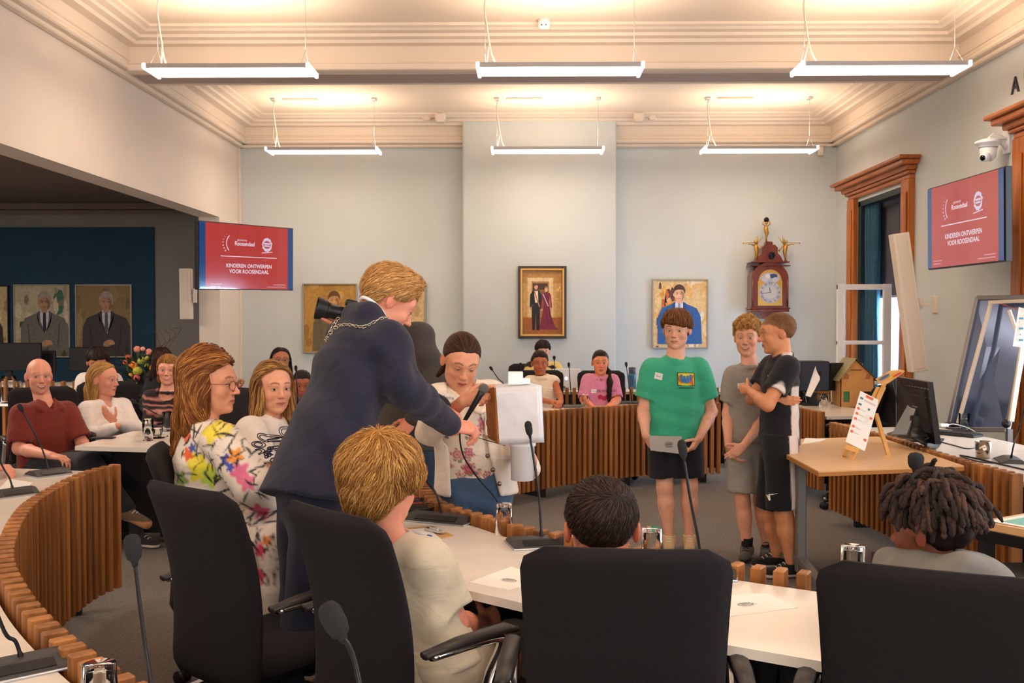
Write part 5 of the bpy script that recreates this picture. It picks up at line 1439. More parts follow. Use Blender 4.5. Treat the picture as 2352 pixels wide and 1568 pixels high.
def man_bald():
    Y = 6.95
    p = seated('bald smiling man in a dark red polo shirt', A(108, 1078, Y), A(101, 922, Y), [A(48, 950, 6.80), A(152, 945, 7.08)], [A(44, 1030, 6.72), A(190, 1020, 7.0)], [A(118, 1046, 6.45), A(225, 1052, 6.6)],
               kn=[A(205, 1062, 6.45), A(240, 1050, 6.7)], an=[A(292, 1168, 6.35), Vector((-2.75, 6.4, .09))], S=1.0, build=1.08, skin='E8A088', hairc='8A5A44', neck_r=.055)
    p.head = head_at(90, 864, Y, (.58, -.80, -.02), S=1.05, smile=.9, nose=1.0, mouth_open=.3)
    p.hand_specs = [(0, dict(fdir=(1, -.3, -.1), palm=(0, 0, -1), thumb=(0, 1, .2), curl=.4))]
    p.finish_body(legs=1, brow=.5, stubble=.25); p.head.add_eyes(p.t, '5A4A40', gaze=(.6, 0), openness=.75)
    J = p.j
    def ex(D):
        for q in (-1, 1): D.frc(J['neck'] + p.cside * q * .045 + p.up * .015 + p.front * .03, J['neck'] + p.cside * q * .075 + p.front * .085 - p.up * .04, .026, .030, p.cside, .5, .01)
    p.tee('7A2A1E', sleeve=.86, g=.020, loose=.014, hem=.06, neck=.060, vneck=.07, h=.0095, gs=.030, extra=ex, belly=1.1, name='polo_shirt', folds=[(A(110, 1020, 6.8), (.2, 0, 1), .25, 32, .008)])
    p.pants('191A22', 2.0, g=.022, h=.013)
    p.shoe(0, '5E4A38', (.95, -.3, -.1), 'B8A890') if False else None
    D = Sdf(); an = J['an'][0]; t = nrm((.85, -.35, -.28)); D.rc(an - t * .02 + V(0, 0, -.03), an + t * .17 + V(0, 0, -.035), .042, .036, .02); D.rc(an, an + V(0, 0, -.03), .042, .044, .03)
    v, f = surface(D, *D.bounds(.01), .006); o = link('sneaker', mesh_from('sneaker', v, f, M_cloth, smooth=True, cols=mixc(tint('5E4A38', len(v)), 'B9825A', soft(an[2] - .068 - v[:, 2]))), p.t)
    b = MB(); sd = Vector(np.cross(t, Z3)).normalized(); tv = Vector(t)
    for i in range(6):
        c = Vector(an) + tv * (.03 + .02 * i) + Vector((0, 0, .018 - .004 * i)); b.tube([c - sd * .026 - Vector((0, 0, .012)), c + Vector((0, 0, .004)), c + sd * .026 - Vector((0, 0, .012))], .0035, 5)
    for i in range(3):
        c = Vector(an) + tv * (.03 + .035 * i) - sd * .0; b.tube([c - sd * .040 + Vector((0, 0, -.015)), c - sd * .043 + tv * .03 + Vector((0, 0, -.06))], .005, 5)
    b.build('laces', mat('lace_D8CCBC', 'D8CCBC', .8), o)
    return p
def woman_blonde():
    Y = 7.50
    p = seated('blonde woman in a white blouse with folded arms', A(238, 1068, Y), A(236, 918, Y), [A(200, 940, 7.37), A(281, 932, 7.60)], [A(206, 1006, 7.27), A(312, 985, 7.50)], [A(270, 978, 7.23), A(262, 968, 7.31)],
               kn=[A(300, 1060, 6.95), A(330, 1055, 7.15)], an=[Vector((-2.6, 6.5, .09)), Vector((-2.45, 6.7, .09))], S=.99, build=.98, skin='E09A7E', hairc='9A7040')
    p.head = head_at(240, 872, Y, (1, -.22, -.04), S=1.06, nose=1.0, smile=.4)
    p.hand_specs = [(1, dict(fdir=(-.3, -.4, .5), palm=(0, .9, 0), thumb=(0, 0, 1), S=.85, curl=.3))]
    p.finish_body(legs=1); p.head.add_eyes(p.t, '5A6468')
    p.tee('EFE4DE', long=.85, g=.014, loose=.012, hem=.05, neck=.060, vneck=.06, h=.0095, gs=.020, bust=.9, name='blouse', folds=[(A(235, 985, 7.25), (1, 0, .5), .15, 50, .006)])
    p.pants('22222A', 2.0, g=.014, h=.014)
    for q in (0, 1): p.shoe(q, '2A2628', (1, -.3, 0))
    long_hair(p, ['C09050', 'A87838', 'D8AA68', '946430'], [((.045, -.04, -.02), (.07, -.03, -.19), .046, .022), ((-.045, -.04, -.02), (-.06, .02, -.18), .042, .02), ((0, -.07, .0), (0, -.10, -.16), .07, .05), ((0, -.11, -.08), (-.02, -.14, -.18), .045, .02)], thick=.012, front=.070, n=1500, r=.0018, L=.11, face=.060, seed=7, h=.008)
    return p
def woman_tiger():
    Y = 7.9
    p = seated('smiling woman with pinned hair in a dark wavy patterned top', A(388, 1050, Y), A(384, 895, Y), [A(346, 912, 7.86), A(424, 910, 7.96)], [A(345, 985, 7.75), A(432, 985, 7.9)], [A(372, 1010, 7.5), A(408, 1012, 7.55)],
               S=.97, build=.95, skin='E8A488', hairc='8A5A30')
    p.head = head_at(386, 850, Y, (.22, -.97, .0), S=1.0, smile=1.0, mouth_open=.6)
    p.finish_body(); p.head.add_eyes(p.t, '4A5A60', openness=.75)
    def cf(v):
        u = v[:, 0] * 1.0; q = np.sin(95 * v[:, 2] + 3.2 * rnoise(v, 26, 9, 2) + 12 * u)
        return mixc(mixc(tint('2A2024', len(v)), '9A5248', soft(q - .15, .4)), 'B8887A', soft(q - .8, .3))
    p.tee('3A2A2C', long=.6, g=.012, loose=.008, hem=.03, neck=.075, neck_drop=.015, h=.008, gs=.014, colorfn=cf, bust=.9, name='patterned_top')
    D = p.cap(thick=.012, front=.062, slope=.45, back=-.07, ear=False); hd = p.head
    D.rc(hd.w(.068, -.03, .0), hd.w(.072, -.05, -.09), .022, .014, .02); D.rc(hd.w(-.068, -.03, .0), hd.w(-.07, -.045, -.07), .02, .012, .02)
    p.hair(D, ['A8703A', '8A5A2E', 'C08A4C'], flow_down(hd, (0, .03, .12)), n=900, L=.07, r=.002, h=.008, jitter=.15)
    return p
def small_person(label, hx, hy, Y, fwd, S, skin, hairc, hcols, shirt, sleeve=.6, sh=None, el=None, wr=None, neck=None, hip=None, style='short', smile=.2, build=1.0, name='shirt', long=False, colorfn=None, hands=(), glass=None, eye='3A2A20', ho=1.0, h=.011, neckh=.060, n=500, wide=1.0, stand=False, openness=.85, front=.058):
    p = seated(label, hip, neck, sh, el, wr, S=S, build=build, skin=skin, hairc=hairc, hb=.013, hh=.0055)
    p.head = head_at(hx, hy, Y, fwd, S=S * 1.02, smile=smile, wide=wide)
    p.hand_specs = list(hands); p.finish_body(); p.head.add_eyes(p.t, eye, openness=openness)
    p.tee(shirt, sleeve=sleeve, long=long, g=.014, loose=.010, hem=.04, neck=neckh, h=h, gs=.018, colorfn=colorfn, name=name)
    hd = p.head
    if style == 'short':
        D = p.cap(thick=.016, front=front, slope=.5, back=-.06); p.hair(D, hcols, flow_down(hd), n=n, L=.04, r=.0024, h=.009)
    elif style == 'long':
        long_hair(p, hcols, [((.05, -.03, 0), (.075, -.01, -.17), .045, .035), ((-.05, -.03, 0), (-.075, -.01, -.17), .045, .035), ((0, -.07, 0), (0, -.08, -.15), .07, .06)], n=n, r=.0024, h=.010, thick=.012, front=.066, face=.058)
    elif style == 'tied':
        D = p.cap(thick=.007, front=.062, slope=.46, back=-.06); back = hd.w(0, -.12, .03)
        if ho: D.rc(hd.w(-.02, -.11, -.01), hd.w(-.085, -.02, -.10), .028, .026, .02); D.rc(hd.w(-.085, -.02, -.10), hd.w(-.085, .10, -.18), .028, .024, .02); D.rc(hd.w(-.085, .10, -.18), hd.w(-.075, .13, -.36), .026, .014, .02)
        p.hair(D, hcols, lambda pp, nn: np.where((hd.loc(pp.copy())[:, 2] > -.06)[:, None], back - pp, np.array([0, 0, -1.0])), n=n, L=.06, r=.002, h=.008, lift=.002, jitter=.15)
    elif style == 'bun':
        D = p.cap(thick=.008, front=.062, slope=.46, back=-.06); D.el(hd.w(.04, -.11, .02), (.04,) * 3, None, .02); back = hd.w(.04, -.11, .02)
        p.hair(D, hcols, lambda pp, nn: back - pp, n=n, L=.05, r=.002, h=.008, lift=.004, wave=1.0, wavef=200)
    if glass: glasses(hd, p.t, glass)
    return p
def photographer():
    Y = 5.05
    p = Person('photographer in a dark grey long-sleeved top and jeans behind the suited man', dict(hip=A(945, 1015, Y), neck=A(900, 748, Y), sh=[A(850, 778, Y + .12), A(966, 768, Y - .05)], el=[A(792, 838, Y - .1), A(1002, 872, Y - .10)], wr=[A(772, 752, Y - .18), A(948, 962, Y - .22)],
               kn=[A(935, 1190, Y), A(970, 1190, Y + .1)], an=[Vector((-.66, 5.05, .09)), Vector((-.50, 5.15, .09))], hs=(-.9, .3, 0)), S=1.03, build=1.0, skin='D98A70', hairc='3A2A20')
    p.head = head_at(866, 695, Y, (-.75, -.65, 0), S=.98)
    p.hand_specs = [(0, dict(fdir=(-.2, -.3, .9), palm=(-.3, 0, -.2), thumb=(.9, 0, 0), S=.95, curl=.8)), (1, dict(fdir=(-.5, -.3, -.6), palm=(.2, .9, -.2), thumb=(-.2, -.5, .6), S=.95, curl=.6))]
    p.finish_body()
    p.tee('47423F', long=.97, g=.014, loose=.012, hem=.06, neck=.058, h=.010, gs=.018, name='pullover', folds=[(A(975, 820, Y), (.2, 0, 1), .2, 50, .007)])
    p.pants('2E4560', 2.0, g=.014, h=.013, name='jeans')
    for q in (0, 1): p.shoe(q, '2A2628', (-.7, -.7, 0))
    D = p.cap(thick=.012, front=.06); p.hair(D, ['3A2A1E', '4A3626'], flow_down(p.head), n=300, r=.0025, h=.010)
    # camera held up to the left
    t = thing('camera', 'black camera with a long zoom lens held up by the photographer', 'camera', A(796, 722, 4.82))
    ax = Vector((-.95, -.28, .22)).normalized(); R = frame_from(ax)
    b = MB(); b.box(-ax * .03, (.135, .075, .095), R, .012, 2); b.box(-ax * .025 + Vector((0, 0, .06)), (.055, .06, .035), R, .01, 2); b.build('camera_body', M_blkp, t)
    b = MB(); b.tube([ax * .0, ax * .03, ax * .034, ax * .08, ax * .084, ax * .10], [.033, .033, .036, .036, .040, .042], 20); l = b.build('lens', M_blkp, t)
    b = MB(); b.tube([ax * .098, ax * .150], [.046, .056], 20, cap=False); b.tube([ax * .150, ax * .098], [.053, .044], 20, cap=False); b.build('lens_hood', M_blkp, t)
    b = MB(); b.cyl(ax * .095, ax * .104, .034, 18); b.build('front_glass', mat('lens_glass', '0A0C16', .05, .3), l)
    return p
def boy_blond_near():
    Y = 2.85
    p = seated('blond boy in a cream T-shirt seated with his back to the camera', A(985, 1525, 2.82), A(885, 1215, 2.84), [A(985, 1290, 2.78), A(800, 1275, 3.02)], [A(1048, 1435, 2.78), A(820, 1400, 3.1)], [A(1108, 1432, 3.02), A(920, 1420, 3.3)],
               kn=[A(1180, 1480, 3.16), A(1070, 1465, 3.34)], an=[Vector((-.05, 3.1, .09)), Vector((-.2, 3.3, .09))], S=.93, build=.98, skin='E0957A', hairc='B98A4A', hb=.010)
    p.head = head_at(880, 1112, Y, (.46, .86, -.16), up=(0, 0, 1), S=1.10, child=1)
    p.hand_specs = [(0, dict(fdir=(.5, .8, .1), palm=(-.6, .3, -.4), thumb=(-.2, .2, .9), S=.9, curl=.6))]
    p.finish_body(legs=1); p.head.add_eyes(p.t, '6A7A88')
    p.tee('D9CDB8', ring=False, sleeve=.76, g=.018, loose=.020, hem=.05, neck=.060, h=.0085, gs=.032, folds=[(A(1000, 1330, 2.7), (.5, 0, 1), .14, 45, .007), (A(960, 1440, 2.6), (.8, 0, .6), .2, 38, .008)], wr=.005)
    p.pants('CDBFA8', 1.9, g=.028, h=.011, folds=[(A(1080, 1520, 2.9), (.9, 0, .3), .2, 45, .007)])
    for q in (0, 1): p.shoe(q, 'D8D4CC', (.3, .9, 0))
    D = p.cap(thick=.026, front=.03, slope=.30, back=-.112, ear=False); hd = p.head
    D.el(hd.w(0, -.045, .05), (.100, .085, .075), hd.R, .03); D.el(hd.w(0, -.070, -.045), (.070, .045, .050), hd.R, .03)
    for q in (-1, 1):
        D.el(hd.w(q * .072, .015, .015), (.018, .035, .035), hd.R, .02)
        D.custom(lambda pp, q=q: sd_el(pp, hd.w(q * .085, -.008, -.03), hd.R, (.03, .026, .040)), .01, 's')
    cols = ['B9823E', 'D09A54', '96642E', 'DCAE6E', 'A87438', '84562A']
    crown = hd.w(.01, -.055, .12)
    fd_ = flow_down(hd, (.01, -.06, .115)); fl = lambda pp, nn: fd_(pp, nn) + np.cross(nn, np.array([0, 0, 1.0])) * (rnoise(pp, 30, 3, 2) * .8)[:, None]
    p.hair(D, cols, fl, n=5200, L=.085, r=.0011, h=.0062, lift=.010, wave=.15, wavef=50, seed=4, jitter=.16, bump=.005, base_dark=.6, taper=.12)
    # a few loose tufts standing off the head
    return p
def boy_dark_near():
    Y = 2.55
    p = seated('boy with short dark combed hair seated behind the middle chair', A(1385, 1640, 2.5), A(1382, 1330, 2.52), [A(1478, 1375, 2.52), A(1290, 1375, 2.52)], [A(1500, 1520, 2.6), A(1270, 1520, 2.6)], [A(1450, 1500, 2.85), A(1320, 1500, 2.85)],
               kn=[Vector((.32, 2.95, .50)), Vector((.08, 2.95, .50))], an=[Vector((.32, 3.0, .09)), Vector((.08, 3.0, .09))], S=.92, build=1.0, skin='D07E5C', hairc='33221C')
    p.head = head_at(1381, 1213, Y, (-.02, .97, -.22), S=1.04, child=1, wide=1.08)
    p.finish_body(legs=1)
    p.tee('4A4A52', sleeve=.7, h=.013); p.pants('2A2C34', 2.0, h=.015)
    hd = p.head; D = p.cap(thick=.009, front=.05, slope=.42, back=-.092)
    def cf(v, c):
        q = hd.loc(v); return mixc(c, '7A5648', np.clip((.005 - q[:, 2]) / .09, 0, 1) * .45)
    def fl(pp, nn):
        d = pp - hd.w(.015, -.075, .085); sw = np.cross(nn, np.array([0, 0, 1.0])) ; up_ = np.clip((hd.loc(pp.copy())[:, 2] - .05) / .05, 0, 1)[:, None]
        return (np.array(hd.R[:, 1]) * 1.0 + hd.R[:, 0] * -.35 + hd.R[:, 2] * .3) * up_ + (1 - up_) * (d / (np.linalg.norm(d, axis=1)[:, None] + 1e-6) + sw * .25)
    p.hair(D, ['2A1C18', '3A2822', '241814', '4A342C'], fl, n=2800, L=.034, r=.0010, h=.006, lift=.0035, seed=9, jitter=.12, bump=.001, colf=cf)
    return p
def boy_dreads():
    Y = 2.50
    p = seated('boy with short black dreadlocks in a grey hooded top', A(2150, 1620, 2.42), A(2160, 1300, 2.46), [A(2262, 1350, 2.36), A(2060, 1335, 2.58)], [A(2290, 1500, 2.45), A(2040, 1490, 2.7)], [A(2200, 1480, 2.75), A(2080, 1480, 2.85)],
               kn=[Vector((.98, 2.9, .50)), Vector((.78, 2.95, .50))], an=[Vector((.98, 2.95, .09)), Vector((.78, 3.0, .09))], S=.95, build=1.0, skin='7A4630', hairc='241614')
    p.head = head_at(2136, 1216, Y, (-.62, .76, -.12), S=.96, child=1)
    p.finish_body(legs=1, lips=.3)
    J = p.j
    def ex(D):
        c = J['neck'] - p.front * .06; D.rc(c + p.cside * .10 + p.up * .0, c - p.cside * .10 + p.up * .0, .038, .038, .03); D.rc(c + p.cside * .10, c + p.front * .12 + p.cside * .05, .034, .028, .03); D.rc(c - p.cside * .10, c + p.front * .12 - p.cside * .05, .034, .028, .03)
        D.rc(c + p.cside * .08 - p.up * .04 - p.front * .03, c - p.cside * .08 - p.up * .04 - p.front * .03, .045, .045, .04)
    p.tee('7A7672', long=.95, g=.022, loose=.012, neck=.062, h=.0095, gs=.024, extra=ex, name='hoodie', ring=False, wr=.006, folds=[(J['neck'], (1, .3, .6), .16, 50, .006)])
    p.pants('2A2C34', 2.0, h=.015)
    hd = p.head; D = p.cap(thick=.016, front=.05, slope=.45, back=-.085, ear=False)
    base = p.hair(D, ['2A1A16'], flow_down(hd), n=0, h=.008, bump=.006)
    rs = np.random.RandomState(12); VS = []; b = MB(); cols = []
    cw = np.array([0, -.02, .05]); k = 0
    for i in range(300):
        zc = rs.uniform(-.1, 1); th = rs.uniform(0, 2 * PI); rr = math.sqrt(1 - zc * zc) if zc < 1 else 0
        d = np.array([rr * math.cos(th), rr * math.sin(th), zc])
        if d[1] > .55 and zc < .45: continue
        pl = cw + d * np.array([.085, .105, .088]); out = d.copy(); L = rs.uniform(.06, .105) * (1.1 if zc > .2 else .75)
        pts = []; pos = pl - d * .01; v = nrm(out * 1.0 + rs.normal(size=3) * .35 + np.array([0, 0, .15]))
        wob = rs.rand() * 6.28; n_ = 9
        for q in range(n_):
            pts.append(Vector(hd.w(*pos))); t = q / (n_ - 1)
            v = nrm(v + np.array([0, 0, -.42]) + rs.normal(size=3) * .10)
            nxt = pos + v * L / n_
            e = (nxt - np.array([0, -.016, .036])) / np.array([.098, .118, .106]); m = np.linalg.norm(e)
            if m < 1: nxt = np.array([0, -.016, .036]) + (nxt - np.array([0, -.016, .036])) / m
            pos = nxt
        rad = rs.uniform(.0055, .0080); rl = [rad * (1 + .22 * math.sin(j * 2.4 + wob)) * (1 if j < n_ - 1 else .4) for j in range(n_)]
        n0 = len(b.v); b.tube(pts, rl, 6); c = np.array(srgb(['2A1A16', '3A2620', '1E1412', '4A3228'][rs.randint(4)])); cols += [c * (.8 + .5 * rs.rand())] * (len(b.v) - n0)
    o = link('dreadlocks', mesh_from('dreadlocks', b.v, b.f, mat('dread', '2A1A16', .85, attr=True, bump=1.0, bscale=260, noise=.25, nscale=150), b.m, b.sm, np.array(cols)), base); o['kind'] = 'stuff'
    return p
def crowd():
    # far table, right of centre
    Y = 9.35
    small_person('girl in a cream sleeveless top seated at the far table', 1240, 834, Y, (.05, -1, -.05), .93, 'B0643E', '2A1C18', ['2A1C18', '3A2820', '4A382E'], 'EBD9BE', .12,
                 [A(1216, 874, Y), A(1272, 874, Y)], [A(1208, 912, Y - .1), A(1284, 905, Y - .1)], [A(1262, 922, Y - .35), A(1289, 920, Y - .35)], A(1243, 866, Y), A(1243, 962, Y), 'bun', build=.85, wide=1.0, name='sleeveless_top',
                 hands=[(0, dict(fdir=(.9, -.2, 0), palm=(0, 0, -1), thumb=(0, -.5, .5), S=.85, curl=.6)), (1, dict(fdir=(-.2, -.6, -.2), palm=(0, 0, -1), thumb=(-1, 0, .3), S=.85, curl=.6))], front=.065)
    small_person('girl in a pink T-shirt with a long ponytail at the far table', 1379, 833, Y, (0, -1, -.03), .95, 'E08A62', '2A1A18', ['2A1A16', '3A261E', '1E1412'], 'D484A4', .9,
                 [A(1350, 872, Y), A(1408, 872, Y)], [A(1340, 918, Y - .1), A(1418, 918, Y - .1)], [A(1362, 935, Y - .35), A(1396, 935, Y - .35)], A(1380, 866, Y), A(1380, 962, Y), 'tied', n=700, build=.9, name='t_shirt')
    small_person('woman with a dark fringe in a black and yellow blouse behind the girls', 1247, 806, 11.1, (.1, -1, 0), .95, 'E8B09C', '2A1E1C', ['2A1E1C', '3A2A26'], 'D8BE72', .6,
                 [A(1218, 842, 11.1), A(1277, 842, 11.1)], [A(1208, 880, 11), A(1290, 880, 11)], [A(1225, 890, 10.8), A(1270, 890, 10.8)], A(1247, 838, 11.1), A(1247, 915, 11.1), 'short', front=.03, name='blouse',
                 colorfn=lambda v: mixc(tint('D8BE72', len(v)), '1A1618', soft(rnoise(v, 34, 5, 2) - .05, .2)))
    # left rear
    small_person('woman with long black hair and glasses, chin raised, by the back wall', 645, 830, 8.9, (.35, -.92, .12), .97, 'A86848', '1A1214', ['1E1416', '2A1E20', '151012'], '6A4A40', .5,
                 [A(605, 878, 8.85), A(688, 876, 8.95)], [A(560, 945, 8.4), A(700, 930, 8.8)], [A(545, 902, 8.3), A(680, 945, 8.5)], A(648, 868, 8.9), A(648, 985, 8.9), 'long', glass='8A7468', name='top', n=900,
                 hands=[(0, dict(fdir=(-.1, 0, 1), palm=(1, 0, 0), thumb=(0, 1, 0), S=.9, curl=.7))])
    small_person('child with dark braided hair half hidden by the suited man', 694, 882, 8.0, (.25, -.95, -.2), .90, 'A05838', '1A1212', ['1E1414', '3A2A24'], '4A3A52', .6,
                 [A(668, 925, 8.0), A(722, 925, 8.0)], [A(662, 970, 7.9), A(730, 970, 7.9)], [A(680, 985, 7.7), A(712, 985, 7.7)], A(694, 916, 8.0), A(694, 1020, 8.0), 'tied', n=400, build=.85, front=.05)
    small_person('dark-haired man in a white shirt looking down behind the blonde woman', 224, 832, 8.5, (.4, -.85, -.35), 1.0, 'C07A5E', '2A1C1A', ['2A1A18', '3A2622', '1E1412'], 'DCD2CC', .6,
                 [A(192, 872, 8.5), A(262, 872, 8.5)], [A(184, 930, 8.4), A(275, 925, 8.4)], [A(220, 940, 8.1), A(250, 940, 8.1)], A(226, 868, 8.5), A(226, 970, 8.5), 'short', openness=.3, n=700)
    small_person('person with long dark brown hair in a black jacket behind patterned top', 369, 828, 9.2, (-.7, .6, 0), .97, 'B87A60', '2A1814', ['3A221A', '4A2E22', '2A1814'], '15151A', .6,
                 [A(395, 868, 9.1), A(338, 866, 9.3)], [A(400, 920, 9.1), A(330, 925, 9.3)], [A(380, 935, 8.9), A(345, 940, 9.0)], A(366, 862, 9.2), A(362, 965, 9.2), 'long', long=.95, n=700, name='jacket')
    # someone at the left table, mostly outside the frame: only a hand is seen
    small_person('person whose hand reaches over the white table at left edge', -95, 900, 5.2, (.8, -.6, 0), 1.0, 'E0957C', '5A3A2A', ['5A3A2A', '6A4A36'], '3A4A5A', .6,
                 [A(-130, 985, 5.1), A(-40, 990, 5.3)], [A(-150, 1070, 5.0), A(-60, 1075, 5.2)], [A(-60, 1085, 4.9), A(-14, 1074, 5.0)], A(-90, 955, 5.2), A(-100, 1130, 5.2), 'short',
                 hands=[(1, dict(fdir=(.8, -.3, .1), palm=(0, 0, -1), thumb=(0, -.6, .6), S=1.0, curl=.55))])
G_ = boy_green(); BK = boy_black(); BG = boy_grey(); MY = mayor(); GI = girl()
WF = woman_floral(); WB = woman_brunette(); MB_ = man_bald(); WL = woman_blonde(); WT = woman_tiger(); PH = photographer()
BN = boy_blond_near(); BD = boy_dark_near(); BR = boy_dreads(); crowd()
# ------------------------------------------------------------------ things on walls
M_print = mat('printed_sheet', 'FFFFFF', 0.75, attr=True)
M_paint = mat('oil_paint', 'FFFFFF', 0.55, attr=True, noise=0.16, nscale=26, bump=0.5, bscale=90)
M_scr = mat('screen', '000000', 0.12, attr=True, emit=0.85, ecol='attr', coat=0.6)
for l_ in list(M_scr.node_tree.links):
    if l_.to_socket.name == 'Base Color': M_scr.node_tree.links.remove(l_)
M_scr.node_tree.nodes['Principled BSDF'].inputs['Base Color'].default_value = (0.01, 0.01, 0.01, 1)
def slide(parent, T, W, H, dim=1.0):
    s = Pic(); w, h = W - .02, H - .02
    s.rect(-w / 2, -h / 2, w / 2, h / 2, '1E4A86'); s.rect(-w / 2 + .075, -h / 2, w / 2 - .075, h / 2, 'C8403C')
    for i in range(7):
        t = PI * (1.25 - .55 * i / 6); r = .105; x = -.24 + r * math.cos(t) + .02; y = .13 + r * math.sin(t) * 1.0
        s.ell(x, y, .010 - .001 * i, .007 - .0007 * i, 'F2E6F4', 10, t)
    s.line([(-.24 + .07 * math.cos(a) + .03, .13 + .085 * math.sin(a)) for a in [PI * (1.30 - .62 * i / 12) for i in range(13)]], .009, 'F6ECF8')
    s.text('gemeente', -.085, .168, .032, 'F2E6F4'); s.text('Roosendaal', -.050, .130, .056, 'F8F0FA', bold=.0008)
    bx_ = .245; n = 26; s.poly([(bx_ + (.062 + .008 * (i % 2) + .006 * math.sin(i * 2.2)) * math.cos(2 * PI * i / n), .135 + (.066 + .009 * ((i + 1) % 2)) * math.sin(2 * PI * i / n)) for i in range(n)], 'E9D8F2')
    s.ell(bx_, .135, .050, .040, 'C8504C'); s.rect(bx_ - .042, .138, bx_ + .042, .154, 'E9D8F2'); s.rect(bx_ - .038, .116, bx_ + .038, .131, 'E9D8F2'); s.line([(bx_ - .07, .050), (bx_ + .07, .064)], .008, 'E9D8F2')
    s.rect(-.355, -.002, .375, .006, 'F2E2EE'); s.text('KINDEREN ONTWERPEN', .01, -.090, .053, 'F6ECF6', bold=.001); s.text('VOOR ROOSENDAAL', .01, -.146, .053, 'F6ECF6', bold=.001)
    for x0, x1, y in ((-.49, -.34, -.275), (-.49, -.36, -.298), (.33, .50, -.275), (.24, .50, -.298)): s.rect(x0, y, x1, y + .006, 'E8B8C0')
    o = s.build('screen', M_scr, T, parent)
def tv(label, TL, TR, BR, name='wall_screen', arm=None):
    TL, TR, BR = Vector(TL), Vector(TR), Vector(BR); u = (TR - TL); W = u.length; u.normalize(); v = TR - BR; H = v.length
    c = (TL + BR) / 2; T = plane_T(c, u, v); t = thing(name, label, 'television', c)
    R = T.to_3x3(); n = R @ Vector((0, 0, 1))
    if n.dot(Vector((0, 0, EYE)) - c) < 0: n = -n
    Rm = Matrix((u, R @ Vector((0, 1, 0)), n)).transposed()
    b = MB(); b.box(-n * .028, (W, H, .05), Rm, .004); b.build('housing', M_blkp, t)
    T2 = Rm.to_4x4(); T2.translation = n * .0035
    slide(t, T2, W, H)
    b = MB(); b.box(-n * .06, (.3, .3, .03), Rm)
    if arm is not None: a = Vector(arm) - c; b.bar(-n * .07, a, .04, .06); b.box(a, (.06, .10, .3))
    b.build('wall_bracket', M_blk, t); return t
tv('flat screen with the red slide hanging on the left pier', P(457, 506, 9.3), P(676, 524, 10.35), P(672, 667, 10.35), arm=(XL + .02, 11.0, 2.2))
tv('flat screen with the red slide on the right wall below the white camera', P(2130, 434, 8.2), P(2308, 381, 6.97), P(2309, 600, 6.97), arm=(XR - .02, 7.6, 2.2))

M_fr = mat('silver_frame', 'A79F92', 0.4, 0.5); M_frd = mat('dark_frame', '2E1A12', 0.35); M_gold = mat('gilt', 'B98A4A', 0.35, 0.7); M_frb = mat('black_frame', '1A1618', 0.4)
def painting(label, TL, BR, Y, pic, frame='thin', fm=None):
    a = P(TL[0], TL[1], Y); c = P(BR[0], BR[1], Y); W = c.x - a.x; H = a.z - c.z; ctr = Vector(((a.x + c.x) / 2, Y, (a.z + c.z) / 2))
    t = thing('painting', label, 'painting', ctr); fm = fm or M_fr; fw = {'thin': .016, 'thick': .055}[frame]; fd = .035 if frame == 'thin' else .05
    for s_ in (-1, 1):
        b = MB(); b.box((s_ * (W / 2 - fw / 2), 0, 0), (fw, fd, H), bev=.003); b.build('frame_bar', fm, t)
        b = MB(); b.box((0, 0, s_ * (H / 2 - fw / 2)), (W - 2 * fw, fd, fw), bev=.003); b.build('frame_bar', fm, t)
    if frame == 'thick':
        for s_ in (-1, 1):
            b = MB(); b.box((s_ * (W / 2 - fw * .72), -.018, 0), (fw * .5, .02, H - fw), bev=.004); b.box((0, -.018, s_ * (H / 2 - fw * .72)), (W - fw * 1.8, .02, fw * .5), bev=.004); b.build('gilt_slip', M_gold, t)
    b = MB(); b.box((0, .008, 0), (W - fw, .012, H - fw)); b.build('canvas_board', mat('board', '5A4A38', .9), t)
    s = Pic(); s.cl = ((W - 2 * fw) / 2, (H - 2 * fw) / 2); pic(s, W - 2 * fw, H - 2 * fw); T = plane_T((0, -.002, 0), (1, 0, 0), (0, 0, 1)); s.build('canvas', M_paint, T, t); return t
def strokes(s, w, h, cols, n, seed, sz=.12, x0=-.5, x1=.5, y0=-.5, y1=.5):
    r = random.Random(seed)
    for i in range(n):
        x = r.uniform(x0, x1) * w; y = r.uniform(y0, y1) * h; a = r.uniform(.3, 1) * sz * w; b_ = r.uniform(.4, 1.6) * sz * h; k = r.randint(5, 8)
        s.poly([(max(-w / 2, min(w / 2, x + a * math.cos(2 * PI * j / k) * r.uniform(.6, 1.2))), max(-h / 2, min(h / 2, y + b_ * math.sin(2 * PI * j / k) * r.uniform(.6, 1.2)))) for j in range(k)], r.choice(cols))
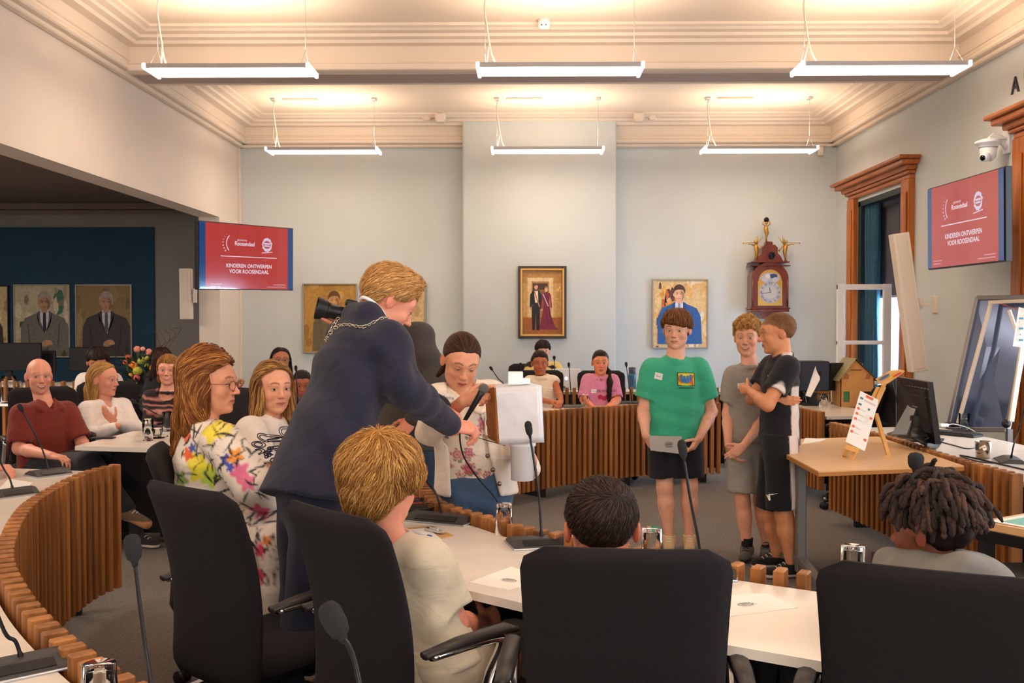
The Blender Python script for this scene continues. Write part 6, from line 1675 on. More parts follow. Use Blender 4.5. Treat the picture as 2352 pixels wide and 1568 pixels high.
def sitter(s, cx, cy, k, suit, skin, hair, shirt='E8E4E0', tie='2A2A3A', glasses_=False, hands=False, shade=None):
    s.poly([(cx + a * k, cy + b_ * k) for a, b_ in ((-.62, -1.35), (-.60, -.55), (-.50, -.32), (-.22, -.20), (-.10, -.12), (.10, -.12), (.22, -.20), (.50, -.32), (.62, -.55), (.66, -1.35))], suit)
    s.poly([(cx + a * k, cy + b_ * k) for a, b_ in ((-.12, -.12), (.12, -.12), (.10, -.40), (.02, -.72), (-.10, -.40))], shirt)
    s.poly([(cx + a * k, cy + b_ * k) for a, b_ in ((-.035, -.18), (.035, -.18), (.05, -.60), (.0, -.72), (-.045, -.60))], tie)
    s.poly([(cx + a * k, cy + b_ * k) for a, b_ in ((-.10, -.14), (-.20, -.20), (-.10, -.52), (-.03, -.70), (-.16, -.45))], shade or suit); s.poly([(cx + a * k, cy + b_ * k) for a, b_ in ((.10, -.14), (.20, -.20), (.12, -.52), (.03, -.70), (.16, -.45))], shade or suit)
    s.rect(cx - .075 * k, cy - .18 * k, cx + .075 * k, cy - .04 * k, skin)
    s.ell(cx, cy + .17 * k, .175 * k, .20 * k, hair); s.ell(cx, cy + .08 * k, .150 * k, .205 * k, skin); s.ell(cx - .155 * k, cy + .07 * k, .025 * k, .05 * k, skin); s.ell(cx + .155 * k, cy + .07 * k, .025 * k, .05 * k, skin)
    s.poly([(cx + a * k, cy + b_ * k) for a, b_ in ((-.16, .14), (-.13, .25), (0, .30), (.13, .25), (.16, .14), (.10, .21), (-.02, .22), (-.11, .19))], hair)
    sk = tuple(int(skin[i:i + 2], 16) for i in (0, 2, 4)); dk = '%02X%02X%02X' % tuple(int(c * .72) for c in sk); lt = '%02X%02X%02X' % tuple(min(255, int(c * 1.10)) for c in sk)
    s.poly([(cx + a * k, cy + b_ * k) for a, b_ in ((.04, .20), (.14, .12), (.14, -.02), (.06, -.11), (.09, .02))], dk); s.ell(cx - .06 * k, cy + .01 * k, .035 * k, .03 * k, lt)
    for q in (-1, 1):
        s.ell(cx + q * .058 * k, cy + .095 * k, .028 * k, .013 * k, dk); s.ell(cx + q * .058 * k, cy + .094 * k, .011 * k, .009 * k, '241A18'); s.line([(cx + q * .03 * k, cy + .128 * k), (cx + q * .095 * k, cy + .130 * k)], .010 * k, hair)
        if glasses_: s.line([(cx + (q * .06 + .043 * math.cos(a)) * k, cy + (.093 + .033 * math.sin(a)) * k) for a in [2 * PI * i / 12 for i in range(13)]], .007 * k, '3A2A24')
    s.poly([(cx + a * k, cy + b_ * k) for a, b_ in ((-.012, .09), (.012, .09), (.028, .02), (-.02, .02))], lt); s.line([(cx - .02 * k, cy + .015 * k), (cx + .025 * k, cy + .015 * k)], .008 * k, dk)
    s.line([(cx - .045 * k, cy - .040 * k), (cx, cy - .045 * k), (cx + .045 * k, cy - .036 * k)], .013 * k, 'A05A4C')
    if hands: s.ell(cx + .05 * k, cy - .95 * k, .14 * k, .08 * k, skin, rot=.4); s.ell(cx + .12 * k, cy - .93 * k, .10 * k, .06 * k, lt, rot=-.4)
    # folds and lapels in the suit
    for x_ in (-.42, .38): s.line([(cx + x_ * k, cy - .45 * k), (cx + (x_ * .9) * k, cy - 1.0 * k)], .02 * k, shade or dk)
def pic_blue(s, w, h):
    s.rect(-w / 2, -h / 2, w / 2, h / 2, 'E6C48E'); strokes(s, w, h, ['E9B765', 'F0D9B0', 'E8C890', 'F2E2C4', 'DDB070'], 40, 3, .10)
    strokes(s, w, h, ['3A2A28', '5A3A30', 'C8602A', 'D8903A', 'E8B040'], 16, 5, .07, -.42, -.1, .0, .42); strokes(s, w, h, ['2A4A7A', '3A5E90', '24406A', '8A9AB8'], 14, 6, .05, -.45, -.1, -.5, -.05); strokes(s, w, h, ['F4E8D4', 'E8B89A', 'D89080', 'F6EEE0'], 20, 7, .07, -.05, .48, -.5, .1)
    sitter(s, -.02 * w, .25 * h, .52 * h, '2B5A9A', 'E6AE8E', '4A3024', 'E4E8F4', '8A9AC8', shade='1E4274')
    for i in range(9): s.line([(.28 * w + .012 * i, -.43 * h + .006 * (i % 3)), (.29 * w + .012 * i, -.415 * h - .006 * (i % 2))], .003, '5A4A48')
def pic_couple(s, w, h):
    s.rect(-w / 2, -h / 2, w / 2, h / 2, 'C08A4C'); s.rect(-w / 2, -.22 * h, w / 2, h / 2, 'C99A5C')
    s.rect(-.5 * w, .30 * h, .5 * w, .5 * h, 'B98448'); s.rect(-.38 * w, -.24 * h, -.27 * w, .36 * h, 'E2C088'); s.rect(.17 * w, -.24 * h, .28 * w, .36 * h, 'E2C088'); s.rect(-.38 * w, .33 * h, .28 * w, .39 * h, 'E8CC98'); s.rect(-.27 * w, -.24 * h, .17 * w, .33 * h, 'A87848'); s.rect(-.24 * w, .05 * h, .14 * w, .30 * h, '4A3426'); s.rect(-.20 * w, .02 * h, .10 * w, .20 * h, '8A6238')
    for z in (-.05, .12): s.rect(.33 * w, (z - .07) * h, .47 * w, (z + .06) * h, 'D0A468'); s.rect(.35 * w, (z - .055) * h, .45 * w, (z + .045) * h, 'BF9054')
    s.rect(-.5 * w, -.5 * h, .5 * w, -.24 * h, 'A45E28'); 
    for i in range(8): s.line([(-.5 * w, -.27 * h - .03 * h * i), (.5 * w, -.26 * h - .03 * h * i)], .003, '8A4A20')
    x = -.17 * w; k = w
    s.poly([(x - .10 * k, -.05 * h), (x + .11 * k, -.05 * h), (x + .10 * k, -.44 * h), (x + .02 * k, -.44 * h), (x + .0 * k, -.15 * h), (x - .02 * k, -.44 * h), (x - .085 * k, -.44 * h)], '1E1A1E')
    s.poly([(x - .15 * k, -.10 * h), (x - .14 * k, .12 * h), (x - .07 * k, .19 * h), (x + .09 * k, .19 * h), (x + .15 * k, .12 * h), (x + .16 * k, -.12 * h), (x + .08 * k, -.08 * h), (x - .08 * k, -.04 * h)], '26222A')
    s.poly([(x - .04 * k, .18 * h), (x + .06 * k, .18 * h), (x + .07 * k, .0), (x - .01 * k, -.01 * h)], 'EFE6DC'); s.line([(x - .03 * k, .17 * h), (x + .10 * k, -.07 * h)], .03 * k, 'D07A30')
    s.ell(x + .01 * k, .245 * h, .050 * k, .042 * h, 'E2A688'); s.poly([(x - .045 * k, .25 * h), (x - .04 * k, .29 * h), (x + .05 * k, .292 * h), (x + .065 * k, .255 * h), (x + .03 * k, .272 * h)], '6A4A30')
    s.ell(x - .13 * k, -.10 * h, .03 * k, .022 * h, 'E2A688'); s.ell(x + .16 * k, -.12 * h, .03 * k, .02 * h, 'E2A688')
    x = .10 * w
    s.poly([(x - .09 * k, .15 * h), (x + .10 * k, .15 * h), (x + .08 * k, -.02 * h), (x + .12 * k, -.20 * h), (x + .22 * k, -.38 * h), (x + .30 * k, -.43 * h), (x - .18 * k, -.43 * h), (x - .10 * k, -.2 * h), (x - .07 * k, -.02 * h)], '7A2238')
    s.poly([(x - .11 * k, .14 * h), (x - .08 * k, .14 * h), (x - .10 * k, -.08 * h), (x - .14 * k, -.10 * h)], '8A2A40'); s.poly([(x + .09 * k, .14 * h), (x + .12 * k, .12 * h), (x + .15 * k, -.08 * h), (x + .11 * k, -.09 * h)], '8A2A40')
    s.line([(x - .08 * k, .13 * h), (x + .05 * k, -.06 * h)], .022 * k, 'C8D0E4'); s.line([(x - .02 * k, -.1 * h), (x + .06 * k, -.38 * h)], .02 * k, '64182C'); s.line([(x + .08 * k, -.1 * h), (x + .16 * k, -.38 * h)], .02 * k, '64182C')
    s.ell(x, .20 * h, .042 * k, .038 * h, 'E4AC8E'); s.poly([(x - .045 * k, .20 * h), (x - .04 * k, .24 * h), (x + .0 * k, .255 * h), (x + .045 * k, .235 * h), (x + .05 * k, .19 * h), (x + .03 * k, .225 * h), (x - .03 * k, .225 * h)], 'A8784A'); s.ell(x + .14 * k, -.10 * h, .022 * k, .02 * h, 'E4AC8E')
    s.ell(.40 * w, .20 * h, .03 * w, .02 * h, 'F0C060'); s.ell(.44 * w, .23 * h, .02 * w, .018 * h, 'F4D080')
def pic_gold(s, w, h, seed=11):
    s.rect(-w / 2, -h / 2, w / 2, h / 2, 'B88A40'); strokes(s, w, h, ['C0924A', 'AC7C34', 'C89E58', 'A07030'], 30, seed, .12); strokes(s, w, h, ['6A5A38', '5A4E34', '7A6840'], 10, seed + 1, .1, -.2, .35, -.5, -.1)
    sitter(s, .08 * w, .22 * h, .52 * h, '6A6044', 'C8925C', '6A4A2A', 'C8B890', '5A4A34', shade='574E38')
def pic_left(suit, bg, cols, seed, gl, cx=.05):
    def f(s, w, h):
        s.rect(-w / 2, -h / 2, w / 2, h / 2, bg); strokes(s, w, h, cols, 34, seed, .11)
        sitter(s, cx * w, .22 * h, .56 * h, suit[0], 'B08468', '9A9088', 'C8C8D4', suit[2], glasses_=gl, hands=True, shade=suit[1])
        strokes(s, w, h, [suit[1], suit[0], '4A3A34'], 8, seed + 3, .07, -.5, .5, -.5, -.38)
    return f
painting('portrait of a man in a blue suit on yellow ground, behind green T-shirt boy', (1498, 641), (1626, 800), YB - .03, pic_blue)
painting('dark framed full length portrait of a couple on the chimney breast', (1190, 611), (1301, 777), YBR - .03, pic_couple, 'thick', M_frd)
painting('ochre portrait of a man in a thin frame behind the camera lens', (695, 651), (821, 811), YB - .03, pic_gold)
painting('ochre painting mostly hidden behind the suited man', (860, 648), (979, 806), YB - .03, lambda s, w, h: (s.rect(-w / 2, -h / 2, w / 2, h / 2, 'D8BC88'), strokes(s, w, h, ['D9BE8C', 'CDB07A', 'E2CCA0', 'C8A870'], 26, 31, .12)))
painting('portrait of a grey-haired man with folded hands, right one on the blue wall', (173, 653), (304, 821), SYB - .06, pic_left(('3A3038', '2A242C', '4A5060'), '8A7048', ['927850', '80683E', '9A8258', '74603C'], 41, False), fm=M_fr)
painting('portrait of a man with glasses in a grey suit, middle one on the blue wall', (31, 653), (162, 821), SYB - .06, pic_left(('6A6660', '504C4A', '1E2230'), 'B0A48C', ['C8BC9C', '2E5A44', '9A8C70', '3A6850', 'B8AC8C', '7A6E58'], 51, True), fm=M_fr)
painting('pale portrait cut off by the left edge on the blue wall', (-108, 655), (22, 822), SYB - .06, pic_left(('3A3028', '2A2420', '4A3A50'), 'C0AC80', ['CDB888', 'B09870', 'D8C898', 'A08860'], 61, False, -.05), fm=M_frb)

# ------------------------------------------------------------------ hooded wall clock
M_mah = mat('mahogany', '6E2A1A', 0.22, noise=0.25, nscale=14, stretch=(1, 1, .2), coat=.5); M_brass = mat('old_gold', 'C79A4C', 0.35, 0.75)
yc = YB - .14; cc = P(1763, 655, yc); k = yc / FPX
def cz(py): return P(1763, py, yc).z - cc.z
def cxm(px): return P(px, 655, yc).x - cc.x
t = thing('wall_clock', 'red mahogany hooded clock with gilt angels on the back wall', 'clock', cc)
x0, x1 = cxm(1722), cxm(1806); xc = (x0 + x1) / 2; W = x1 - x0
def hood(inset=0.0, dz=0.0):
    z0 = cz(706); zs = cz(640); pts = [(x0 + inset, z0), (x1 - inset, z0), (x1 - inset, zs)]
    pts += [(xc + (W / 2 - inset) * math.cos(a) , zs + dz + (cz(603) - zs - inset) * math.sin(a)) for a in [PI * i / 14 for i in range(15)]]; pts += [(x0 + inset, zs)]; return pts
T = Matrix(((1, 0, 0, 0), (0, 0, 1, 0), (0, 1, 0, 0), (0, 0, 0, 1)))
b = MB(); b.prism(hood(), -.10, .13, T=T); b.build('case', M_mah, t)
b = MB()
for z, e, h_ in ((cz(708), .018, .018), (cz(713), .006, .03), (cz(603), .012, .014), (cz(611), .02, .012)): b.box((xc, 0.01, z), (W + 2 * e, .26, h_), bev=.005)
b.prism([(xc - W * .38, cz(604)), (xc + W * .38, cz(604)), (xc + W * .30, cz(590)), (xc + W * .22, cz(582)), (xc + W * .22, cz(570)), (xc + W * .14, cz(563)), (xc - W * .14, cz(563)), (xc - W * .22, cz(570)), (xc - W * .22, cz(582)), (xc - W * .30, cz(590))], -.08, .12, T=T)
b.box((xc, .0, cz(560)), (W * .2, .1, .05), bev=.01); b.build('cornice', M_mah, t); b = MB(); b.prism([(xc - W * .36, cz(712)), (xc + W * .36, cz(712)), (xc + W * .18, cz(732)), (xc - W * .18, cz(732))], -.06, .12, T=T); b.build('bracket', M_mah, t)
for s_ in (-1, 1): b = MB(); b.tube([(xc + s_ * (W / 2 - .012), -.105, cz(704)), (xc + s_ * (W / 2 - .012), -.105, cz(640))], .011, 10); b.build('column', M_mah, t)
b = MB(); r = .145; zc_ = cz(672); b.prism([(xc - r, cz(702)), (xc + r, cz(702)), (xc + r, cz(646))] + [(xc + r * .95 * math.cos(a), cz(646) + r * .95 * math.sin(a)) for a in [PI * i / 12 for i in range(13)]] + [(xc - r, cz(646))], -.108, -.098, T=T); b.build('dial_plate', M_brass, t)
s = Pic(); n_ = 32; r = .130
s.ell(xc, zc_, r, r, 'B9B6BC', 36); s.ell(xc, zc_, r * .66, r * .66, 'A8A6AE', 30); s.ell(xc, zc_, r * .62, r * .62, 'C4C0BE', 30); s.ell(xc, cz(645) + .03, .115, .062, 'B0AEB8', 24); s.ell(xc + .035, cz(645) + .055, .05, .028, '3A4660', 16); s.ell(xc - .03, cz(645) + .05, .030, .030, 'D8D2CC', 16); s.ell(xc - .06, cz(645) + .01, .035, .03, 'C0BCC0', 14); s.ell(xc + .06, cz(645) + .01, .035, .03, 'C0BCC0', 14)
for i, nu in enumerate(('XII', 'I', 'II', 'III', 'IIII', 'V', 'VI', 'VII', 'VIII', 'IX', 'X', 'XI')):
    a = PI / 2 - i * PI / 6; s.text(nu, xc + r * .82 * math.cos(a), zc_ + r * .82 * math.sin(a), .040, '2A2A34', rot=a - PI / 2)
a = PI / 2 - 2 * PI * (11.73 / 12); s.line([(xc, zc_), (xc + .06 * math.cos(a), zc_ + .06 * math.sin(a))], .008, '16161E'); a = PI / 2 - 2 * PI * 44 / 60; s.line([(xc, zc_), (xc + .10 * math.cos(a), zc_ + .10 * math.sin(a))], .005, '16161E')
s.build('dial', M_print, plane_T((0, -.110, 0), (1, 0, 0), (0, 0, 1)), t)
b = MB(); b.ball((xc + .02, -.10, cz(588)), .035, sq=(1, .4, 1.2)); [b.ball((xc + .02 + .03 * math.cos(q), -.105, cz(588) + .036 * math.sin(q)), .012) for q in (0, 1, 2, 3, 4, 5)]; b.build('carved_rosette', mat('dark_bronze', '201A24', .4, .5), t)
def angel(c, s_, horn=True):
    b = MB(); c = Vector(c); b.ball(c, .022, sq=(1, 1, .8), m=1); b.tube([c + Vector((0, 0, .01)), c + Vector((-.004 * s_, 0, .06)), c + Vector((-.01 * s_, 0, .11)), c + Vector((0, 0, .17)), c + Vector((.006 * s_, 0, .205))], [.008, .016, .024, .027, .012], 10)
    b.ball(c + Vector((.006 * s_, 0, .232)), .020); b.tube([c + Vector((.02 * s_, 0, .19)), c + Vector((.07 * s_, -.01, .205)), c + Vector((.10 * s_, -.02, .20))], [.009, .007, .005], 6)
    b.tube([c + Vector((.01 * s_, -.01, .225)), c + Vector((.15 * s_, -.03, .215)), c + Vector((.165 * s_, -.03, .213))], [.003, .004, .012], 8)
    b.tube([c + Vector((-.02 * s_, 0, .19)), c + Vector((-.06 * s_, 0, .15)), c + Vector((-.08 * s_, 0, .12))], [.009, .007, .012], 6)
    for q, zz in ((-1, .30), (-.35, .31)): b.tube([c + Vector((0, .02, .18)), c + Vector((q * .05 * s_, .03, .25)), c + Vector((q * .085 * s_, .03, zz))], [.012, .012, .002], 6, flat=.4)
    b.build('angel_figure', [M_brass, M_mah], t)
angel((cxm(1735), -.02, cz(600)), -1); angel((cxm(1803), -.02, cz(600)), 1)
b = MB(); c = Vector((cxm(1759), -.01, cz(555))); b.tube([c, c + Vector((0, 0, .05)), c + Vector((.006, 0, .10)), c + Vector((-.006, 0, .16)), c + Vector((0, 0, .20))], [.012, .010, .026, .028, .014], 10); b.ball(c + Vector((0, 0, .225)), .02)
for s_ in (-1, 1): b.tube([c + Vector((s_ * .018, 0, .19)), c + Vector((s_ * .045, 0, .215)), c + Vector((s_ * .03, 0, .25))], .008, 6)
b.ball(c + Vector((0, 0, .262)), .032, m=1); b.build('atlas_figure', [M_brass, mat('dark_bronze', '201A24', .4, .5)], t)

# ------------------------------------------------------------------ speakers, wall camera, letters
M_spk = mat('speaker_beige', 'E6D8CA', 0.6)
def column_speaker(label, top, bot, w_, d_, wallx):
    top, bot = Vector(top), Vector(bot); t = thing('column_speaker', label, 'speaker', (top + bot) / 2); h = (top - bot) / 2; R = frame_from(h, Vector((1, 0, 0)))
    ax = h.normalized(); xx = Vector((1, 0, 0)); xx = (xx - ax * xx.dot(ax)).normalized(); yy = ax.cross(xx); R = Matrix((xx, yy, ax)).transposed()
    b = MB(); b.box((0, 0, 0), (w_, d_, (top - bot).length), R, .006); b.build('cabinet', M_spk, t)
    b = MB(); b.box(-yy * (d_ / 2 + .003) if yy.y > 0 else yy * (d_ / 2 + .003), (w_ * .62, .008, (top - bot).length * .96), R, .003); b.build('grille', mat('grille_beige', 'E2D3C4', .7, bump=.3, bscale=900), t)
    b = MB(); e = Vector((wallx - t.location.x, .02, -.02)); b.bar((0, .03, -.02), e * .85, .03, .04); b.box(e * .97, (.03, .07, .16), bev=.005); b.cyl(e * .45 - Vector((0, 0, .05)), e * .45 + Vector((0, 0, .05)), .016); b.build('bracket', M_spk, t)
column_speaker('short white column speaker on the pier below the left screen', P(427, 617, 11.05), P(429, 733, 11.05), .125, .10, XL - .24)
column_speaker('tall beige column speaker leaning beside the tall window', P(2064, 536, 9.05), P(2108, 852, 9.05), .15, .12, XR)
p0 = P(2270, 330, 7.75)
t = thing('ceiling_camera', 'white motorised camera on a bracket on the right wall above the screen', 'camera', p0)
b = MB(); b.lathe([(0, .035), (.06, .033), (.098, .018), (.10, .0), (.075, -.012), (.07, -.03)], 24); b.build('base_plate', M_white, t)
b = MB(); b.tube([(0, 0, -.02), (0, 0, -.06), (0, 0, -.11), (0, 0, -.135)], [.062, .064, .055, .03], 22); b.build('head_housing', M_white, t)
b = MB(); b.tube([(-.01, -.02, -.10), (-.055, -.05, -.115), (-.07, -.06, -.12)], [.035, .035, .03], 18); l = b.build('lens_barrel', M_white, t)
b = MB(); b.cyl((-.069, -.059, -.119), (-.073, -.062, -.1205), .022); b.build('lens', mat('lens_glass', '0A0C16', .05, .3), l)
b = MB(); d = XR - p0.x; b.bar((0, 0, .04), (d, .0, .04), .05, .012); b.box((d - .01, 0, .03), (.02, .10, .22), bev=.004); b.bar((d * .5, 0, .03), (d, 0, -.07), .03, .01); b.tube([(0, .02, .04), (.04, .0, .08), (.10, .02, .07), (d - .02, .03, .06)], .006, 6); b.build('bracket', M_white, t)
for ch, px, pyc in (('A', 2320, 197), ('U', 2349, 172)):
    Yl = XR * FPX / (px - VX); pp = P(px, pyc, Yl); vs, fs = text_polys(ch, .185, 'CENTER'); T = plane_T((XR - .012, Yl, pp.z), (0, -1, 0), (0, 0, 1))
    n = len(vs); V2 = [T @ Vector((a, c_, 0)) for a, c_ in vs]; V3 = [v + Vector((.010, 0, 0)) for v in V2]
    vs3 = V2 + V3; f3 = [list(f) for f in fs] + [[i + n for i in f][::-1] for f in fs]
    from collections import Counter
    ed = Counter(); 
    for f in fs:
        for i in range(len(f)): ed[(f[i], f[(i + 1) % len(f)])] += 1
    for (a, c_) in ed:
        if (c_, a) not in ed: f3.append([c_, a, a + n, c_ + n])
    o = link('wall_letter', mesh_from('wall_letter', vs3, f3, mat('letter_metal', '3A3A44', .4, .5))); tag(o, 'dark metal letter %s on the right wall over the timber doorway' % ch, 'letter')
# ------------------------------------------------------------------ microphones, glasses, papers and other things on the tables
M_mic = mat('mic_grey', '3C3A3A', 0.5, noise=.05, nscale=200); M_foam = mat('mic_foam', '26262A', 0.95, bump=.6, bscale=1200); M_neck = mat('gooseneck', '232228', 0.35, .3); M_silv = mat('silver_edge', 'C8CCD8', 0.3, .7)
def mic(label, base, head, mid=None, rot=0.0, hr=.0125, hl=.045, plate=True, wide=.21, red=False, neck=.0045):
    base = Vector(base); head = Vector(head); t = thing('gooseneck_microphone', label, 'microphone', base, group='gooseneck microphones on the tables'); h = head - base
    if plate:
        R = Matrix.Rotation(rot, 3, 'Z')
        b = MB(); prof = [(-.075, 0), (.075, 0), (.072, .012), (.02, .030), (-.03, .030), (-.07, .010)]
        T = (R.to_4x4() @ Matrix(((0, 0, 1, 0), (1, 0, 0, 0), (0, 1, 0, 0), (0, 0, 0, 1))))
        b.prism(prof, -wide / 2, wide / 2, T=T); b.build('base', M_mic, t)
        b = MB(); b.box(R @ Vector((0, -.052, .019)), (wide * .7, .03, .004), R @ Matrix.Rotation(.45, 3, 'X')); b.build('button_strip', M_blkp, t)
        b = MB(); b.box(R @ Vector((0, 0, .003)), (wide + .012, .156, .006), R, .002); b.build('edge_band', M_silv, t)
    st = Vector((0, 0, .02)); m = Vector(mid) - base if mid is not None else st + (h - st) * .5 + Vector((0, 0, .02)); d = (h - m).normalized()
    pts = catmull([st, st + (m - st) * .35 + Vector((0, 0, .02)), m, h], 6)
    b = MB(); b.tube(pts, [.007] * 3 + [neck] * (len(pts) - 6) + [neck * .9] * 3, 8); b.build('gooseneck', M_neck, t)
    b = MB(); q = [h + d * x for x in (-.012, 0, .006, hl * .35, hl * .75, hl * .93, hl)]; b.tube(q, [hr * .3, hr * .45, hr * .8, hr, hr * 1.02, hr * .75, hr * .2], 14); b.build('foam_head', M_foam, t)
    if red: b = MB(); b.tube([h - d * .006, h + d * .002], hr * .75, 12); b.build('red_ring', mat('red_led', 'FF2A2A', .4, emit=2.0), t)
    return t
def mict(label, bpx, hpx, Yh, z=TT, mid=None, **k):
    b_ = G(bpx[0], bpx[1], z) if len(bpx) == 2 else P(*bpx)
    return mic(label, b_, P(hpx[0], hpx[1], Yh), mid=mid, **k)
mic('blurred microphone at the lower left before the empty chair', (-.73, 1.90, TT), P(309, 1288, 2.07), mid=P(330, 1460, 2.0), hr=.018, hl=.060)
mic('large microphone nearest the camera, tilting left', (-.22, 1.50, TT), P(785, 1460, 1.60), mid=P(815, 1520, 1.57), hr=.020, hl=.066)
mict('microphone standing on the white table beside the upturned glass, before the white box', (1244, 1250), (1217, 1000), 3.62, mid=P(1236, 1120, 3.58), rot=.25, hr=.0135, hl=.055, wide=.23)
mict('microphone rising behind the middle chair in front of the green T-shirt boy', (1612, 1318), (1571, 1052), 3.0, mid=P(1588, 1160, 3.0), rot=-.2, hr=.0135, hl=.058)
mict('microphone bending left between blond boy and the girl\'s jeans', (1015, 1195), (962, 1088), 4.1, mid=P(992, 1118, 4.1), rot=-.4, wide=.26)
mict('microphone on the left table in front of the dark red polo shirt', (112, 1090), (52, 945), 5.1, mid=P(85, 1005, 5.1), rot=.9, wide=.18)
mict('microphone on the left table beside the reaching hand', (30, 1136), (-25, 1010), 4.5, mid=P(8, 1075, 4.55), rot=.9, wide=.18)
mic('microphone in the bottom left corner behind the oak slats', G(50, 1535, TT), P(-35, 1330, 2.15), mid=P(10, 1450, 2.2), rot=.7, wide=.17)
mict('microphone before the pink T-shirt girl, left one', (1314, 936), (1307, 843), 8.95, rot=.05, mid=P(1310, 885, 8.95), wide=.24)
mict('microphone between pink T-shirt girl and green T-shirt boy', (1452, 928), (1439, 842), 9.15, mid=P(1444, 880, 9.15), wide=.24)
mic('small microphone in front of the fringe woman', P(1276, 893, 10.6), P(1273, 826, 10.6), mid=P(1274, 860, 10.6), hr=.015)
mic('small microphone left of the cream top girl, before the chimney breast', P(1200, 893, 10.6), P(1196, 842, 10.6), mid=P(1197, 870, 10.6), hr=.015)
mict('slanting microphone between the girl in white denim and the wall', (1160, 895, 9.6), (1131, 850), 9.6, mid=P(1145, 870, 9.6), hr=.014)
mict('microphone beside the woman with raised chin', (684, 958), (680, 852), 7.7, mid=P(683, 900, 7.7))
mict('microphone with head lying low beside the glass coffee cup', (600, 968), (558, 938), 7.6, mid=P(580, 938, 7.6))
mict('microphone reaching across from the small white table to the white blouse', (392, 985), (312, 924), 6.75, mid=P(355, 948, 6.7), wide=.16)
mict('microphone with glowing red ring beside the big monitor', (2072, 1003), (2048, 870), 6.3, mid=P(2062, 930, 6.25), red=True, rot=1.5)
mic('microphone head showing above the dreadlocks boy', (1.04, 2.66, TT), P(2103, 1078, 2.85), mid=P(2100, 1180, 2.85), hr=.022, hl=.05)
mict('microphone at the right edge on the white table', (2322, 1062), (2362, 900), 5.3, mid=P(2340, 985, 5.2), rot=1.3)
mict('microphone on the far right table before the cardboard house', (1868, 925), (1884, 862), 8.6, mid=P(1884, 890, 8.6), wide=.16)

M_gl = mat('drinking_glass', 'FFFFFF', 0.03, trans=1.0, ior=1.16); M_wat = mat('water', 'EAF2F4', 0.02, trans=1.0, ior=1.2); M_steel = mat('steel', 'B8A898', 0.2, 1.0)
def glass(label, p, flip=False, h=.115, r=.034, water=0.0, r2=None):
    t = thing('drinking_glass', label, 'glass', p); r2 = r2 or r * .80; pr = [(0, 0), (r2, 0), (r, h), (r - .0022, h), (r2 - .002, .012), (0, .012)]
    if flip: pr = [(a, h - z) for a, z in pr]
    b = MB(); b.lathe(pr, 24); b.build('tumbler', M_gl, t)
    if water: b = MB(); b.lathe([(0, .013), (r2 - .003, .013), (r2 + (r - r2) * water - .003, h * water), (0, h * water)], 20); b.build('water_fill', M_wat, t)
    return t
glass('upturned drinking glass beside the microphone on the front white table', G(1158, 1226, TT), True, .115, .036)
glass('upturned tall glass between the dark-haired boy\'s ear and the middle chair', G(1497, 1300, TT), True, .125, .036, r2=.033)
glass('upturned glass peeping over the right hand chair', G(1958, 1352, TT), True, .13, .036, r2=.034)
glass('glass rim at the very bottom left before the oak slats', (-.85, 1.93, TT), True, .12, .040)
glass('half full water glass on the small white table', G(340, 1012, TT), False, .145, .038, .62)
glass('empty glass on small table beside the floral woman\'s hair', G(384, 990, TT), False, .14, .035, r2=.034)
glass('glass of water in front of the pink T-shirt girl', G(1344, 934, TT), True, .12, .036)
glass('water glass on the white table near the aluminium stand', G(2214, 986, TT), False, .12, .042, .5)
glass('upturned glass beside the cardboard house', G(1893, 936, TT), True, .13, .05)
glass('glass half hidden by the black football shirt on far right table', G(1852, 928, TT), False, .12, .04)
glass('water glass behind the floral woman\'s face on the slatted table', G(533, 975, TT), False, .13, .04)
def cup(label, p, s=1.0):
    t = thing('glass_cup', label, 'cup', p); b = MB(); b.lathe([(0, .012), (.03, .012), (.042, .075), (.040, .075), (.028, .02), (0, .02)], 22); b.tube(catmull([(.04, 0, .065), (.065, 0, .055), (.06, 0, .03), (.034, 0, .025)]), .004, 6); b.build('cup_body', M_gl, t)
    b = MB(); b.lathe([(0, 0), (.05, 0), (.078, .012), (.076, .015), (.048, .005), (0, .005)], 24); b.build('saucer', M_gl, t); t.scale = (s,) * 3
cup('glass coffee cup with saucer on the table between two women', G(550, 973, TT), 1.05); cup('glass coffee cup and saucer behind the water glass on small table', G(362, 1006, TT), .9)
t = thing('metal_cup', 'brushed steel cup on the right white table', 'cup', G(2258, 1052, TT)); b = MB(); b.lathe([(0, 0), (.040, 0), (.045, .10), (.042, .10), (.038, .004), (0, .004)], 28); b.build('cup_body', M_steel, t)

def sheet(name, label, cat, pts, z, col='F1ECE6', pic=None, th=.002, group=None):
    q = [Vector((p.x, p.y, 0)) for p in pts]; c = sum(q, Vector()) / len(q); c.z = z; t = thing(name, label, cat, c, group=group)
    b = MB(); b.prism([(p.x - c.x, p.y - c.y) for p in q], 0, th); b.build('sheet', mat('paper_' + col, col, .7), t)
    if pic:
        u = (q[1] - q[0]); v = (q[3] - q[0]); W, H = u.length, v.length; T = plane_T(Vector(((q[0] + q[2]) / 2 - Vector((c.x, c.y, 0))).to_tuple()) + Vector((0, 0, th + .0004)), u, v); s = Pic(); pic(s, W, H); s.build('print', M_print, T, t)
    return t
def badge(s, x, y, k, col):
    n = 20; pts = [(x + (1 + .12 * (i % 2)) * k * math.cos(2 * PI * i / n), y + (.62 + .1 * ((i + 1) % 2)) * k * math.sin(2 * PI * i / n)) for i in range(n + 1)]; s.line(pts, k * .09, col); s.line([(x - .7 * k, y + .15 * k), (x + .7 * k, y + .22 * k)], k * .16, col); s.line([(x - .7 * k, y - .2 * k), (x + .7 * k, y - .12 * k)], k * .16, col); s.line([(x - k, y - .85 * k), (x + 1.3 * k, y - .7 * k)], k * .07, col)
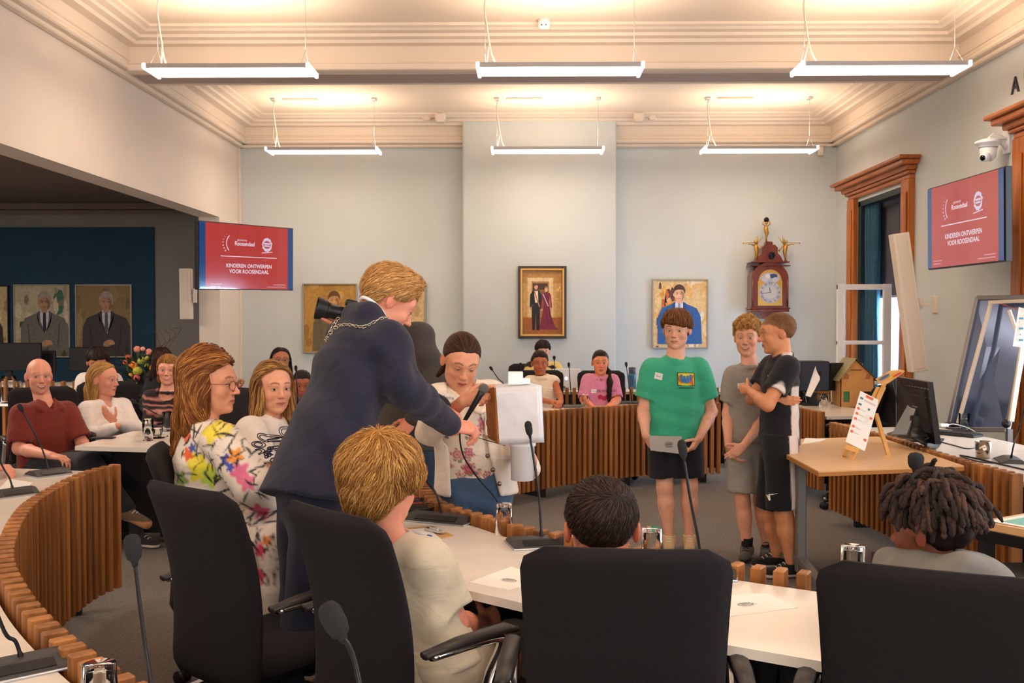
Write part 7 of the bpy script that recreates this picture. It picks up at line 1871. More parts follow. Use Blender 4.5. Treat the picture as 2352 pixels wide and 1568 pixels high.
g = [G(1077, 1338, TT), G(1166, 1354, TT), G(1262, 1330, TT), G(1174, 1302, TT)]
sheet('folded_card', 'white folded card with a small round stamp, left of the middle chair', 'card', g, TT, 'F6F1EA', lambda s, W, H: badge(s, .0, .0, .022, '6A4A5A'))
g = [G(1640, 1421, TT), G(1833, 1396, TT), G(1759, 1363, TT), G(1600, 1372, TT)]
sheet('folded_card', 'white folded card with a small round stamp, right of the middle chair', 'card', g, TT, 'F6F1EA', lambda s, W, H: badge(s, .015, .0, .022, '4A4A6A'))
g = [G(918, 1228, TT), G(962, 1246, TT), G(1040, 1232, TT), G(975, 1208, TT)]
t = sheet('clipboard', 'wooden clipboard holding a printed form by the blond boy', 'clipboard', [G(905, 1250, TT), G(965, 1247, TT), G(1042, 1231, TT), G(990, 1209, TT), G(925, 1215, TT)], TT, 'C89A62', None, .004)
c0 = G(960, 1230, TT + .006) - t.location; b = MB(); b.box(c0 + Vector((-.03, 0, 0)), (.19, .22, .001), Matrix.Rotation(.35, 3, 'Z')); b.build('form', mat('paper_white', 'F2EEEA', .7), t)
b = MB(); c1 = G(998, 1218, TT + .012) - t.location; b.box(c1, (.10, .02, .012), Matrix.Rotation(-.75, 3, 'Z'), .003); b.box(c1 + Vector((.0, 0, .008)), (.05, .012, .012), Matrix.Rotation(-.75, 3, 'Z'), .003); b.build('metal_clip', M_chrome, t)
def pen(label, a, c, col, cap):
    a, c = Vector(a), Vector(c); t = thing('pen', label, 'pen', (a + c) / 2); h = (c - a) / 2; b = MB(); b.cyl(-h, h * .7, .0045, 10); b.build('barrel', mat('pen_' + col, col, .3), t); b = MB(); b.cyl(h * .68, h, .0052, 10); b.build('pen_cap', mat('pen_' + cap, cap, .3), t)
pen('white ballpoint pen with a blue end lying on the clipboard form', G(944, 1219, TT + .014), G(990, 1232, TT + .014), 'F0EEF2', '2A3AA8')
# clutter by the clipboard: a small dish with key rings and red tags
t = thing('dish', 'small dish of metal key rings and red tags behind the blond boy', 'dish', G(948, 1168, TT)); b = MB(); b.lathe([(0, 0), (.09, 0), (.13, .02), (.127, .024), (.088, .006), (0, .006)], 24); b.build('dish_body', mat('dark_dish', '2A2426', .4), t)
rs_ = random.Random(3)
for i in range(10):
    b = MB(); x, y = rs_.uniform(-.09, .09), rs_.uniform(-.08, .08); a = rs_.uniform(0, 3); b.box((x, y, .018 + .003 * i), (.045, .022, .004), Matrix.Rotation(a, 3, 'Z'), .001); b.build('tag', mat('tag_red', 'B83A34', .4) if i % 2 else M_chrome, t)
b = MB(); b.box((0, 0, .005), (.12, .07, .010), bev=.003); 
p_ = G(236, 1007, TT); t = thing('smartphone', 'dark smartphone lying on the small white table', 'phone', p_, .15); b = MB(); b.box((0, 0, .005), (.155, .075, .009), bev=.003); b.build('phone_body', M_blkp, t)
sheet('paper_sheet', 'blank paper sheet near the reaching hand on left table', 'paper', [G(-5, 1125, TT), G(45, 1140, TT), G(75, 1108, TT), G(20, 1100, TT)], TT, 'F2EEEA')
sheet('paper_sheet', 'small white sheet on the beech folding table', 'paper', [G(1842, 1020, .745), G(1885, 1013, .745), G(1898, 1008, .745), G(1850, 1006, .745)], .745, 'F4EEE4')

# ------------------------------------------------------------------ what the girl, the boys hold
yB = 3.88; a = P(1139, 891, yB); c = P(1244, 885, yB - .03); d_ = P(1250, 1016, yB - .03); e_ = P(1147, 1020, yB)
t = thing('craft_box', 'white foil covered cardboard box on a bucket held by the girl', 'box', (a + d_) / 2); o0 = t.location; M_foil = mat('white_foil', 'DCDCE4', 0.35, .1, noise=.03, nscale=9, bump=.15, bscale=14); M_card = mat('cardboard', 'A8682E', .85, noise=.08, nscale=12)
dp = Vector((-.05, .20, .0)); nx, nz = 8, 9; vs = []; fs = []
for k in (0, 1):
    for j in range(nz + 1):
        for i in range(nx + 1):
            u, v = i / nx, j / nz; q = e_ * (1 - u) * (1 - v) + d_ * u * (1 - v) + a * (1 - u) * v + c * u * v; vs.append(q - o0 + (dp if k else Vector((0, 0, 0))) + Vector((0, .0025 * math.sin(7 * u + 5 * v) * math.sin(9 * v + i), 0)))
n1 = (nx + 1) * (nz + 1)
for j in range(nz):
    for i in range(nx): q = j * (nx + 1) + i; fs.append([q, q + 1, q + nx + 2, q + nx + 1]); fs.append([n1 + q, n1 + q + nx + 1, n1 + q + nx + 2, n1 + q + 1])
for i in range(nx): q = nz * (nx + 1) + i; fs.append([q, q + 1, n1 + q + 1, n1 + q]); fs.append([i + 1, i, n1 + i, n1 + i + 1])
for j in range(nz): q = j * (nx + 1) + nx; fs.append([q + nx + 1, q, n1 + q, n1 + q + nx + 1])
link('foil_cover', mesh_from('foil_cover', vs, fs, M_foil, smooth=True), t)
for k, off in ((0, 0.0), (1, .5)):
    b = MB(); lo_ = e_ - o0 + dp * (.02 + off); hi_ = a - o0 + dp * (.02 + off); w = dp * .43
    b.add([lo_, hi_, hi_ + w, lo_ + w, lo_ + Vector((-.006, 0, 0)), hi_ + Vector((-.006, 0, 0)), hi_ + w + Vector((-.006, 0, 0)), lo_ + w + Vector((-.006, 0, 0))], [[0, 1, 2, 3], [4, 7, 6, 5], [0, 4, 5, 1], [2, 6, 7, 3], [1, 5, 6, 2], [0, 3, 7, 4]]); b.build('cardboard_side', M_card, t)
p1 = P(1184, 886, yB + .05) - o0; b = MB(); b.box(p1 + Vector((0, 0, .032)), (.06, .05, .050), bev=.003); b.box(p1 + Vector((.035, 0, .02)), (.05, .04, .022), bev=.002); b.build('small_white_box', M_white, t)
b = MB(); p1 = P(1200, 1018, yB + .08) - o0; b.lathe([(0, 0), (.055, 0), (.055, -.012), (.050, -.014), (.046, -.150), (.044, -.151), (0, -.151)], 32, p1 - Vector((0, 0, -.003))); b.build('bucket', mat('white_plastic', 'F0EEF2', .15), t)
b = MB(); q0, q1, q2, q3 = P(1052, 993, 3.80) - o0, P(1160, 1024, 3.86) - o0, P(1165, 1012, 4.02) - o0, P(1060, 985, 3.98) - o0
b.add([q0, q1, q2, q3, q0 + Vector((0, 0, .003)), q1 + Vector((0, 0, .003)), q2 + Vector((0, 0, .003)), q3 + Vector((0, 0, .003))], [[0, 3, 2, 1], [4, 5, 6, 7], [0, 1, 5, 4], [1, 2, 6, 5], [2, 3, 7, 6], [3, 0, 4, 7]]); b.build('clear_tray', M_gl, t)
a = P(1066, 968, 3.84); c = P(1106, 900, 3.86); t = thing('handheld_microphone', 'black handheld microphone with a cable in the girl\'s right hand', 'microphone', a); d = (c - a); dn = d.normalized()
b = MB(); b.tube([Vector((0, 0, 0)), d * .9, d], [.008, .013, .016], 14); b.build('handle', M_blkp, t); b = MB(); b.ball(d + dn * .016, .021, 16, 10); b.build('grille_head', mat('mic_grille', '8A8684', .35, .8, bump=1, bscale=1500), t)
b = MB(); b.tube(catmull([Vector((0, 0, 0)), P(1056, 1000, 3.84) - a, P(1066, 1050, 3.88) - a, P(1100, 1100, 3.95) - a, P(1135, 1140, 3.98) - a, P(1150, 1172, 3.99) - a, P(1162, 1260, 4.05) - a, Vector((-.02, 4.02, .02)) - a]), .0035, 6); b.build('cable', M_blkp, t)
# grey card held by the green boy
q = [P(1490, 1000, 6.28), P(1566, 1002, 6.28), P(1570, 1043, 6.27), P(1494, 1034, 6.27)]; ctr = sum(q, Vector()) / 4
t = thing('certificate_card', 'grey card with a small stamp held by the green T-shirt boy', 'card', ctr); b = MB(); n_ = Vector((0, -1, 0)); b.add([x - ctr for x in (q[3], q[2], q[1], q[0])] + [x - ctr + Vector((0, .003, 0)) for x in (q[3], q[2], q[1], q[0])], [[0, 1, 2, 3], [7, 6, 5, 4], [0, 4, 5, 1], [1, 5, 6, 2], [2, 6, 7, 3], [3, 7, 4, 0]]); b.build('sheet', mat('grey_card', 'A9A29C', .6), t)
s = Pic(); badge(s, .018, 0, .022, '2A2A34'); s.build('print', M_print, plane_T((0, -.002, 0), q[1] - q[0], (0, 0, 1)), t)
# name stickers and prints laid on the clothes
def bvh_of(o): me = o.data; return BVHTree.FromPolygons([v.co.copy() for v in me.vertices], [list(f.vertices) for f in me.polygons])
def decal(person, name, garment, ctr, nrm_, build, rot=0.0):
    n = Vector(nrm_).normalized(); u = Vector((0, 0, 1)).cross(n).normalized(); v = n.cross(u); u2 = u * math.cos(rot) + v * math.sin(rot); v2 = v * math.cos(rot) - u * math.sin(rot)
    s = Pic(); build(s); return s.build(name, M_print, plane_T(ctr, u2, v2), garment, conform=(bvh_of(garment),), off=.0022)
def grid_rect(s, x0, y0, x1, y1, col, n=5):
    for i in range(n):
        for j in range(n):
            s.poly([(x0 + (x1 - x0) * (i + a) / n, y0 + (y1 - y0) * (j + b_) / n) for a, b_ in ((0, 0), (1, 0), (1, 1), (0, 1))], col, lift=(s.k + 1) * .0002 if (i, j) == (0, 0) else s.v[-1][2])
def sticker(txt, w_=.052, h_=.042):
    def f(s): grid_rect(s, -w_ / 2, -h_ / 2, w_ / 2, h_ / 2, 'F2EDE8', 3); s.text(txt, 0, 0, .02, '6A7088')
    return f
decal(G_, 'name_sticker', G_.shirt, A(1514, 860, 6.3), (-.1, -1, .15), sticker('Luc'), -.2)
def kh(s):
    grid_rect(s, -.058, -.036, .058, .046, 'F2D82A', 6)
    s.line([(-.058, -.036), (.058, -.036), (.058, .046), (-.058, .046), (-.058, -.036)], .004, '2A2A20')
    s.line([(-.035, .03), (-.035, -.01), (-.02, -.012), (-.015, .02), (-.012, -.012), (.003, -.015), (.008, .022), (.012, -.01), (.028, -.01), (.03, .03)], .016, '3A7AC0'); s.line([(-.048, .025), (-.052, .0), (-.03, -.02)], .008, 'E0582A'); s.line([(.02, -.01), (.045, -.03), (.04, .01), (.05, .03)], .010, 'E0582A')
    s.line([(-.05, -.052), (.05, -.052)], .006, '1E4A40')
decal(G_, 'chest_print', G_.shirt, A(1584, 869, 6.3), (.05, -1, .15), kh)
decal(GI, 'name_sticker', [c for c in GI.t.children if c.name.startswith('jacket')][0], A(1030, 913, 4.1), (-.15, -1, .2), sticker('Amira', .058, .036), -.12)
decal(BG, 'name_sticker', BG.shirt, A(1723, 884, 6.0), (.1, -1, .1), sticker('Sam', .05, .036), .1)
def swoosh(s): s.line([(-.034, .004), (-.028, -.006), (-.018, -.009), (-.004, -.005)], .007, 'F0ECE8'); s.line([(-.006, -.005), (.014, .002)], .0055, 'F0ECE8'); s.line([(.012, .001), (.038, .011)], .0025, 'F0ECE8')
sh_ = [c for c in BK.t.children if c.name.startswith('shorts')][0]
decal(BK, 'sport_mark', sh_, A(1779, 1146, 5.55), (-.1, -1, 0), swoosh)
decal(BK, 'sport_mark', BK.shirt, A(1752, 852, 5.6), (-.5, -1, .2), lambda s: s.line([(-.02, .002), (-.010, -.004), (.022, .006)], .004, 'F0ECE8'))
def get_person(word): return [o for o in bpy.data.objects if o.name.startswith('person') and word in o.get('label', '')][0]
pk = get_person('pink'); ts = [c for c in pk.children if c.name.startswith('t_shirt')][0]
def pinkprint(s): s.text('LOS ANGELES', .02, .035, .034, '5A2A40'); [s.ell(x, -.02 - .012 * (i == 1), .024, .022, 'A82040', 14) for i, x in enumerate((-.03, .005, .04))]
decal(None, 'chest_print', ts, A(1387, 905, 9.2), (0, -1, .2), pinkprint); decal(None, 'name_sticker', ts, A(1365, 896, 9.2), (0, -1, .2), sticker('Lina', .05, .035))
sl = [c for c in get_person('cream sleeveless').children if c.name.startswith('sleeveless')][0]; decal(None, 'name_sticker', sl, A(1269, 893, 9.2), (.1, -1, .1), sticker('Noor', .045, .03))

# ------------------------------------------------------------------ beech folding table and easel
M_beech = mat('beech_laminate', 'DDAF7A', .35, noise=.05, nscale=5, stretch=(1, 6, 1)); M_beech_e = mat('beech_edge', 'B4763A', .6); M_gry = mat('grey_steel', '7A7676', .45, .3)
ft = [G(1880, 1082, .745), G(2214, 1069, .745), G(2016, 1002, .745), G(1815, 1006, .745)]
ft[3] = ft[0] + (ft[2] - ft[1]); cx_ = sum((p.x for p in ft)) / 4; cy_ = sum((p.y for p in ft)) / 4
t = thing('folding_table', 'beech folding table with grey T-legs on castors, easel on top', 'table', (cx_, cy_, 0)); b = MB(); b.prism([(p.x - cx_, p.y - cy_) for p in ft], .719, .741); b.prism([(p.x - cx_, p.y - cy_) for p in ft], .741, .745, m=0); b.build('tabletop', M_beech, t)
b = MB(); pr_ = [Vector((p.x - cx_, p.y - cy_, .728)) for p in ft]
for i in range(4): b.bar(pr_[i], pr_[(i + 1) % 4], .003, .020)
b.build('edge_strip', M_beech_e, t)
for s_, xx in ((-1, G(1892, 1190, 0.0)), (1, G(2035, 1260, 0.0))): pass
lx = [ft[0].x - cx_ + .09, ft[1].x - cx_ - .14]; ly = [ft[0].y - cy_ + .32, ft[0].y - cy_ + .32]
for x_, y_ in zip(lx, (-.12, -.12)):
    b = MB(); b.box((x_, y_, .39), (.055, .055, .66), bev=.006); b.box((x_, y_, .70), (.06, .5, .03), bev=.005); b.build('leg_post', M_gry, t)
    b = MB(); b.bar((x_, y_, .14), (x_ + .02, y_ - .42, .065), .05, .035); b.bar((x_, y_, .14), (x_ - .02, y_ + .42, .065), .05, .035); f_ = b.build('foot_bar', M_gry, t)
    for dy in (-.42, .42):
        b = MB(); [b.cyl((x_ + q * .022 - .012, y_ + dy, .036), (x_ + q * .022 + .012, y_ + dy, .036), .036, 16) for q in (-1, 1)]; b.box((x_, y_ + dy, .055), (.03, .05, .03)); b.build('castor', M_blkp, f_)
b = MB(); b.bar((lx[0], -.12, .66), (lx[1], -.12, .66), .05, .03); b.build('cross_bar', M_gry, t)
Te = .745; e0 = G(1948, 1052, Te)
t = thing('table_easel', 'small wooden easel standing on the beech table', 'easel', e0); M_pine = mat('pine', 'D9A45C', .5, noise=.1, nscale=9, stretch=(1, 1, .2))
ye = e0.y; TP = lambda px, py, Y: P(px, py, Y) - e0
for a_, c_ in (((1939, 1048, ye + .04), (2018, 890, ye + .30)), ((1953, 1062, ye - .04), (2030, 888, ye + .26)), ((2043, 1054, ye + .12), (2012, 950, ye + .26))):
    b = MB(); b.bar(TP(*a_), TP(*c_), .022, .016); b.build('easel_leg', M_pine, t)
b = MB(); b.bar(TP(1942, 1025, ye - .02), TP(1972, 1035, ye - .04), .02, .025); b.build('ledge', M_pine, t)
q = [P(1934, 1011, ye - .02), P(1978, 1033, ye - .03), P(2030, 921, ye + .20), P(1980, 901, ye + .20)]
ctr = sum(q, Vector()) / 4; t = thing('programme_sheet', 'printed programme sheet with orange dots leaning on the small easel', 'paper', ctr); u_ = q[1] - q[0]; v_ = q[3] - q[0]; W, H = u_.length, v_.length; T = plane_T((0, 0, 0), u_, v_); n_ = T.to_3x3() @ Vector((0, 0, 1))
b = MB(); b.box((0, 0, 0), (W, H, .003), T.to_3x3()); b.build('sheet', mat('paper_white', 'F2EEEA', .7), t); s = Pic(); o_ = 'E8654A'; tl = '3E7A90'
s.rect(-.02, H * .43, W * .22, H * .48, o_); s.rect(-W * .42, H * .36, -W * .26, H * .395, tl); s.rect(-W * .20, H * .37, W * .42, H * .376, '8A6A60'); s.rect(-W * .20, H * .35, W * .40, H * .355, 'D8806A'); s.rect(-W * .42, H * .24, -W * .26, H * .275, tl); s.rect(W * .1, H * .22, W * .2, H * .26, tl)
for i, y in enumerate((.17, .07, -.03, -.18, -.28)): s.ell(-W * .36, H * y, .009, .009, o_); s.rect(-W * .26, H * (y - .004), W * (.0 + .04 * (i % 2)), H * (y + .004), 'C0B4AC')
for y in (.1, -.32): s.ell(W * .36, H * y, .009, .009, o_)
for i in range(6): s.rect(W * .08, H * (.12 - .03 * i), W * .28, H * (.125 - .03 * i), 'D8C4BA')
T3 = T.copy(); T3.translation = n_ * .0025; s.build('print', M_print, T3, t)
# painted palette-shaped sign on a wooden stick behind it
t = thing('wooden_sign', 'painted pointed wooden sign rising above the small easel', 'sign', P(2040, 875, ye + .3)); o0 = t.location
sg = [(2012, 872), (2045, 853), (2070, 850), (2078, 853), (2058, 868), (2040, 880), (2025, 885)]; vv = [P(x, y, ye + .28) - o0 for x, y in sg]; b = MB(); b.add(vv + [v + Vector((.0, .012, .004)) for v in vv], [list(range(7))[::-1], list(range(7, 14))] + [[i, (i + 1) % 7, 7 + (i + 1) % 7, 7 + i] for i in range(7)]); b.build('board', M_pine, t)
b = MB(); b.bar(P(2032, 880, ye + .29) - o0, P(2005, 935, ye + .22) - o0, .02, .012); b.build('stick', M_pine, t)
s = Pic(); s.ell(-.03, .03, .035, .008, '4A6A9A', rot=.4); s.ell(.02, .03, .03, .006, 'E8B83A', rot=.35); s.ell(.045, .034, .03, .006, 'D8402E', rot=.3); s.build('paint_strokes', M_print, plane_T((0, -.035, 0), (1, 0, .15), (0, 0, 1)), t)

# ------------------------------------------------------------------ cardboard house and neighbours on the far right table
hz = TT; yh = 8.5
c0 = G(1937, 934, hz); t = thing('cardboard_house', 'handmade cardboard house with a pitched roof on the far right table', 'model house', c0); M_cb = mat('cardboard_light', 'C98F52', .85, noise=.07, nscale=10)
yh = c0.y; W = (2007 - 1931) / FPX * yh; xL = P(1931, 930, yh).x - c0.x; xR = xL + W; eave = P(1931, 868, yh).z - hz; peak = P(1962, 826, yh).z - hz; dpt = .26; wl, wr_ = xL + .025, xL + .082; wz0, wz1 = P(0, 921, yh).z - hz, P(0, 897, yh).z - hz
T = Matrix(((1, 0, 0, 0), (0, 0, 1, 0), (0, 1, 0, 0), (0, 0, 0, 1))); xp = P(1964, 826, yh).x - c0.x
b = MB()
for pl in ([(xL, 0), (wl, 0), (wl, eave), (xL, eave)], [(wr_, 0), (xR - .10, 0), (xR - .10, eave), (wr_, eave)], [(wl, 0), (wr_, 0), (wr_, wz0), (wl, wz0)], [(wl, wz1), (wr_, wz1), (wr_, eave), (wl, eave)], [(xR - .10, 0), (xR - .03, 0), (xR - .03, wz0), (xR - .10, wz0)], [(xR - .10, wz1), (xR - .03, wz1), (xR - .03, eave), (xR - .10, eave)], [(xR - .03, 0), (xR, 0), (xR, eave), (xR - .03, eave)], [(xL, eave), (xR, eave), (xp, peak)]): b.prism(pl, 0, .006, T=T)
b.build('front_wall', M_cb, t)
for x_ in (xL + .003, xR - .003): b = MB(); b.box((x_, dpt / 2, eave / 2), (.006, dpt, eave)); b.build('side_wall', M_cb, t)
b = MB(); b.prism([(xL, 0), (xR, 0), (xR, eave), (xp, peak), (xL, eave)], dpt - .006, dpt, T=T); b.build('rear_wall', M_cb, t)
b = MB(); b.box((xp + .035, -.004, wz1 * .42), (.06, .006, wz1 * .9)); b.build('door_flap', M_cb, t)
for s_, xe, m_ in ((-1, xL - .03, mat('roof_foil', 'A0946A', .45, .3, bump=.6, bscale=40)), (1, xR + .03, mat('roof_dark', '5A4A3E', .7))):
    b = MB(); a_ = Vector((xp, -.03, peak + .008)); c_ = Vector((xe, -.03, eave - .03)); n_ = Vector((0, dpt + .1, 0)); th = Vector((0, 0, .006)); b.add([a_, c_, c_ + n_, a_ + n_, a_ + th, c_ + th, c_ + n_ + th, a_ + n_ + th], [[0, 3, 2, 1], [4, 5, 6, 7], [0, 1, 5, 4], [1, 2, 6, 5], [2, 3, 7, 6], [3, 0, 4, 7]]); b.build('roof_panel', m_, t)
b = MB(); b.box(((wl + wr_) / 2, .012, (wz0 + wz1) / 2), (wr_ - wl, .004, wz1 - wz0)); b.build('green_window', mat('green_film', '2F6A18', .3, emit=.05, ecol='3A8A20'), t)
s = Pic(); [s.poly([(xx, eave - .01), (xx + .05, eave - .01), (xx + .055, eave + .03), (xx + .02, eave + .045)], 'A86A42') for xx in (xL + .02, xR - .09)]; s.line([(xL + .09, eave + .075), (xR - .12, eave + .075)], .008, '3A2A20'); s.build('tape_patches', M_print, plane_T((0, -.002, 0), (1, 0, 0), (0, 0, 1)), t)
c0 = G(1897, 925, hz); t = thing('cardboard_box', 'flattened printed cardboard box left of the cardboard house', 'box', (c0.x, c0.y + .2, hz)); b = MB(); b.box((0, 0, .11), (.17, .16, .22), bev=.002); b.build('carton', mat('cardboard_print', 'B07838', .85, noise=.2, nscale=25, stretch=(.3, 1, 3)), t); b = MB(); b.box((0, -.083, .15), (.15, .003, .012)); b.box((0, -.083, .08), (.15, .003, .008)); b.build('print_band', mat('cb_ink', '5A3A20', .8), t)
# blue pillar beside house: dark loudspeaker and monitor on the far right table
pp = P(1858, 870, 9.3)
t = thing('monitor', 'dark monitor behind the cardboard house, left one', 'monitor', (pp.x + .03, 9.3, TT)); zt_ = P(0, 832, 9.3).z - TT; b = MB(); b.box((0, 0, zt_ / 2 + .08), (.27, .2, zt_ - .12), bev=.01); b.build('housing', mat('dark_blue_plastic', '20283A', .5), t); b = MB(); b.box((0, 0, .06), (.08, .06, .12)); b.box((0, 0, .01), (.2, .16, .02)); b.build('foot', M_blkp, t)
t = thing('monitor', 'dark monitor behind the cardboard house, right one', 'monitor', (pp.x + .36, 9.35, TT)); b = MB(); b.box((0, 0, zt_ / 2 + .07), (.36, .05, zt_ - .14), Matrix.Rotation(.3, 3, 'Z'), .008); b.build('housing', M_blkp, t); b = MB(); b.box((0, .02, .06), (.06, .05, .12)); b.box((0, 0, .01), (.22, .16, .02)); b.build('foot', M_blkp, t)
q = [P(1850, 908, 8.75), P(1862, 912, 8.7), P(1885, 868, 8.75), P(1873, 840, 8.8)]; ctr = sum(q, Vector()) / 4; t = thing('paper_sheet', 'curled white paper standing before the dark monitors', 'paper', ctr); vs = []; fs = []
for i in range(7):
    for j in range(5): u, v = i / 6, j / 4; vs.append(q[0] * (1 - u) * (1 - v) + q[1] * u * (1 - v) + q[2] * u * v + q[3] * (1 - u) * v - ctr + Vector((0, .03 * math.sin(PI * u), 0)))
for i in range(6):
    for j in range(4): k = i * 5 + j; fs.append([k, k + 1, k + 6, k + 5])
link('sheet', mesh_from('sheet', vs, fs, mat('paper_white', 'F2EEEA', .7), smooth=True), t)

# ------------------------------------------------------------------ big monitor, keyboard, mouse on the right table
def slab4(pts, th, name, m, parent, o0):
    q = [Vector(p) - o0 for p in pts]; n = (q[1] - q[0]).cross(q[3] - q[0]).normalized() * th; b = MB(); b.add(q + [x + n for x in q], [[0, 1, 2, 3], [7, 6, 5, 4], [0, 4, 5, 1], [1, 5, 6, 2], [2, 6, 7, 3], [3, 7, 4, 0]]); return b.build(name, m, parent)
ym = 6.0; c0 = G(2105, 1012, TT); t = thing('monitor', 'big black monitor seen from behind on the right white table', 'monitor', c0)
fr = [P(2072, 1000, 6.25), P(2162, 1020, 5.75), P(2143, 877, 5.75), P(2072, 865, 6.25)]
slab4(fr, .035, 'housing', mat('monitor_black', '1C1B1F', .35), t, c0); q = [a_ * .84 + b_ * .16 for a_, b_ in zip(fr, [fr[2], fr[3], fr[0], fr[1]])]; off_ = Vector((-.02, -.035, 0)); slab4([x + off_ for x in q], .02, 'rear_cover', mat('monitor_grey', '26262A', .5), t, c0)
s = Pic(); u_ = fr[2] - fr[3]; [s.rect(-.22 + .05 * i, .0, -.19 + .05 * i, .006, '8A8A90') for i in range(9)]; [s.rect(-.22 + .07 * i, -.05, -.18 + .07 * i, -.047, '6A6A70') for i in range(7)]; s.rect(-.05, -.12, .03, -.114, '8A8A90'); tp = (fr[2] + fr[3]) / 2 - c0 + Vector((-.03, -.06, -.045)); s.build('vent_slots', M_print, plane_T(tp, u_, (0, 0, 1)), t)
slab4([P(2050, 1000, 6.0), P(2085, 1000, 5.9), P(2112, 925, 6.0), P(2095, 918, 6.1)], .012, 'stand_arm', mat('stand_grey', '6E7278', .35, .3), t, c0)
b = MB(); b.tube(catmull([P(2110, 955, 5.95) - c0, P(2112, 990, 5.9) - c0, P(2118, 1010, 5.8) - c0, G(2150, 1016, TT + .01) - c0]), [.05] * 25, 10, flat=.35); b.box((0.02, .02, .006), (.30, .22, .012), Matrix.Rotation(-.5, 3, 'Z'), .004); b.build('stand_foot', M_blkp, t)
c1 = G(2180, 998, TT); t = thing('keyboard', 'black keyboard under the computer mouse near the aluminium stand', 'keyboard', c1, -.9); b = MB(); b.box((0, 0, .009), (.42, .14, .018), bev=.004); b.build('keyboard_base', M_blkp, t)
for r_ in range(4):
    for i in range(13):
        b_ = MB(); 
kb = MB()
for r_ in range(4):
    for i in range(13): kb.box((-.19 + .0315 * i, -.048 + .031 * r_, .022), (.026, .026, .008), bev=.002)
kb.build('keys', mat('keycap', '26262A', .5), t)['kind'] = 'stuff'
c1 = G(2185, 978, TT + .02); t = thing('computer_mouse', 'black computer mouse lying on the keyboard', 'mouse', c1, -.9); b = MB(); b.ball((0, 0, .012), .035, 16, 10, sq=(1.7, 1, .55)); b.build('mouse_body', M_blkp, t)
c1 = G(2168, 990, TT); t = thing('cable_adapter', 'small white plug adapter with a thin cable by the keyboard', 'adapter', c1); b = MB(); b.box((0, 0, .045), (.06, .035, .022), bev=.004); b.build('plug', M_white, t); b = MB(); b.tube(catmull([(.03, 0, .045), (.08, .02, .05), (.16, .0, .03), (.2, -.05, .004)]), .003, 6); b.build('cable', M_white, t)
b = MB(); b.tube(catmull([G(2145, 1010, TT + .004), G(2190, 1022, TT + .004), G(2225, 1030, TT + .004), G(2262, 1022, TT + .004)]), .004, 6); o = b.build('cable', M_blkp); tag(o, 'black cable running along the white table from monitor to steel cup', 'cable')
b = MB(); b.tube(catmull([G(2205, 1045, TT + .005), G(2240, 1052, TT + .005), G(2300, 1066, TT + .005), G(2352, 1078, TT + .005)]), .005, 6); b.tube(catmull([G(2207, 1048, TT + .005), G(2250, 1060, TT + .005), G(2310, 1064, TT + .005)]), .004, 6); o = b.build('cable', M_blkp); tag(o, 'black cable pair lying on the white table before the steel cup', 'cable')
# second monitor behind with bright blue edge
c0 = P(2052, 985, 7.6); t = thing('monitor', 'black monitor behind the red ringed microphone', 'monitor', (c0.x, 7.6, TT)); slab4([P(2020, 975, 7.7), P(2066, 980, 7.4), P(2066, 862, 7.4), P(2040, 858, 7.7)], .03, 'housing', M_blkp, t, Vector((c0.x, 7.6, TT))); b = MB(); b.box((.0, 0, .08), (.05, .05, .16)); b.box((0, 0, .01), (.22, .18, .02)); b.build('foot', M_blkp, t)

# ------------------------------------------------------------------ aluminium presentation board
M_alu = mat('aluminium', '8E8A8C', .4, .6); M_board = mat('grey_board', '66779C', .16, .65, noise=.15, nscale=4)
yb = 7.45; c0 = P(2270, 1000, yb); t = thing('presentation_board', 'rear of a tilting board in an aluminium frame by the timber doorway', 'board', (c0.x, yb, 0)); o0 = Vector(t.location)
q = [P(2178, 985, yb + .02), P(2312, 985, yb - .45), P(2372, 682, yb - .40), P(2245, 684, yb + .12)]
slab4(q, .02, 'panel', M_board, t, o0)
off_ = Vector((-.01, -.03, 0))
for a_, c_ in ((0, 3), (1, 2), (0, 1), (3, 2)): b = MB(); b.bar(q[a_] - o0 + off_, q[c_] - o0 + off_, .035, .035, .004); b.build('frame_bar', M_alu, t)
b = MB(); b.bar(P(2200, 975, yb - .16) - o0, P(2277, 693, yb - .12) - o0, .030, .022, .003); b.build('support_bar', mat('cream_bar', 'D6C6B4', .5), t); b = MB(); b.bar(P(2322, 968, yb - .60) - o0, P(2352, 770, yb - .55) - o0, .035, .025, .003); b.build('support_bar', mat('cream_bar', 'D6C6B4', .5), t)
b = MB(); b.bar(P(2274, 694, yb - .12) - o0, P(2372, 690, yb - .52) - o0, .03, .025); b.build('support_bar', mat('cream_bar', 'D6C6B4', .5), t); b = MB(); b.bar(P(2318, 712, yb - .46) - o0, P(2345, 790, yb - .52) - o0, .022, .02); b.build('hinge_arm', mat('cream_bar', 'D6C6B4', .5), t)
for x_ in (2190, 2318): a_ = P(x_, 985, yb - (.0 if x_ < 2200 else .48)) - o0; b = MB(); b.bar(a_, Vector((a_.x, a_.y, .06)), .035, .035); b.bar(Vector((a_.x, a_.y - .25, .03)), Vector((a_.x, a_.y + .25, .03)), .04, .03); b.build('leg', M_gry, t)
b = MB(); b.ball(P(2311, 973, yb - .55) - o0, .03); b.build('knob', M_blkp, t)
q = [P(2326, 795, 6.85), P(2368, 800, 6.8), P(2368, 712, 6.8), P(2340, 705, 6.85)]; ctr = sum(q, Vector()) / 4; t = thing('programme_sheet', 'printed sheet clipped at the right edge before the board', 'paper', ctr); slab4(q, .003, 'sheet', mat('paper_white', 'F2EEEA', .7), t, ctr)
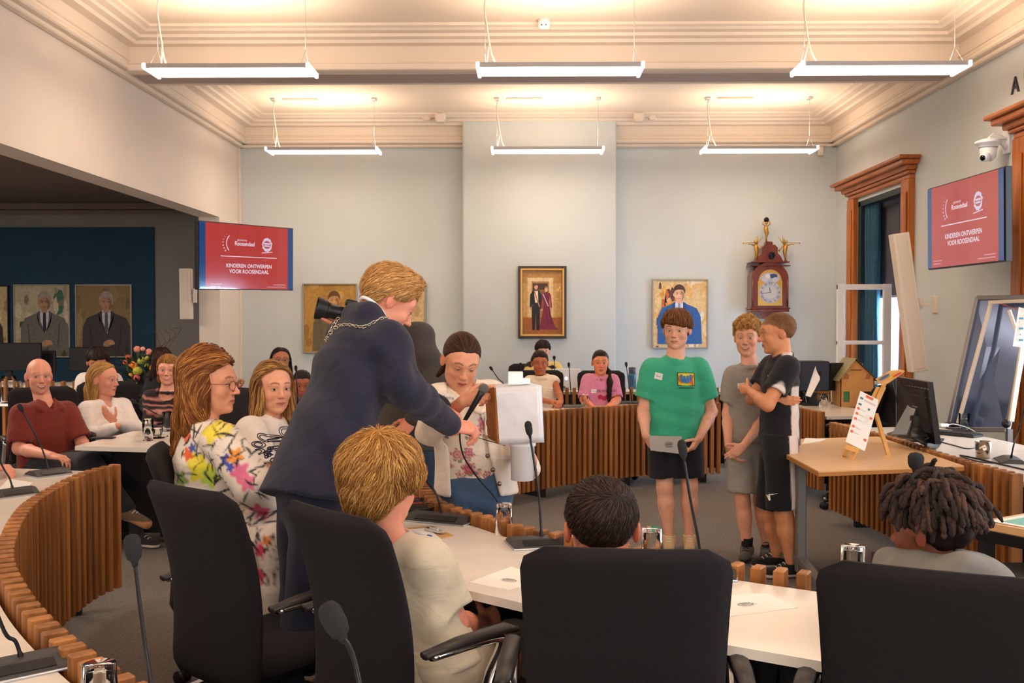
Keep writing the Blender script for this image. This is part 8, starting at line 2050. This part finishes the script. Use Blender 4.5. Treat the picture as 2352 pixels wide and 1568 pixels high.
s = Pic(); [s.rect(-.03, y, .0, y + .012, '3E7A90') for y in (-.09, -.01, .06)]; s.ell(-.02, -.045, .004, .004, '3A3A3A'); s.ell(-.03, .04, .004, .004, 'E8654A'); n_ = (q[1] - q[0]).cross(q[3] - q[0]).normalized(); n_ = n_ if n_.y < 0 else -n_; s.build('print', M_print, plane_T(n_ * .006, (1, -.05, 0), (0, 0, 1)), t)
b = MB(); b.tube([P(2285, 693, yb - .1), P(2330, 708, yb - .3), P(2362, 722, yb - .4)], .003, 6); b.tube([P(2345, 712, yb - .3), P(2310, 700, yb - .2), P(2285, 694, yb - .1)], .0025, 6); o = b.build('ribbon', mat('ribbon_red', 'D8705A', .5)); tag(o, 'thin red ribbon tied across the top of the aluminium board', 'ribbon')
# ------------------------------------------------------------------ low table at the right edge with teal poster, black flight case
q = [Vector((1.86, 4.02, .7)), Vector((2.32, 3.28, .7)), Vector((2.92, 3.65, .7)), Vector((2.46, 4.39, .7))]; cx_, cy_ = q[0].x + .4, q[0].y - .1
t = thing('display_table', 'small black framed table with a teal poster at the right edge', 'table', (cx_, cy_, 0)); b = MB(); b.prism([(p.x - cx_, p.y - cy_) for p in q], .668, .698); b.build('tabletop', M_beech, t)
for p in q[:3]: b = MB(); b.box((p.x - cx_ + (.03 if p is q[0] else 0), p.y - cy_, .333), (.05, .05, .67)); b.build('leg', M_blk, t)
b = MB(); [b.bar((q[i].x - cx_, q[i].y - cy_, .645), (q[(i + 1) % 4].x - cx_, q[(i + 1) % 4].y - cy_, .645), .03, .045) for i in range(4)]; b.build('apron', M_blk, t)
cc_ = sum((Vector((p.x, p.y, 0)) for p in q), Vector()) / 4; qq = [cc_ + (Vector((p.x, p.y, 0)) - cc_) * .93 for p in q]
def teal(s, W, H):
    s.rect(-W * .46, -H * .46, W * .46, H * .46, '7ABFB4'); s.ell(.05, .02, W * .25, H * .2, 'A8D4C4'); s.ell(.08, .02, W * .16, H * .12, 'E8DCB4'); s.rect(-W * .3, -H * .40, W * .0, -H * .28, 'F0D8D4'); s.rect(-W * .28, -H * .37, -W * .02, -H * .31, 'F6F0EC'); s.rect(-W * .2, H * .22, W * .1, H * .36, 'E8A850')
sheet('poster', 'teal poster with cream and orange patches on the black framed table', 'poster', qq, .70, 'F2EEE8', teal)
p_ = G(2310, 1300, 0.0); c0 = Vector((1.98, 3.80, 0)); t = thing('flight_case', 'black equipment case with grey lettering under the poster table', 'case', c0)
b = MB(); b.box((0.12, 0, .28), (.48, .32, .54), bev=.03, seg=2); b.build('case_body', mat('case_black', '1A1A1C', .55, bump=.4, bscale=200), t); b = MB(); b.tube(catmull([(.0, -.02, .54), (.0, -.02, .58), (.24, -.02, .58), (.24, -.02, .54)]), .014, 8); b.build('handle', M_blkp, t)
b = MB(); b.box((.02, -.163, .44), (.16, .004, .02)); b.build('label_strip', M_silv, t); s = Pic(); s.text('220', 0, 0, .085, '9A9A9E'); s.build('print', M_print, plane_T((.02, -.165, .35), (1, 0, 0), (0, 0, 1)), t)

# ------------------------------------------------------------------ far table props, rear left desk
p0 = P(1290, 905, 10.0); t = thing('laptop', 'silver laptop standing open behind the cream top girl', 'laptop', (P(1300, 893, 10.7).x, 10.65, P(1300, 896, 10.65).z)); b = MB(); b.box((0, .0, .13), (.30, .012, .21), Matrix.Rotation(-.1, 3, 'X'), .003); b.build('lid', mat('laptop_silver', 'C4C0C2', .35, .4), t); b = MB(); b.box((0, .1, .01), (.30, .2, .015), bev=.003); b.build('laptop_base', mat('laptop_silver', 'C4C0C2', .35, .4), t); b = MB(); b.ball((0, -.012, .13), .018, sq=(1, .15, 1.1)); b.build('emblem', mat('white_glow', 'F2F4FA', .3, emit=.8), t)
bz = P(1452, 893, 10.7); t = thing('water_bottle', 'dark blue water bottle with a grey lid beside green T-shirt boy', 'bottle', (bz.x, 10.7, bz.z)); b = MB(); b.lathe([(0, 0), (.042, 0), (.044, .15), (.040, .17), (0, .17)], 20); b.build('bottle_body', mat('bottle_blue', '2A5A78', .25, noise=.3, nscale=12), t); b = MB(); b.lathe([(0, .17), (.038, .17), (.040, .235), (.0, .24)], 18); b.build('bottle_lid', mat('lid_grey', '3A4450', .5), t)
def back_monitor(label, px0, py0, px1, py1, Y):
    a, c = P(px0, py0, Y), P(px1, py1, Y); t = thing('monitor', label, 'monitor', ((a.x + c.x) / 2, Y, a.z - .5)); o0 = Vector(t.location); b = MB(); b.box((0, 0, (a.z + c.z) / 2 - o0.z), (c.x - a.x, .05, a.z - c.z), bev=.008); b.build('housing', M_blkp, t)
    b = MB(); b.box((0, .03, (c.z - o0.z + .0) / 2 + .02), (.06, .04, .40)); b.box((0, .02, .015), (.25, .2, .02)); b.build('foot', M_blkp, t)
back_monitor('dark monitor cut by the left edge above the slatted rear desk', -60, 787, 95, 850, 10.2); back_monitor('dark monitor second from the left edge above the slatted rear desk', 85, 805, 128, 858, 10.4); back_monitor('dark monitor in front of the right blue wall portrait', 160, 797, 246, 852, 10.5)
bx = P(20, 905, 9.4); t = thing('water_jug', 'clear glass water jug on a white tray at the left edge', 'jug', (bx.x, 9.4, P(0, 925, 9.4).z)); b = MB(); b.lathe([(0, 0), (.07, 0), (.075, .20), (.06, .26), (.058, .26), (.07, .20), (.066, .01), (0, .01)], 24); b.tube(catmull([(.07, 0, .2), (.13, 0, .2), (.12, 0, .08), (.07, 0, .06)]), .008, 6); b.build('jug_body', M_gl, t); b = MB(); b.box((0, 0, -.012), (.4, .3, .02), bev=.004); b.build('tray', M_white, t)
# flower arrangement
f0 = P(320, 905, 9.3); t = thing('flower_arrangement', 'large flower arrangement with orange roses, pink carnations and green blooms', 'flowers', (f0.x, 9.3, f0.z - .35)); o0 = Vector(t.location); rf = random.Random(5)
b = MB(); b.lathe([(0, 0), (.10, 0), (.14, .10), (.11, .22), (.13, .30), (.12, .30), (.0, .28)], 22); b.build('vase', mat('vase_dark', '2A2224', .3), t)
FL = [(352, 845, .045, 'E88A34', 'rose'), (306, 839, .055, 'EE8A3A', 'rose'), (315, 802, .045, 'E8937E', 'carnation'), (328, 801, .032, 'E9A08C', 'carnation'), (342, 808, .045, 'EC9A88', 'carnation'), (325, 828, .055, 'A8B040', 'hydrangea'), (316, 852, .062, 'B8B83C', 'hydrangea'), (314, 868, .045, 'D8606A', 'carnation'), (294, 820, .032, 'C85A30', 'rose'), (338, 840, .035, '8A9A38', 'hydrangea'), (288, 832, .035, 'C86A44', 'carnation'), (300, 862, .03, 'D8A040', 'rose'), (338, 822, .03, 'B8B84A', 'hydrangea')]
for (px, py, r, col, kd) in FL:
    c = P(px, py, 9.3 - .1 * rf.random()) - o0; b = MB(); n = {'rose': 14, 'carnation': 22, 'hydrangea': 26}[kd]
    for i in range(n):
        d = Vector((rf.gauss(0, 1), rf.gauss(0, 1) - .4, rf.gauss(0, 1))).normalized(); b.ball(c + d * r * .55, r * (.5 if kd == 'rose' else .34), 6, 4, sq=(1, .5, 1), rot=frame_from(d))
    b.ball(c, r * .6, 8, 6); o = b.build(kd, mat('petal_' + col, col, .7, noise=.25, nscale=40), t)
    b2 = MB(); b2.tube([c, (c + Vector((0, 0, .3))) * .5 + Vector((0, 0, -.05)), Vector((0, 0, .28))], .004, 5); b2.build('flower_stem', mat('stem_green', '3E5A2A', .7), o)
b = MB()
for i in range(240):
    a = rf.uniform(0, 6.28); R_ = rf.uniform(.05, .30); z = rf.uniform(.22, .72); c = Vector((R_ * math.cos(a), R_ * math.sin(a) * .6, z)); d = Vector((math.cos(a), math.sin(a), rf.uniform(.1, 1.2))).normalized(); s_ = d.cross(Vector((0, 0, 1))).normalized() * .016; L_ = rf.uniform(.05, .10)
    b.add([c, c + d * L_ * .5 + s_, c + d * L_, c + d * L_ * .5 - s_], [[0, 1, 2, 3]])
b.build('foliage', mat('leaf_dark', '2C3A20', .7, noise=.4, nscale=20), t)['kind'] = 'stuff'
b = MB()
for i in range(5): x = .12 + .05 * i; b.tube(catmull([(x * .4, 0, .4), (x * .8, 0, .75), (x + .08, 0, .80 + .04 * i), (x + .02, 0, .98)]), .0025, 5)
b.build('twigs', mat('twig', '4A3428', .8), t)['kind'] = 'stuff'
# white table carrying the arrangement
t = thing('flower_stand', 'black draped stand under the flower arrangement', 'stand', (f0.x, 9.35, 0)); b = MB(); b.box((0, 0, (f0.z - .36) / 2), (.5, .4, f0.z - .36), bev=.01); b.build('drape', mat('black_drape', '16151A', .95), t)

# ------------------------------------------------------------------ chairs
chair_at(418, 1112, 2.93, -.66, 'black chair back behind the floral blouse woman, leftmost of the four near backs')
chair_at(745, 1160, 2.58, -.80, 'black chair of the blond boy, second of the four near backs')
chair_at(1438, 1232, 2.13, -.08, 'black chair with its wide back in the middle foreground')
chair_at(2150, 1303, 1.96, -.42, 'black chair at the right foreground in front of the dreadlocks boy')
chair_at(352, 1022, 3.85, -1.35, 'dark grey chair edge behind the floral blouse woman')
chair_at(575, 880, 7.2, 2.6, 'black chair behind the brown-haired woman near the coffee cup')
chair_at(1380, 846, 9.75, PI, 'black chair behind the pink T-shirt girl')
chair_at(1240, 862, 9.8, PI, 'black chair behind the cream top girl')
chair_at(1215, 833, 11.25, PI, 'black chair of the fringe woman by the chimney breast')
put_chair(-3.44, 7.02, .6 + PI, 'black chair under the dark red polo shirt man')
put_chair(-3.27, 7.66, .45 + PI, 'black chair under the white blouse woman')
put_chair(2.70, 7.95, .6, 'black chair in the shadow under the far right table')
put_chair(2.55, 9.4, PI, 'black chair behind the cardboard house')
put_chair(-2.87, 8.05, PI, 'black chair of the patterned top woman')
put_chair(-1.15, 4.72, -1.4, 'black chair under the brown-haired woman')
